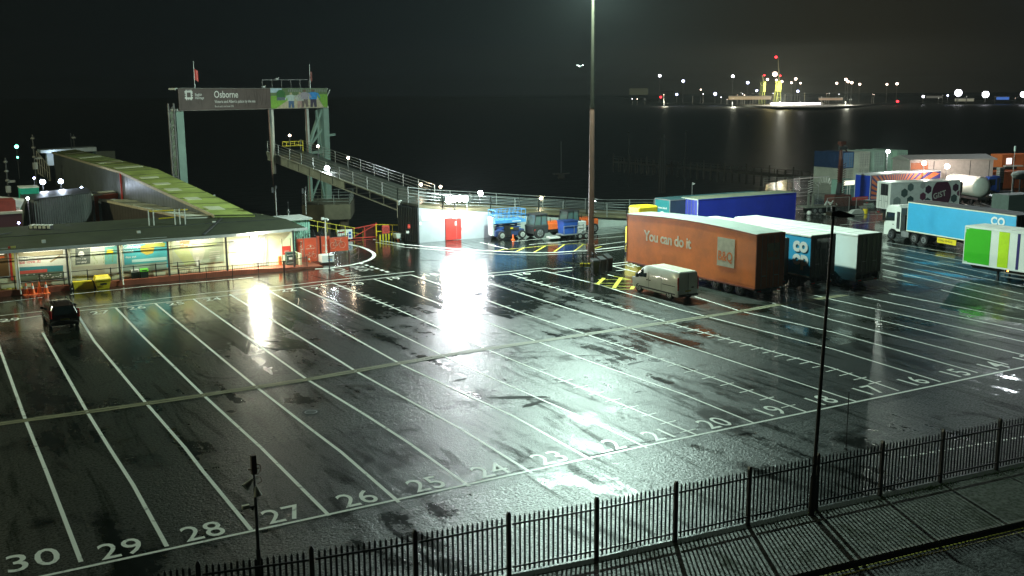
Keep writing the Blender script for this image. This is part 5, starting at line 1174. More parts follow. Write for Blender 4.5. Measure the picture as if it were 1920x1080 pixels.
a = hpanel(557.5,569,447,494,HY); b = MB(PW); b.text('Waiting Area', ((a[0]+a[1])/2+.14,-.045,.35), (0,0,1.0), (-1,0,0), .30, PW, bold=.008); b.build('lettering', a[4])
a = hpanel(571,593.5,445,492,HY); b = MB(PW); cx = (a[0]+a[1])/2
for k in range(8): b.bar((cx-.35+.09*k,-.042,1.45+.12*math.sin(k*.45)),(cx-.26+.09*k,-.042,1.45+.12*math.sin((k+1)*.45)),.035,.01)
b.box(cx-.06,cx+.06,-.046,-.040,1.36,1.5); b.text('FERRY POINT', (cx,-.042,1.18), (.9,0,0), (0,0,1), .16, PW, align='CENTER'); bike(b, cx, .62, .62, -.042, PW); b.build('lettering', a[4])
a = hpanel(595,602,442,490,HY+.15); a = hpanel(603,618,442,490,HY+.05); b = MB(PW); b.text('cycle', (a[0]+.15,.005,1.35),(.9,0,0),(0,0,1),.26,PW); b.text('park', (a[0]+.2,.005,.8),(.9,0,0),(0,0,1),.26,PW); b.build('lettering', a[4])
a = hpanel(618.5,653,443,472,HY-.1); b = MB(PW); bike(b, a[0]+.75, (a[2]+a[3])/2+.02, .86, -.15, PW); b.build('lettering', a[4])
b = MB(BLACK)
for px_ in (557,570,594,602.5,618,654): q = PY(px_,480,HY); b.box(q.x-ox-.03,q.x-ox+.03,.06,.12,0,2.35)
for k in range(11):
    x = a[0]+.05+k*(a[1]-a[0]-.1)/10; b.box(x-.012,x+.012,-.06,-.04,0.02,a[2]-.01)
b.build('posts', t)
b = MB(BLACK)
for k in range(30): x = .05+k*(a[1]-.1)/29; b.bar((x,.6,0),(x,.6,2.45+.06*(k%3)),.035)
for z in (.5,2.0): b.bar((0,.6,z),(a[1],.6,z),.05)
b.build('spiked_railing', t)
# tumbled cycles and bits behind hoarding
for i, (px_, z) in enumerate(((575,2.4),(592,2.25),(607,2.3))):
    q = PY(px_, 440, HY+1.4); t2 = thing('bicycle', ('first','second','third')[i]+' dark bicycle hung up behind the red cycle hoarding', 'bicycle', (q.x, HY+1.4, z-.55), .2*i)
    b = MB(DGREY); bike(b, 0, .6, .9, 0, DGREY); b.build('frame_and_wheels', t2)
# white camera trailer tower
q = G(613,494); t = thing('camera_tower', 'white mobile camera tower with tall mast in front of the hoarding', 'camera tower', (q.x,q.y,0))
b = MB(WHITE); b.bbox(-.62,.55,-.45,.45,.18,.85,.05); b.build('cabinet', t)
b = MB(LBLUE); b.box(-.05,.35,-.458,-.451,.3,.42); b.box(-.05,.35,-.458,-.451,.5,.56, DGREY); b.box(-.05,.35,-.458,-.451,.64,.72, DGREY); b.build('cabinet_marking', t)
b = MB(DGREY); b.box(-.6,.6,-.4,.4,.05,.18); b.build('skid', t)
b = MB(OFFW); b.cyl((-.02,0,.85),(-.02,0,4.0),.07,.05,10); b.build('mast', t, True)
b = MB(WHITE); b.bar((-.25,0,4.0),(.2,0,4.0),.08); b.sph((.2,-.02,3.88),.12,WHITE); b.box(-.35,-.15,-.1,.1,3.92,4.12); b.build('camera_head', t)
# thin post in front
q = G(617.5,506); t = thing('sign_post', 'thin dark post standing in front of the white camera tower', 'post', q)
b = MB(BLACK); b.cyl((0,0,0),(0,0,1.5),.035,.035,8); b.build('post', t, True); b = MB(BLACK); b.cyl((0,0,0),(0,0,.05),.1,.1,8); b.build('base_plate', t, True)
# red notice on a frame inside the entrance and a dark cabinet
q = PY(538,485,53.4); t = thing('entrance_sign', 'red notice on a tall thin frame at the terminal entrance', 'sign', (q.x,53.4,.12))
b = MB(RED); b.box(-.38,.38,-.03,0,1.0,1.75); b.build('board', t)
b = MB(PW); b.box(-.2,.2,-.036,-.031,1.3,1.34); b.box(-.24,.24,-.036,-.031,1.2,1.24); b.build('lettering', t)
b = MB(DGREY); b.box(-.40,-.36,-.02,.02,0,2.4); b.box(.36,.40,-.02,.02,0,2.4); b.build('frame', t)
b = MB(YELLOW); b.cyl((0,-.05,.78),(0,-.05,.92),.02,.14,8); b.build('lamp', t, True)
q = PY(546,488,53.0); t = thing('ticket_cabinet', 'dark green cabinet with pale shelves beside the red notice', 'cabinet', (q.x,53.0,.1))
b = MB(mat('cabinet_green',(0.02,0.05,0.04),.5)); b.bbox(-.4,.45,0,.5,0,1.25,.04); b.build('body', t)
b = MB(OFFW); b.box(-.35,.4,-.02,-.001,1.0,1.04); b.box(-.2,.1,-.02,-.001,.62,.8); b.box(-.35,.35,-.02,-.001,.3,.33); b.build('shelves', t)
q = PY(525,485,53.2); t = thing('orange_stand', 'slim orange stand in the bright terminal entrance', 'stand', (q.x,53.2,.12))
b = MB(ORANGE); b.bbox(-.14,.14,-.1,.1,.05,.95,.03); b.build('body', t); b = MB(BLACK); b.box(-.2,.2,-.15,.15,0,.05); b.build('base', t)
# ------------------------------------------------------------------ plant parked at the wall
q = G(953,447); t = thing('scissor_lift', 'blue scissor lift with railed platform parked at the pale wall', 'scissor lift', (q.x,q.y+.3,0), -.05)
b = MB(mat('chassis_navy',(0.02,0.04,0.12),.5)); b.bbox(-1.7,1.7,-.75,.75,.35,.95,.05); b.box(-1.9,-1.7,-.5,.5,.4,2.3,LGREY); b.build('chassis', t)
for x in (-1.0, 1.35):
    wheel(t, x, -.85, .42, .3, -1, OFFW, 8); wheel(t, x, .85, .42, .3, 1, OFFW, 8)
b = MB(BLUE)
for s_ in (1,-1):
    for k in range(3): z = .98+k*.22; b.bar((-1.4,s_*.45,z),(1.4,s_*.45,z+.22),.08); b.bar((1.4,s_*.45,z),(-1.4,s_*.45,z+.22),.08)
b.build('scissor_arms', t)
b = MB(LBLUE); b.box(-1.75,1.8,-.85,.85,1.68,2.0); b.build('platform', t)
b = MB(WHITE); b.box(.2,1.2,-.87,-.852,1.8,1.88); b.build('platform_mark', t)
b = MB(LBLUE)
for y in (-.83,.83):
    for z in (2.5,3.0): b.bar((-1.7,y,z),(1.78,y,z),.05)
    for k in range(8): x = -1.7+k*.497; b.bar((x,y,2.0),(x,y,3.02),.05)
for x in (-1.7,1.78):
    for z in (2.5,3.0): b.bar((x,-.83,z),(x,.83,z),.05)
b.build('guard_rails', t)
b = MB(BLACK); b.box(-.7,.1,-.84,-.76,.3,1.4); b.box(.2,1.0,-.82,-.76,.9,1.2,DGREY); b.box(-.0,.3,-.86,-.845,1.05,1.2,YELLOW); b.build('control_panel', t)
cone(G(962,450), 'cone tucked under the blue scissor lift', s=.8, white=False)
def telehandler(pos, rz, label, body_m):
    t = thing('tractor', label, 'tractor', pos, rz)
    b = MB(mat('cab_charcoal',(0.035,0.038,0.038),.45)); b.rings([[(-1.4,-.8,.5),(.4,-.8,.5),(.4,.8,.5),(-1.4,.8,.5)],[(-1.45,-.85,1.3),(.4,-.85,1.3),(.4,.85,1.3),(-1.45,.85,1.3)],[(-1.3,-.8,1.4),(.35,-.8,1.4),(.35,.8,1.4),(-1.3,.8,1.4)]]); b.build('cab_base', t)
    b = MB(DGREY)
    for (x, y) in ((-1.25,-.78),(-1.25,.78),(.3,-.78),(.3,.78),(-.45,-.78)): b.bar((x,y,1.4),(x*.85,y*.95,2.42),.08)
    b.bbox(-1.2,.4,-.82,.82,2.42,2.56,.06); cf = b.build('cab_frame', t)
    b = MB(mat('cab_glass',(0.10,0.15,0.14),.08,0,.05,1,0,.8,.8)); b.rings([[(-1.2,-.74,1.42),(.26,-.74,1.42),(.26,.74,1.42),(-1.2,.74,1.42)],[(-1.0,-.7,2.4),(.2,-.7,2.4),(.2,.7,2.4),(-1.0,.7,2.4)]]); b.build('cab_window', t)
    b = MB(body_m); b.bbox(.45,2.9,-.7,.7,.85,1.45,.06); b.bbox(.5,2.2,-.5,.5,1.452,1.62,.05); b.build('bonnet', t)
    b = MB(BLACK); b.box(.6,2.8,-.72,.72,.55,.84); b.cyl((.9,-.4,1.5),(.9,-.4,2.0),.04,.04,8); b.build('engine_bay', t)
    b = MB(RED); b.box(-1.3,-1.0,-.865,-.856,.8,1.0); b.build('side_lamp', t)
    for x, r in ((-.7,.6),(2.2,.5)):
        for s_ in (1,-1): wheel(t, x, s_*.85, r, .35, s_, GREY)
q = G(1028,445); telehandler((q.x-.6,q.y+.5,0), .0, 'dark cabbed tractor with orange bonnet, left of the two by the wall', ORANGE)
q = G(1092,440); telehandler((q.x-.2,q.y+1.6,0), .0, 'dark cabbed tractor with orange bonnet, right one behind the blue crate trailer', ORANGE)
q = G(1073,446); t = thing('plant_trailer', 'flat twin axle trailer carrying a blue crate and white tank', 'trailer', (q.x,q.y-.3,0), -.05)
b = MB(GALV); b.box(-1.7,1.5,-.7,.7,.45,.56); b.bar((-1.7,0,.5),(-2.9,0,.35),.12); b.box(-3.0,-1.9,-.5,.5,.2,.34,OFFW); b.build('bed', t)
b = MB(GALV)
for x in (-1.6,-.4,.7): b.bar((x,-.72,.56),(x,-.72,1.4),.05)
b.bar((-1.6,-.72,1.4),(.7,-.72,1.4),.05); b.bar((-.0,-.72,.7),(1.3,-.72,1.3),.05); b.build('side_frame', t)
for x in (.25,.98):
    for s_ in (1,-1): wheel(t, x, s_*.78, .29, .2, s_, OFFW)
t2 = thing('storage_crate', 'royal blue crate riding on the front of the twin axle trailer', 'crate', (q.x-.75,q.y-.25,.57), -.05)
b = MB(BLUE); b.rings([[(-.75,-.58,0),(.75,-.58,0),(.75,.6,0),(-.75,.6,0)],[(-.85,-.64,1.25),(.85,-.64,1.25),(.85,.66,1.25),(-.85,.66,1.25)]]); b.build('crate_body', t2)
b = MB(mat('lid_navy',(0.02,0.05,0.2),.4)); b.box(-.9,.9,-.68,.7,1.252,1.36); b.build('lid', t2)
t2 = thing('water_tank', 'white cube tank riding on the rear of the twin axle trailer', 'tank', (q.x+.72,q.y-.3,.57), -.05)
b = MB(WHITE); b.bbox(-.5,.5,-.5,.5,.02,1.2,.06); b.build('tank_body', t2); b = MB(BLACK); b.cyl((.1,-.51,.8),(.1,-.53,.8),.08,.08,10); b.cyl((0,-.51,.1),(0,-.58,.1),.05,.05,8); b.cyl((0,0,1.2),(0,0,1.28),.12,.12,10); b.build('cap', t2)
# ------------------------------------------------------------------ bins, cage and yellow beam round the mast foot
t = thing('mast_guard', 'black lattice guard frame standing left of the mast foot', 'guard frame', (G(1093,512).x, G(1093,512).y, 0), -.5)
b = MB(BLACK)
for x in (-.8,.0,.8):
    for y in (-.5,.5): b.bar((x,y,0),(x,y,1.7),.07)
for z in (.3,.75,1.2,1.65):
    b.bar((-.8,-.5,z),(.8,-.5,z),.05); b.bar((-.8,.5,z),(.8,.5,z),.05); b.bar((-.8,-.5,z),(-.8,.5,z),.05); b.bar((.8,-.5,z),(.8,.5,z),.05)
for k in range(7): b.bar((-.8+.26*k,-.5,.3),(-.6+.26*k,-.5,1.65),.03)
b.build('lattice', t)
t = thing('crash_beam', 'bright yellow crash beam fixed before the brown mast foot', 'barrier', (G(1098,512).x, G(1098,512).y-.4, 0), -.55)
b = MB(YELLOW); b.bar((-.7,0,.75),(.85,0,.75),.12,.28); b.build('beam', t); b = MB(DGREY)
for x in (-.6,.7): b.bar((x,.08,0),(x,.08,.85),.09)
b.build('legs', t)
for i, (p_, l) in enumerate((((1115,516),'black wheeled bin directly in front of the mast foot'),((1128,514),'black wheeled bin in the middle right of the mast foot'),((1140,511),'black wheeled bin farthest right of the mast foot'))):
    q = G(*p_); t = thing('wheeled_bin', l, 'wheeled bin', q, -.2+.15*i)
    b = MB(mat('bin_black',(0.015,0.018,0.018),.4)); b.rings([[(-.21,-.25,.12),(.21,-.25,.12),(.21,.25,.12),(-.21,.25,.12)],[(-.27,-.32,1.2),(.27,-.32,1.2),(.27,.32,1.2),(-.27,.32,1.2)]]); b.build('body', t)
    b = MB(BLACK); b.rings([[(-.29,-.34,1.2),(.29,-.34,1.2),(.29,.34,1.2),(-.29,.34,1.2)],[(-.27,-.30,1.28),(.27,-.30,1.28),(.27,.36,1.36+.1*i),(-.27,.36,1.36+.1*i)]]); b.build('lid', t)
    for s_ in (1,-1): b = MB(RUBBER); b.cyl((s_*.18,.24,.1),(s_*.25,.24,.1),.1,.1,10); b.build('wheel', t)
# ================================================================== WALKWAYS AND THE FERRY BERTH AT THE LEFT
GREENLIT = mat('roof_greenlit_sheet', (0.36,0.43,0.12), .5, 0, .4, .35); SKYL = mat('rooflight_pale', (0.62,0.64,0.46), .4, 0, .15, .8)  # yellow-green light on the long walkway roof is put into its base colour
GREYR = mat('roof_pale_grey', (0.68,0.70,0.60), .5, 0, .3, .4); CORR = mat('corrugated_grey', (0.13,0.14,0.13), .35, .3, .25, .5)
def walkway(label, left, right, roof_m, wall_m, drop, strips, post=None):
    """left/right: lists of points along the two eaves"""
    o = Vector((left[0].x, left[0].y, 0)); t = thing('covered_walkway', label, 'covered walkway', o)
    L = [p-o for p in left]; R_ = [p-o for p in right]
    b = MB(roof_m)
    for i in range(len(L)-1):
        a, c, d, e = L[i], L[i+1], R_[i+1], R_[i]; dz = Vector((0,0,.18)); b.rings([[tuple(v-dz) for v in (a,e,d,c)], [tuple(v) for v in (a,e,d,c)]])
    for s in range(len(L)-1):
        a, c, d, e = L[s], L[s+1], R_[s+1], R_[s]; n = max(3, int((c-a).length/2.6))
        for i in range(n): p, q = lerp(a,c,i/n), lerp(e,d,i/n); b.bar(p+Vector((0,0,.03)), q+Vector((0,0,.03)), .08, .05, mat('roof_batten',(0.08,0.09,0.04),.7))
    ro = b.build('roof', t)
    for (s, u0, u1, wd) in strips:
        b = MB(SKYL)
        a, c, d, e = L[s], L[s+1], R_[s+1], R_[s]
        def P_(u, v): return lerp(lerp(a, c, u), lerp(e, d, u), v)+Vector((0,0,.02))
        q = [P_(u0,.14),P_(u0,wd),P_(u1,wd),P_(u1,.14)]; b.slab([tuple(v) for v in q], (0,0,.05)); b.build('rooflight', ro)
    b = MB(mat('eave_trim',(0.42,0.36,0.24),.5,0,.3))
    for s in range(len(L)-1): b.bar(L[s]+Vector((0,0,-.08)), L[s+1]+Vector((0,0,-.08)), .12, .24)
    b.build('eave', ro)
    for A in (L, R_):
        b = MB(wall_m)
        for s in range(len(L)-1):
            a, c = A[s].copy(), A[s+1].copy(); inn = (R_[s]-L[s]).normalized()*(.15 if A is L else -.15)
            n = max(4, int((c-a).length/.8))
            for i in range(n):
                p, q = lerp(a,c,i/n)+inn, lerp(a,c,(i+.93)/n)+inn; z0 = Vector((0,0,drop)); zz = Vector((0,0,.2))
                b.rings([[tuple(p-z0),tuple(q-z0),tuple(q-zz),tuple(p-zz)],[tuple(v+inn*.3) for v in (p-z0,q-z0,q-zz,p-zz)]])
        b.build('side_cladding', t)
    return t, L, R_
l = [DIST(402,404,97.5), DIST(225,322,121), DIST(97,285,160)]; r = [DIST(478,403,97.5), DIST(295,317,121), DIST(141,280,163)]
t, L_, R__ = walkway('long walkway with green-lit roof and pale rooflights climbing to the berth', l, r, GREENLIT, CORR, 4.6,
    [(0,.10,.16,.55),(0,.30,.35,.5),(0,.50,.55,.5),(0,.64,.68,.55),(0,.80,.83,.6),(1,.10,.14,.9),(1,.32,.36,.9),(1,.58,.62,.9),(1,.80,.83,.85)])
b = MB(RED); p = lerp(L_[0], L_[1], 1.0); b.bar(p-Vector((0,.1,.1)), p-Vector((0,.1,4.4)), .18); b.build('joint_post', t)
l = [DIST(349,407,98), DIST(186,373,120)]; r = [DIST(402,405,98), DIST(252,374,120)]
t, L_, R__ = walkway('shorter walkway with pale grey roof below the green-lit one', l, r, GREYR, mat('cladding_brown',(0.05,0.04,0.03),.5,0,.2), 3.4, [(0,.25,.3,.8),(0,.6,.65,.8),(0,.86,.9,.8)])
q0, q1 = DIST(180,372,120.5), DIST(218,366,123)
t = thing('orange_portal', 'orange red portal frame at the head of the pale grey walkway', 'portal', (q0.x,q0.y,0)); d = q1-q0
b = MB(mat('portal_orange',(0.50,0.09,0.03),.5,0,.2)); z = q0.z; b.bar((0,0,z),(d.x,d.y,z),.5,.5); b.bar((0,0,0),(0,0,z-.2),.35,.35); b.bar((d.x,d.y,0),(d.x,d.y,z-.2),.3,.3); b.build('frame', t)
b = MB(SKYL); b.rings([[(-1.0,.2,z+.28),(d.x,d.y+.2,z+.28),(d.x,d.y+2,z+.3),(-1.0,2.2,z+.3)],[(-1.0,.2,z+.42),(d.x,d.y+.2,z+.42),(d.x,d.y+2,z+.44),(-1.0,2.2,z+.44)]]); b.build('roof', t)
# curved corrugated block
t = thing('corrugated_building', 'rounded grey corrugated metal building left of the orange portal', 'building', (0,0,0))
cA, cB = DIST(50,368,112), DIST(179,369,117); t.location = (cA.x,cA.y,0); d = cB-Vector((cA.x,cA.y,0)); z1 = (cA.z+cB.z)/2
b = MB(CORR); n = 60; pts = []
for i in range(n+1):
    u = i/n; bul = 2.6*abs(2*u-1)**7; pts.append((d.x*u, d.y*u+bul+(.10 if i % 2 else 0)))
b.rings([[(x,y,0) for x,y in pts]+[(d.x,d.y+7,0),(0,7,0)], [(x,y,z1) for x,y in pts]+[(d.x,d.y+7,z1),(0,7,z1)]]); b.build('cladding', t)
b = MB(LGREY); b.rings([[(.6,-.2,z1+.005),(d.x-.6,d.y-.2,z1+.005),(d.x,d.y+3,z1+.005),(d.x,d.y+7,z1+.005),(0,7,z1+.005),(0,3,z1+.005)],[(.6,-.2,z1+.1),(d.x-.6,d.y-.2,z1+.1),(d.x,d.y+3,z1+.1),(d.x,d.y+7,z1+.1),(0,7,z1+.1),(0,3,z1+.1)]], DGREY); b.build('roof', t)
b = MB(DRED); b.box(d.x*.35,d.x*.62,-.30,-.12,.2,.9); b.build('red_skirt', t)
# harbour things around it
q = DIST(40,375,118); t = thing('teal_container', 'teal green container lit by lamps at the far left', 'container', (q.x,q.y,0))
q1 = DIST(73,352,118); b = MB(mat('teal_sheet',(0.02,0.38,0.27),.45)); w_ = (q1.x-q.x)
for k in range(14): b.box(k*w_/14,k*w_/14+w_/22,-.04,.0,q.z,q1.z)
b.box(0,w_,.001,2.4,q.z-2,q1.z); b.build('body', t); b = MB(OFFW); b.box(-.05,w_+.05,-.05,2.45,q1.z+.003,q1.z+.1); b.build('top_rail', t)
def hlamp(px_, py_, D, label, em, power, col, r, kind='harbour_lamp'):
    q = DIST(px_, py_, D); z0 = max(0, q.z-3.5); t = thing(kind, label, 'lamp', (q.x,q.y,z0)); h = q.z-z0
    b = MB(DGREY); b.cyl((0,.1,0),(0,.1,h),.06,.05,8); b.build('post', t, True)
    b = MB(em); b.sph((0,0,h), r, em, 12); b.build('lamp_head', t, True)
    if power: light('lamp_light', (0,-.35,h), power, col, r*.8, t)
BLU = (.75,.85,1)
hlamp(80,341,124,'brightest bluish lamp by the teal container', emat('lamp_blue',(.62,.75,1),60), 260, BLU, .27); hlamp(114,340,124,'bright bluish lamp just right of the brightest one', emat('lamp_blue',(.62,.75,1),60), 260, BLU, .25)
hlamp(64,334,128,'small violet lamp above the teal container', emat('lamp_violet',(.5,.5,1),30), 25, BLU, .12); hlamp(153,352,126,'small bluish lamp left of the green-lit walkway post', emat('lamp_blue',(.62,.75,1),60), 90, BLU, .15)
hlamp(52,372,109,'small white lamp at the corner of the corrugated building', E_COOL, 120, (.95,.9,1), .13); hlamp(35,418,104,'tiny violet lamp low at the left edge', emat('lamp_violet',(.5,.5,1),30), 15, (.9,.8,1), .1)
hlamp(31,275,190,'green navigation light, upper of the pair', E_GRN, 0, (1,1,1), .30, 'navigation_light'); hlamp(33,295,190,'green navigation light, lower of the pair', E_GRN, 0, (1,1,1), .15, 'navigation_light')
# dark machines between roofs
q = DIST(5,395,108); t = thing('maroon_hut', 'dark maroon hut with a pale roof rim at the left edge', 'hut', (q.x,q.y,0)); b = MB(mat('maroon_wall',(0.05,0.012,0.016),.5)); zt = DIST(5,402,108).z; b.box(-5,1.6,0,4,0,zt); b.build('wall', t)
b = MB(mat('pale_rim',(0.35,0.33,0.27),.5)); b.box(-5.1,1.7,-.1,4.1,zt+.003,zt+.22); b.build('roof', t)
b = MB(DRED); b.box(-5,1.2,.5,3.8,zt+.23,zt+1.2); b.build('upper_box', t)
q = DIST(12,372,112); t = thing('white_ship_bow', 'white curved bow shape of a vessel at the left edge', 'vessel', (q.x,q.y,0)); b = MB(OFFW); b.rings([[(-4,0,q.z-1.5),(.9,0,q.z-1.5),(.9,1,q.z-1.5),(-4,3,q.z-1.5)],[(-4,0,q.z+.5),(1.6,0,q.z-.2),(1.6,1.4,q.z-.2),(-4,3.4,q.z+.5)]]); b.build('hull', t); b = MB(BLACK); b.box(-3.5,.2,-.03,-.005,q.z-.6,q.z-.2); b.build('window_band', t)
# lit canopy and stair tower at the far end
q0, q1 = DIST(76,284,166), DIST(181,281,168); t = thing('berth_canopy', 'pale blue lit canopy over the far end of the green-lit walkway', 'canopy', (q0.x,q0.y,0)); d = q1-Vector((q0.x,q0.y,0))
b = MB(mat('canopy_white',(0.62,0.72,0.80),.5)); b.rings([[(0,0,q0.z-.25),(d.x,d.y,q0.z-.25),(d.x,d.y+4,q0.z-.25),(0,4,q0.z-.25)],[(0,0,q0.z+.15),(d.x,d.y,q0.z+.35),(d.x,d.y+4,q0.z+.35),(0,4,q0.z+.15)]]); b.box(1.0,3.6,2,3.8,q0.z-2.2,q0.z-.26); b.build('roof', t)
b = MB(DGREY); b.box(d.x*.99,d.x*1.33,1.0,4.0,q0.z-3.0,q0.z-.3, mat('cabin_grey_green',(0.10,0.12,0.10),.6)); b.bar((d.x*.55,d.y*.5,q0.z+.2),(d.x*.55,d.y*.5,q0.z+2.5),.06); b.build('end_cabin', t)
light('canopy_light', (1.6,-.6,q0.z-.7), 110, (.75,.9,1), .3, t)
q0 = DIST(68,283,158); t = thing('stair_tower', 'slatted steel stair side left of the green-lit walkway end', 'stair', (q0.x,q0.y,0)); b = MB(mat('slat_cream',(0.34,0.32,0.26),.5))
q1 = DIST(92,312,158); d = q1-q0
for k in range(6):
    p = Vector((d.x*k/5, 0, q0.z+d.z*k/5)); b.bar(p, p-Vector((0,0,3.2-.25*k)), .22, .1)
b.bar((0,0,q0.z),(d.x,0,q0.z+d.z),.1); b.bar((0,0,q0.z-3.0),(d.x,0,q0.z+d.z-2.0),.1); b.bar((0,0,q0.z-1.5),(d.x,0,q0.z+d.z-1.0),.07); b.build('slats', t)
for px_, yb, yt, D, lab in ((68,335,252,150,'dark signal mast with pale fittings beside the slatted stair'),(13,330,296,150,'short thick signal mast at the far left edge'),(140,282,252,172,'thin faint mast above the berth canopy')):
    p, q = DIST(px_,yb,D), DIST(px_,yt,D); t = thing('signal_mast', lab, 'signal mast', (p.x,p.y,0)); b = MB(DGREY); b.cyl((0,0,-3),(0,0,q.z),.14 if px_ < 100 else .07,.09 if px_ < 100 else .05,8); b.build('pole', t, True)
    b = MB(mat('fitting_pale',(0.30,0.30,0.28),.5)); 
    for k in range(3 if px_ < 100 else 1): b.sph((0,-.1,q.z-.5-k*1.2), .28 if px_ < 100 else .35, sc=(1,1,.6)); b.build('signal_head', t); b = MB(mat('fitting_pale',(0.30,0.30,0.28),.5))
    if px_ < 100: b.box(0,.9,-.1,.1,q.z-3.2,q.z-2.9); b.box(-.3,.3,-.3,.1,q.z-4.5,q.z-3.6)
    if px_ < 100: b.build('brackets', t)
# yellow topped roof access frames behind the felt roof
q = DIST(310,412,94.5); t = thing('roof_access_frame', 'white and yellow tubular frames standing behind the terminal roof', 'railing', (q.x,q.y,2.2)); z = DIST(310,397,94.5).z-2.2
b = MB(OFFW)
for px_ in (279,288,328,337,347): p = DIST(px_,410,94.5)-Vector((q.x,q.y,0)); b.bar((p.x,p.y,0),(p.x,p.y,z+.2),.09)
b.build('posts', t); b = MB(YELLOW); p0, p1 = DIST(279,400,94.5)-Vector((q.x,q.y,0)), DIST(328,397,94.5)-Vector((q.x,q.y,0)); b.bar((p0.x,p0.y,z+.1),(p1.x,p1.y,z+.1),.09); b.bar((p0.x+.8,p0.y,z-.6),(p1.x,p1.y,z-.5),.09); b.bar((p1.x+.5,p1.y,z+.1),(p1.x+1.1,p1.y,z+.1),.08); b.build('rails', t)
q = DIST(401,366,118); t = thing('small_frame', 'tiny white tubular frame on the green-lit walkway roof edge', 'frame', (q.x,q.y,q.z)); b = MB(OFFW); b.bar((0,0,0),(-.5,0,-2),.09); b.bar((0,0,0),(.15,0,-2.4),.09); b.bar((-.25,0,.0),(.15,0,.0),.09); b.build('tubes', t)
# pale gull deterrent and odds on the roof edge
q = G(78,428,3.9); t = thing('roof_machine', 'white and black slatted machine lying on the felt roof edge', 'machine', (q.x,q.y,3.86), -.6)
b = MB(OFFW)
for k in range(5): b.box(-.9+k*.38,-.65+k*.38,-.3,.3,.05,.35)
b.build('white_slats', t); b = MB(BLACK); b.box(-1.0,.9,-.25,.25,0,.28); b.build('body', t)
# mast beyond the left edge that lights the berth
t = thing('high_mast_light', 'tall lighting mast out beyond the left edge of the yard', 'light mast', (-22,66,0)); b = MB(GALV); b.cyl((0,0,0),(0,0,26),.3,.15,12); b.build('mast_pole', t, True)
b = MB(DGREY); b.box(-1.2,1.2,-.3,.3,25.6,25.9,DGREY); b.box(-1.1,1.1,-.25,.25,25.57,25.599,E_COOL); b.build('floodlight', t)
light('mast_lamp', (1.5,0,25.2), 52000, (.92,1.0,.62), .4, t)

# ================================================================== RIGHT-HAND QUAY
def container(p, L, W_, H, rz, label, m, end_m=None, group=None, doors=True, loc_z=0.0):
    """origin at near end centre; long axis +x local"""
    t = thing('shipping_container', label, 'container', (p[0],p[1],loc_z), rz, group); h = W_/2; em = end_m or m
    b = MB(m); b.box(.06,L-.06,-h+.05,h-.05,.12,H-.08)
    n = int(L/.28)
    for i in range(n):
        x = .12+i*(L-.24)/n
        for s_ in (1,-1): b.box(x,x+.14,s_*(h-.05),s_*(h-.005),.16,H-.14)
    b.build('body', t)
    b = MB(m)
    for x in (0,L-.12):
        for s_ in (1,-1): b.box(x,x+.12,s_*h-.06,s_*h+.06,0,H)
    for s_ in (1,-1): b.box(.121,L-.121,s_*h-.04,s_*h+.04,H-.12,H); b.box(.121,L-.121,s_*h-.04,s_*h+.04,0,.15)
    b.box(0,.1,-h+.061,h-.061,H-.12,H); b.box(0,.1,-h+.061,h-.061,0,.14); b.build('frame', t)
    b = MB(em); b.box(.02,.058,-h+.08,h-.08,.15,H-.13); d_ = b.build('doors', t)
    b = MB(GREY)
    for y in (-.75,-.3,.3,.75): b.cyl((.0,y*h/1.2,.2),(.0,y*h/1.2,H-.2),.025,.025,6)
    for z in (.5,.9,1.3,1.7,2.1): b.box(-.005,.015,-h+.12,h-.12,z,z+.02,mat('door_line',(.12,.14,.14),.6))
    b.build('lock_rods', d_)
    return t
Yc = 84.0; R_90 = R90
cw = mat('cont_cream',(0.50,0.52,0.44),.5,0,.2,.6); cn = mat('cont_navy',(0.02,0.05,0.13),.5,0,.2); cb_ = mat('cont_navy_lit_end',(0.10,0.22,0.42),.45); cg = mat('cont_mint',(0.38,0.52,0.44),.5,0,.2,.6)  # navy container's door end: light falling on it is put into a paler blue
zc = 2.6
xA = PY(1589,330,Yc).x
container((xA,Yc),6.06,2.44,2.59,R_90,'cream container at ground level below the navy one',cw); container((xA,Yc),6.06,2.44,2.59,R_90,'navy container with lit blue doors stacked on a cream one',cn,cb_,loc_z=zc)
for px_, l1, l2 in ((1619,'pale container, bottom of the narrow stack between navy and wide ones','pale gridded container, top of the narrow stack right of the navy one'),(1647,'pale container, bottom of the stack left of the lit lamp','pale container, top of the stack left of the lit lamp'),(1679,'mint container, bottom of the stack beyond the lit lamp','mint container, top of the stack beyond the lit lamp')):
    x = PY(px_,330,Yc-1).x; container((x,Yc-1),6.06,2.44,2.59,R_90,l1,cg if px_ > 1640 else cw); container((x,Yc-1),6.06,2.44,2.59,R_90,l2,cg if px_ > 1640 else cw,loc_z=zc)
x = PY(1699,330,Yc-3).x; container((x,Yc-2),6.06,2.44,2.59,R_90,'green lit container at the right end of the stacked row, lower',mat('cont_greenlit',(0.30,0.48,0.36),.5)); container((x,Yc-2),6.06,2.44,2.59,R_90,'green lit container at the right end of the stacked row, upper',mat('cont_greenlit',(0.30,0.48,0.36),.5),loc_z=zc)  # green light on these two is put into the base colour
hlamp(1665,284,158,'white lamp shining on the stacked containers', E_COOL, 6500, (.85,1,.86), .26, 'yard_lamp')
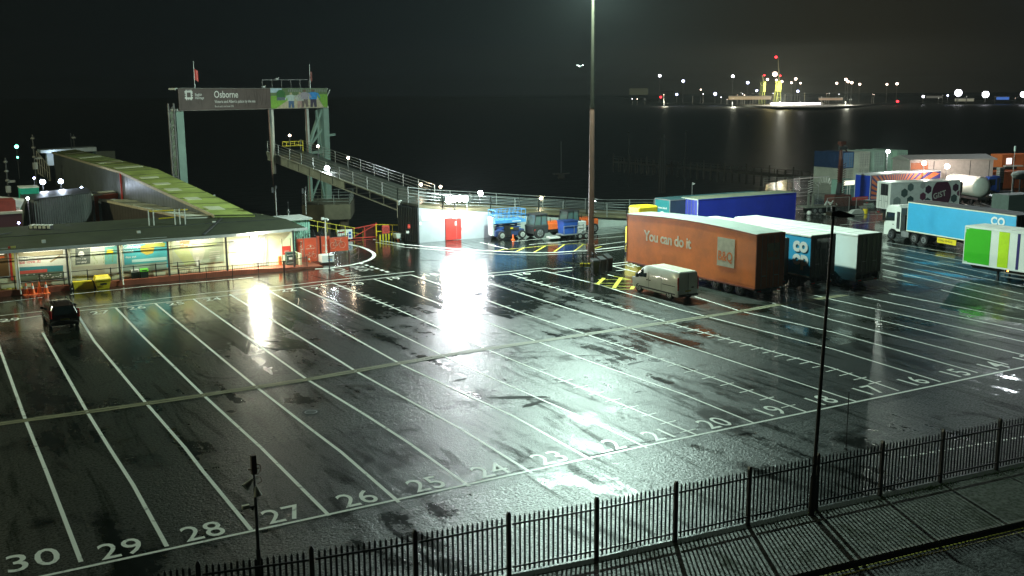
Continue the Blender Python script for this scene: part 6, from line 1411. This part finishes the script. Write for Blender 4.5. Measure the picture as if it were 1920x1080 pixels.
# white long hut with two lamps
q0, q1 = DIST(1707,300,152), DIST(1862,314,158)
t = thing('long_hut', 'long pale hut with shallow roof behind the tanker', 'hut', (q0.x,q0.y,0), math.atan2(q1.y-q0.y,q1.x-q0.x)); L = math.hypot(q1.x-q0.x,q1.y-q0.y); z0 = q0.z
b = MB(mat('hut_wall',(0.50,0.45,0.42),.6,0,.15)); b.box(0,L,0,5,0,z0-.15); b.build('wall', t)
b = MB(mat('hut_roof',(0.40,0.38,0.35),.6)); b.rings([[(-.3,-.4,z0-.14),(L+.3,-.4,z0-.14),(L+.3,5.4,z0-.14),(-.3,5.4,z0-.14)],[(-.3,-.4,z0+.05),(L+.3,-.4,z0+.05),(L+.3,2.5,z0+.55),(-.3,2.5,z0+.55)]]); b.build('roof', t)
b = MB(DGREY)
for k in (3.4,8.7,11.5): b.box(k,k+.07,-.02,-.001,.1,z0-.2)
b.build('panel_joint', t)
b = MB(ORANGE); b.box(.1,2.6,-.03,-.002,.1,z0-.4,mat('hut_orange',(.45,.16,.08),.5)); b.build('orange_panel', t)
hlamp(1733,306,149,'warm white lamp on the left part of the long pale hut', E_PINK, 2000, (1,.82,.74), .30, 'yard_lamp'); hlamp(1776,312,149,'warm white lamp on the middle of the long pale hut', E_PINK, 2300, (1,.88,.74), .33, 'yard_lamp')
# tanker
q = G(1782,347,2.2); q1 = G(1838,352,2.4); th = math.atan2(q1.y-q.y, q1.x-q.x); 
t = thing('tank_trailer', 'white cylindrical tank trailer behind the hexagon trailer', 'tanker', (q.x,q.y,0), th); L = 7.0
WT = mat('tank_white',(0.62,0.66,0.60),.35,0,.15,.5); b = MB(WT); n = 20
rs = []
for x, r in ((-.25,.5),(-.1,.95),(.15,1.22),(.4,1.3),(L-.4,1.3),(L-.15,1.22),(L+.1,.95),(L+.25,.5)): rs.append([(x,r*math.cos(2*math.pi*i/n),2.45+r*math.sin(2*math.pi*i/n)) for i in range(n)])
b.rings(list(reversed(rs))); b.build('tank', t, True)
b = MB(GREY); b.box(0.3,L-.3,-.25,.25,3.74,3.82); b.box(0,L,-.6,.6,.85,1.16, DGREY); b.build('walkway_and_frame', t)
for x in (.8,2.1,3.4):
    for s_ in (1,-1): wheel(t, x, s_*1.0, .5, .33, s_, GREY)
b = MB(DGREY)
for s_ in (1,-1): b.box(L-1.2,L-1.05,s_*.7-.06,s_*.7+.06,0,.86)
b.build('landing_leg', t)
# orange boxes on the right
OC = mat('cont_orange',(0.78,0.20,0.06),.5,0,.15,.7)
q = G(1812,322,2.7); t = container((q.x,q.y),12.2,2.44,2.59,math.radians(-18),'orange red container with dark gear on its roof behind the tanker',OC,mat('cont_red_end',(0.60,0.07,0.06),.5),loc_z=.1)
b = MB(BLACK); b.tube([(2,0,2.95),(4,.1,3.0),(6,-.1,2.95),(8.5,0,3.0)],.22,8); b.box(6.5,9.5,-.3,.3,3.2,3.4,OFFW); b.build('roof_gear', t)
q = G(1880,290,5.0); t = thing('orange_site_cabin', 'orange two storey site cabin with a lit window at the right edge', 'site cabin', (q.x,q.y,0), math.radians(-14)); b = MB(OC)
b.box(0,9,0,2.5,0,2.42); b.build('lower_cabin', t); b = MB(OC); b.box(0.0,9,0,2.5,2.5,5.0)
for k in range(12): b.box(2.2+k*.5,2.45+k*.5,-.03,-.001,2.7,4.85)
b.build('upper_cabin', t); b = MB(emat('window_lit',(1,.95,.95),1.6)); b.box(.75,1.75,-.04,-.001,3.5,4.45); w_ = b.build('window', t); b = MB(OFFW)
for x in (.7,1.75): b.box(x,x+.05,-.05,-.0,3.45,4.5)
b.build('window_frame', w_); b = MB(OFFW); b.bar((0,-.3,2.46),(9,-.3,2.46),.08); b.build('ledge', t)
q = DIST(1900,318,140); q1 = DIST(1900,274,140); t = thing('aerial_pole', 'thin pole with a white head before the orange cabin', 'pole', (q.x,q.y,0)); b = MB(GREY); b.cyl((0,0,0),(0,0,q1.z-.6),.05,.04,8); b.build('pole', t, True); b = MB(mat('head_white',(.7,.9,.85),.4)); b.cyl((0,0,q1.z-.6),(0,0,q1.z),.11,.11,8); b.build('head', t, True)
q = G(1877,337,1.6); t = thing('louvred_unit', 'white louvred box unit standing before the orange cabin', 'louvred unit', (q.x,q.y,0)); b = MB(OFFW); zt = DIST(1877,312,math.hypot(q.x-CAML.x,q.y-CAML.y)).z
for k in range(9): z = 1.2+k*(zt-1.3)/9; b.box(-.55,.55,-.1,.5,z,z+(zt-1.3)/13)
b.build('louvres', t); b = MB(DGREY); b.box(-.5,.5,-.02,.45,0,zt-.2); b.build('body', t)
q = G(1905,338,1.8); t = thing('covered_boat', 'white wrapped bundle on a dark frame at the right edge', 'bundle', (q.x,q.y,0)); b = MB(mat('wrap_white',(0.62,0.75,0.66),.5,0,.3,3)); b.sph((1.0,0,2.6), .8, sc=(2.6,1,.8)); b.build('wrap', t, True); b = MB(DGREY)
for x in (-.6,1,2.6): b.bar((x,0,0),(x,0,2.1),.15)
b.bar((-.8,0,2.0),(2.8,0,2.0),.15); b.build('stand', t)
q = G(1868,374,0); t = thing('blue_tractor_unit', 'royal blue lorry tractor unit beside the silver car at right', 'lorry', (q.x+1.2,q.y+1.5,0), math.radians(170)); lorry_cab(t, 0, mat('cab_royal',(0.02,0.08,0.40),.35), 'cab', 2.4, 3.2)
for x in (-2.6,1.25):
    for s_ in (1,-1): wheel(t, x, s_*1.0, .48, .3, s_, GREY)
q = G(1868,378,0); t = thing('parked_car', 'silver car parked facing the camera below the blue tractor unit', 'car', (q.x,q.y+1.6,0), math.radians(-100)); car_body(t, 4.1, 1.8, 1.45, mat('car_silver',(0.50,0.56,0.52),.25,.3,.05,1,0,.5,.5))
b = MB(GLASS); b.slab([(1.05,-.64,1.0),(1.05,.64,1.0),(.38,.56,1.38),(.38,-.56,1.38)], (.02,0,.02)); b.build('windscreen', t)
for s_ in (1,-1):
    b = MB(OFFW); b.bbox(1.88,2.03,s_*.6-.14,s_*.6+.14,.52,.68,.03); b.build('headlight', t)
    b = MB(GLASS); b.slab([(-1.3,s_*.885,.98),(.9,s_*.885,.96),(.25,s_*.68,1.36),(-1.0,s_*.68,1.36)], (0,s_*.02,0)); b.build('side_window', t)
    for x in (-1.25,1.3): wheel(t, x, s_*.78, .31, .2, s_)
q = G(1889,404,0.4); t = thing('grey_cabinet', 'plain grey green steel box at the right edge behind the lorry', 'box', (q.x,q.y,0), -.1); b = MB(mat('cabinet_grey_green',(0.16,0.21,0.19),.5,0,.15)); b.bbox(0,4.5,0,2.4,.2,2.75,.04); b.build('body', t); b = MB(DGREY); b.box(.1,4.4,.1,2.3,0,.2); b.build('skid', t)
# drilling rig, flat trailer and clutter
q = G(1572,396,0); t = thing('drilling_rig', 'rust red drilling rig with a tall slender mast', 'drilling rig', (q.x,q.y,0), -.1); RR = mat('rig_red',(0.085,0.022,0.014),.6,0,.35,1.2); zt = DIST(1575,262,math.hypot(q.x-CAML.x,q.y-CAML.y)).z
b = MB(RR); b.box(-.2,.2,-.2,.2,1.6,zt-2.4); 
for k in range(14): z = 2+k*(zt-5)/14; b.bar((-.5,-.35,z),(.5,-.35,z+.35),.07); b.box(-.5,-.38,-.3,.0,z,z+.12)
b.build('mast', t); b = MB(RR); b.cyl((-.1,0,zt-2.4),(-.1,0,zt-.6),.2,.2,10); b.cyl((-.6,-.2,zt-1.0),(.6,-.2,zt-1.0),.22,.22,10,DGREY); b.bar((.0,0,zt-.6),(.9,0,zt-1.5),.12); b.box(-.4,.4,-.3,.3,zt-.6,zt-.2); b.build('mast_head', t)
b = MB(RR); b.bbox(-1.6,1.2,-.9,.9,.7,2.1,.06); b.bbox(1.25,3.4,-.7,.7,.6,1.3,.06); b.build('engine_housing', t); b = MB(RED); b.box(1.4,4.0,-.75,-.71,1.35,1.75); b.build('red_beam', t)
for s_ in (1,-1):
    b = MB(RUBBER); b.prism([(-1.9,.3),(-1.5,0),(2.2,0),(2.6,.3),(2.3,.65),(-1.6,.65)], s_*.75-.22, s_*.75+.22); b.build('crawler_track', t)
b = MB(DGREY)
for k in range(6): b.tube([(-.8+k*.15,-.5,3.6),(-1.1+k*.1,-.6,2.4),(-.7+k*.2,-.5,1.4)],.04,5)
b.build('hoses', t); b = MB(OFFW); b.bar((.9,-.4,1.8),(.9,-.4,3.2),.07); b.bar((1.3,-.4,1.8),(1.3,-.4,3.2),.07); b.build('white_tubes', t)
q = G(1530,399,0); t = thing('flatbed_trailer', 'grey flatbed trailer with upright ramps left of the red rig', 'trailer', (q.x,q.y,0), -.15); FB = mat('flatbed_grey',(0.22,0.23,0.19),.5,.2,.3); b = MB(FB); b.box(-2.2,2.2,-1,1,.75,.9); b.build('bed', t)
for x in (-2.05,-1.4):
    b = MB(FB); b.box(x,x+.3,-.95,-.85,.9,2.5); b.build('upright_ramp', t)
for x in (-.9,-.1):
    for s_ in (1,-1): wheel(t, x, s_*.85, .38, .25, s_, GREY)
b = MB(OFFW); b.tube([(.6,-.8,1.0),(1.1,-.6,1.5),(1.5,-.8,1.0),(2.1,-.5,1.45),(2.6,-.7,.9)],.07,6); b.tube([(.9,-.5,.95),(1.6,-.3,1.3),(2.3,-.6,1.0)],.07,6); b.build('tangled_pipes', t)
for px_, l in ((1536,'left'),(1590,'right')):
    q = G(px_,400,0); t = thing('mesh_barrier', 'temporary mesh barrier panel, '+l+' one before the red rig', 'barrier', (q.x,q.y-1.2,0), -.12); b = MB(GALV)
    b.bar((0,0,0),(0,0,2.0),.06); b.bar((3.4,0,0),(3.4,0,2.0),.06); b.bar((0,0,1.98),(3.4,0,1.98),.05); b.bar((0,0,.2),(3.4,0,.2),.05)
    for k in range(16): b.bar((.2*k+.2,0,.2),(.2*k+.2,0,1.98),.008)
    b.build('panel', t); b = MB(CONC); b.box(-.3,.3,-.15,.15,0,.12); b.box(3.1,3.7,-.15,.15,0,.12); b.build('feet', t)
q = G(1545,372,0); t = thing('striped_awning', 'pale ribbed awning shape and frame left of the rig mast', 'awning', (q.x,q.y,0)); b = MB(OFFW)
for k in range(9): a0 = math.pi*(.15+.075*k); b.bar((1.6*math.cos(a0),0,.4+1.9*math.sin(a0)),(2.5*math.cos(a0),.1,.4+2.6*math.sin(a0)),.12,.06)
for k in range(6): b.bar((-3.2,0,.9+k*.32),(-2.5+.05*k,0,1.1+k*.32),.12,.06)
b.build('ribs', t); b = MB(GALV); b.bar((-6,0,3.0),(0.8,0,3.05),.08); b.bar((-6,0,0),(-6,0,3.0),.06); b.bar((-1.2,0,0),(-1.2,0,3.0),.06)
for k in range(3): b.bar((-6.5,.2,.5+k*.5),(-1.3,.2,.6+k*.5),.05)
b.build('frame', t)
q = G(1605,383,0); t = thing('glass_cabin', 'pale green glazed cabin right of the red rig', 'cabin', (q.x,q.y+1,0)); b = MB(mat('cabin_pale_green',(0.22,0.36,0.30),.3)); b.bbox(-1.6,1.1,0,2,.1,3.2,.05); b.build('body', t); b = MB(emat('cabin_lit',(1,1,.78),1.3)); b.box(-1.5,.9,-.02,-.001,2.5,3.1); b.build('lit_strip', t)
b = MB(OFFW); b.bar((-1.5,-.05,1.9),(.9,-.05,2.1),.06); b.bar((-1.5,-.05,.5),(-1.5,-.05,3.1),.06); b.build('cabin_frame', t)
for i, (px_, py_, m_, l) in enumerate(((1605,404,OFFW,'white plastic barrier end lying below the royal blue trailer doors'),(1622,401,YELLOW,'small yellow drum on the ground below the royal blue doors'),(1517,404,OFFW,'small white ball float on the quay by the flatbed trailer'))):
    q = G(px_,py_,0); t = thing(('plastic_barrier','drum','float')[i], l, ('barrier','drum','float')[i], (q.x,q.y,0)); b = MB(m_)
    if i == 0: b.prism([(-1.1,0),(1.1,0),(1.0,.5),(.5,.75),(-.6,.7),(-1.1,.35)],-.3,.3)
    elif i == 1: b.cyl((0,0,0),(0,0,.6),.3,.3,14)
    else: b.sph((0,0,.3),.3)
    b.build('body', t, True); b = MB(DGREY); b.cyl((0,0,0),(0,0,.03),.32,.32,12) if i else b.box(-.9,.9,-.31,-.3,.1,.2); b.build('base', t)
t = thing('tool_rack', 'cluttered rack of boxes hung below the royal blue trailer doors', 'rack', (113.2,57.6,0)); b = MB(BLUE); b.box(-.6,2.2,0,.5,.5,.62); b.box(-.6,2.2,0,.5,.1,.2); b.build('shelf', t)
b = MB(YELLOW); b.box(-.5,-.1,0,.4,.63,1.0); b.box(1.2,1.6,0,.4,.63,1.25); b.build('yellow_box', t); b = MB(OFFW); b.box(.1,.5,0,.4,.63,.95); b.box(.6,1.0,0,.4,.63,.85); b.build('white_box', t)
# quay edge railings and the dark jetty beyond
t = thing('quay_railing', 'steel railing along the quay edge beyond the blue trailer', 'railing', (G(1432,347).x, G(1432,347).y, 0)); b = MB(RAILM); c = G(1520,343)-t.location; guard(b, [Vector((0,0,0)), Vector((c.x,c.y,0))], 1.1, 3, 2.5, .03, .04, RAILM); b.build('rails', t)
jA, jB = G(1150,302,-.8), G(1519,333,-.8); t = thing('jetty', 'dark timber jetty on piles running out into the water', 'jetty', (jA.x,jA.y,0)); d = jB-jA; d.z = 0
b = MB(WOOD); u = d.normalized(); v = Vector((-u.y,u.x,0))*2.2; b.rings([[tuple(p+Vector((0,0,-1.2))) for p in (Vector(),d,d+v,v)],[tuple(p+Vector((0,0,-.7))) for p in (Vector(),d,d+v,v)]]); b.build('deck', t)
b = MB(WOOD)
for k in range(30):
    p = d*(k/29); b.cyl((p.x,p.y,-5),(p.x,p.y,.2 if k % 3 else .9),.17,.15,6); p = p+v; b.cyl((p.x,p.y,-5),(p.x,p.y,-.7),.17,.15,6)
o = b.build('piles', t)
b = MB(WOOD); guard(b, [Vector((0,0,-.7)), d+Vector((0,0,-.7))], 1.0, 2, 3, .04, .05, WOOD); b.build('handrail', t)
WOOD2 = mat('pile_dark',(0.022,0.018,0.014),.9,0,.4,1.0)
for px_, yb, yt, D, l in ((1242,300,255,190,'dark dolphin pile cluster standing behind the jetty'),(1178,305,250,200,'faint tall pile left of the jetty dolphin'),(1285,292,248,200,'slim pale pile right of the dark dolphin cluster')):
    p, q = DIST(px_,yb,D), DIST(px_,yt,D); t = thing('mooring_pile', l, 'mooring pile', (p.x,p.y,-3.2)); b = MB(WOOD2)
    for dx in ((-.6,0,.6) if D == 190 else (0,)): b.cyl((dx,0,-2),(dx*.6,0,q.z+3.2-abs(dx)),.3 if D == 190 else .14,.25 if D == 190 else .1,8)
    b.build('pile', t, True); b = MB(WOOD2); b.cyl((0,0,q.z+3.2),(0,0,q.z+3.5),.2,.2,8); b.build('pile_cap', t)
p, q = G(1052,335,-3.2), DIST(1052,265,math.hypot(*(G(1052,335,-3.2)-CAML).xy)); t = thing('channel_beacon', 'slim beacon post on a low platform out in the dark water', 'beacon', (p.x,p.y,-3.2)); b = MB(GREY); b.cyl((0,0,0),(0,0,q.z+3.2),.10,.06,8); b.build('post', t, True); b = MB(WOOD); b.cyl((0,0,-1),(0,0,.9),.8,.8,10); b.box(-2,2,-.3,.3,.9,1.2); b.build('platform', t)
q = DIST(1298,342,125); q0 = G(1298,375,0); t = thing('flag_lamp_post', 'thin post with a small white pennant beyond the teal trailer', 'post', (q.x,q.y,0)); b = MB(GREY); b.cyl((0,0,0),(0,0,q.z),.05,.03,6); b.build('post', t, True); b = MB(OFFW); b.slab([(0,0,q.z),(.5,0,q.z-.15),(0,0,q.z-.4)], (0,.02,0)); b.build('pennant', t)

# ================================================================== FAR SHORE
WL = -3.2
shore = [G(1150,182.5,WL),G(1195,187,WL),G(1240,193.5,WL),G(1340,197,WL),G(1400,200,WL),G(1455,205,WL),G(1540,205.5,WL),G(1600,202,WL),G(1660,196,WL),G(1740,191.5,WL),G(1830,191,WL),G(1960,191,WL)]
back = [Vector((3000,2000,WL)), Vector((3400,4400,WL)), Vector((2300,4600,WL))]
b = MB(mat('far_land',(0.035,0.035,0.03),.9,0,.4,.01)); pts = [(p.x,p.y) for p in shore]+[(p.x,p.y) for p in back]
b.rings([[(x,y,WL-1) for x,y in pts],[(x,y,WL+2.2) for x,y in pts]]); o = b.build('far_shore'); struct(o)
def port_mast(px_, py_, pyb, D, r, em, label, group=None, heads=1, cat='light mast'):
    q = DIST(px_,py_,D); t = thing('port_light_mast', label, cat, (q.x,q.y,WL+2.2), 0, group); h = q.z-WL-2.2; R0 = r*.72*D/CAMF
    b = MB(mat('far_pole',(0.10,0.10,0.09),.7)); b.cyl((0,0,0),(0,0,h),.5,.35,6); b.build('pole', t)
    b = MB(em); b.sph((0,0,h), R0, em, 10); b.build('lamp_head', t, True); return t
gw = 'tall lamps on the far port shore'
e1 = emat('far_cool',(.92,.92,1.0),9); e2 = emat('far_pink',(1,.72,.55),9); e3 = emat('far_blue',(.62,.68,1),9); e4 = emat('far_dim',(.8,.8,.7),1.6); e5 = emat('far_red',(1,.02,.03),8)
D0 = 1500
for px_, py_, r, em, lab in ((1237,142,3.6,e1,'tall far lamp standing alone, leftmost on the horizon'),(1281,152,3.6,e3,'bluish starry far lamp second from the left'),(1374,143,3.8,e1,'tall white far lamp left of the crane cluster'),(1402,155,3.6,e3,'bluish far lamp beside the crane cluster'),(1453,139,6.0,e2,'brightest far lamp above the lit crane'),(1439,149,3.2,e2,'far lamp left of the brightest crane lamp'),(1456,150,2.6,e2,'far lamp just below the brightest crane lamp'),(1466,153,3.2,e2,'far lamp right of the brightest crane lamp'),(1492,148,3.4,e2,'tall far lamp right of the crane'),(1484,155,2.6,e2,'small far lamp between crane and tall lamp'),(1501,156,2.4,e2,'small far lamp right of the tall lamp'),
     (1569,156,2.8,e2,'single far lamp left of the bright triple'),(1586,149,3.4,e2,'left head of the bright far triple'),(1590,153,3.2,e2,'middle head of the bright far triple'),(1597,155,3.4,e2,'right head of the bright far triple'),(1612,158,2.8,e2,'single far lamp right of the bright triple'),(1663,158,2.6,e2,'left lamp of the far pair near the red beacon'),(1682,157,3.2,e2,'right lamp of the far pair near the red beacon')):
    port_mast(px_,py_,190,D0,r,em,lab)
for px_, py_, r, em, lab in ((1269,177,3.0,e3,'low bluish starry lamp at the left port quay'),(1341,176,4.0,e3,'low bright bluish lamp in the middle of the port quay'),(1419,170,3.0,e3,'low bluish lamp, left one under the crane'),(1431,170,2.6,e3,'low bluish lamp, right one under the crane'),(1496,171,3.0,e3,'low bluish lamp right of the crane feet'),(1314,168,1.8,e2,'small orange port lamp on the left shore'),(1731,181,3.0,e1,'starry white lamp on the right shore, leftmost'),(1797,174,8.5,e1,'largest white starry floodlight on the right shore'),(1848,177,8.0,e1,'second large starry floodlight on the right shore'),(1919,177,7.0,e1,'starry floodlight cut by the right edge'),(1777,179,2.2,e3,'small lilac lamp left of the largest floodlight')):
    port_mast(px_,py_,190,1480,r,em,lab)
rr = random.Random(4)
gs = 'small lights scattered along the far shore'
for i in range(46):
    x = rr.choice([rr.uniform(1180,1300), rr.uniform(1300,1420), rr.uniform(1400,1560), rr.uniform(1520,1650), rr.uniform(1740,1915)]); y = 178+rr.uniform(-4,9) if x < 1640 else 182+rr.uniform(-3,3)
    port_mast(x, y, 190, 1400, rr.uniform(.5,1.1), rr.choice([e4,e4,e2,e1]), 'tiny light among the many along the far port shore', gs, cat='lamp')
for px_, py_, r, lab in ((1455,107,2.2,'red warning light on the highest crane tip'),(1433,141,1.6,'red warning light on the left crane'),(1463,142,1.6,'red warning light on the right crane'),(1239,182,2.0,'red beacon on the left port corner'),(1683,190,2.2,'red beacon on the right port corner')):
    q = DIST(px_,py_,1380); t = thing('warning_light', lab, 'warning light', (q.x,q.y,WL+2.2 if q.z < 8 else q.z-2.4)); h = q.z-t.location.z
    b = MB(DGREY); b.cyl((0,0,0),(0,0,h),.3,.3,6); b.build('stem', t); b = MB(e5); b.sph((0,0,h),r*1380/CAMF,e5,8); b.build('lens', t, True)
for px_, yt, w_, lab, tip in ((1432,153,9,'lit quay crane, left one on the far shore',141),(1461,152,11,'lit quay crane, right one on the far shore',108)):
    q = DIST(px_,yt,1390); t = thing('quay_crane', lab, 'crane', (q.x,q.y,WL+2.2)); h = q.z-WL-2.2; k_ = 1390/CAMF; W2 = w_*k_/2; CR = mat('crane_green',(0.20,0.24,0.08),.6)
    b = MB(CR)
    for s_ in (1,-1): b.bar((s_*W2,0,0),(s_*W2*.5,0,h*.55),1.0); b.bar((s_*W2,4,0),(s_*W2*.5,4,h*.55),1.0)
    b.bar((-W2,0,h*.3),(W2,0,h*.3),.8); b.build('portal_legs', t)
    b = MB(CR); b.box(-W2*.6,W2*.6,-2,4,h*.55,h); b.build('machine_house', t)
    b = MB(mat('crane_dark',(0.06,0.06,0.05),.7)); zt = DIST(px_-5,tip,1390).z-WL-2.2; b.bar((0,0,h),(-5*k_,0,zt),.9); b.bar((0,0,h*.75),(-9*k_,0,h*.92),.7); b.build('jib', t)
    light('crane_light', (0,-14,h*.8), 60000, (1,.85,.35), 1.0, t)
# quay apron glare, ships and sheds; light on shed and ship sides is emission
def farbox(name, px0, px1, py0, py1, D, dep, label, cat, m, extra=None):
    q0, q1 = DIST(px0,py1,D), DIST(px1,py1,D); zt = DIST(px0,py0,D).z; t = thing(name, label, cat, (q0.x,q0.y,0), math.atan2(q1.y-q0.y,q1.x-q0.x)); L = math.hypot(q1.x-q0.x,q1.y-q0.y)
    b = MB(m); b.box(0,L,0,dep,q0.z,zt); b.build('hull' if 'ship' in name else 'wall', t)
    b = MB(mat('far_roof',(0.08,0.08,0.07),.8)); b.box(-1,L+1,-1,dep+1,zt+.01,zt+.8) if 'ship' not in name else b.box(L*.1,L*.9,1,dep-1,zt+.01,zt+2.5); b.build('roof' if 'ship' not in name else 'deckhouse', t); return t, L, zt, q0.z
farbox('warehouse',1180,1215,166,178,1650,60,'dim green lit warehouse at the left end of the far shore','warehouse',emat('shed_wall_glow',(.6,.65,.35),.055))
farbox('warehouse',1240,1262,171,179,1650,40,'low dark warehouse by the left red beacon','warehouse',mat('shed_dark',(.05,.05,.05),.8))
farbox('warehouse',1736,1768,180,184,1600,40,'low pale shed beside the leftmost starry lamp','warehouse',emat('shed_wall_glow2',(.75,.75,.6),.12))
farbox('warehouse',1868,1892,182,187,1500,40,'small shed washed by blue light on the right shore','warehouse',emat('shed_blue_glow',(.1,.3,1),.5))  # blue wash is put into the wall as emission
farbox('warehouse',1790,1826,185,190,1500,40,'pale low shed below the largest starry floodlight','warehouse',emat('shed_wall_glow3',(.9,.9,.6),.22))
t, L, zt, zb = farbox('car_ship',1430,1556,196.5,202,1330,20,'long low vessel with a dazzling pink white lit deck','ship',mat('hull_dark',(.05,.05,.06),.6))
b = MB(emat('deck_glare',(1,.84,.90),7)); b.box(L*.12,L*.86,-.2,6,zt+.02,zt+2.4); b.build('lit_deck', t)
t, L, zt, zb = farbox('ferry_ship',1568,1600,199,203,1300,14,'small vessel with a lit white side right of the long one','ship',emat('ship_side_glow',(1,1,.85),.6))
t, L, zt, zb = farbox('quay_shed',1366,1446,181,187,1380,20,'long low shed lit golden under the crane','shed',emat('shed_gold_glow',(1,.65,.25),.30))  # golden light is put into the wall as emission
t, L, zt, zb = farbox('quay_shed',1535,1580,184,188,1380,20,'low shed lit golden right of the glaring deck','shed',emat('shed_gold_glow2',(1,.6,.3),.25))
for px_, D, pw, cc in ((1462,1290,4e5,(1,.97,.80)),(1585,1280,1e5,(1,1,.8)),(1373,1330,5e4,(1,1,.75)),(1245,1400,2e4,(1,.95,.7)),(1500,1290,5e4,(1,.95,.9))):
    q = DIST(px_,198,D); t = thing('quay_floodlight', 'low floodlight on the far quay edge casting its glow on the water', 'floodlight', (q.x,q.y,WL+1), 0, 'low floodlights on the far quay edge'); b = MB(e4); b.cyl((0,0,0),(0,0,5),.4,.4,6); b.build('pole', t)
    light('lamp_light', (0,-2,6), pw, cc, 2.0, t)

# ================================================================== damp night air
hz = MB(None); hm = bpy.data.materials.new('haze_air'); hm.use_nodes = True; n = hm.node_tree; n.nodes.clear()
ho = n.nodes.new('ShaderNodeOutputMaterial'); hv = n.nodes.new('ShaderNodeVolumePrincipled'); hv.inputs['Color'].default_value = (.80,.90,.92,1); hv.inputs['Density'].default_value = 0.00010; hv.inputs['Anisotropy'].default_value = 0.2
n.links.new(hv.outputs[0], ho.inputs['Volume']); hz.cur = hm
hz.box(-1500,3600,-160,4700,-12,70); o = hz.build('haze'); o['kind'] = 'stuff'
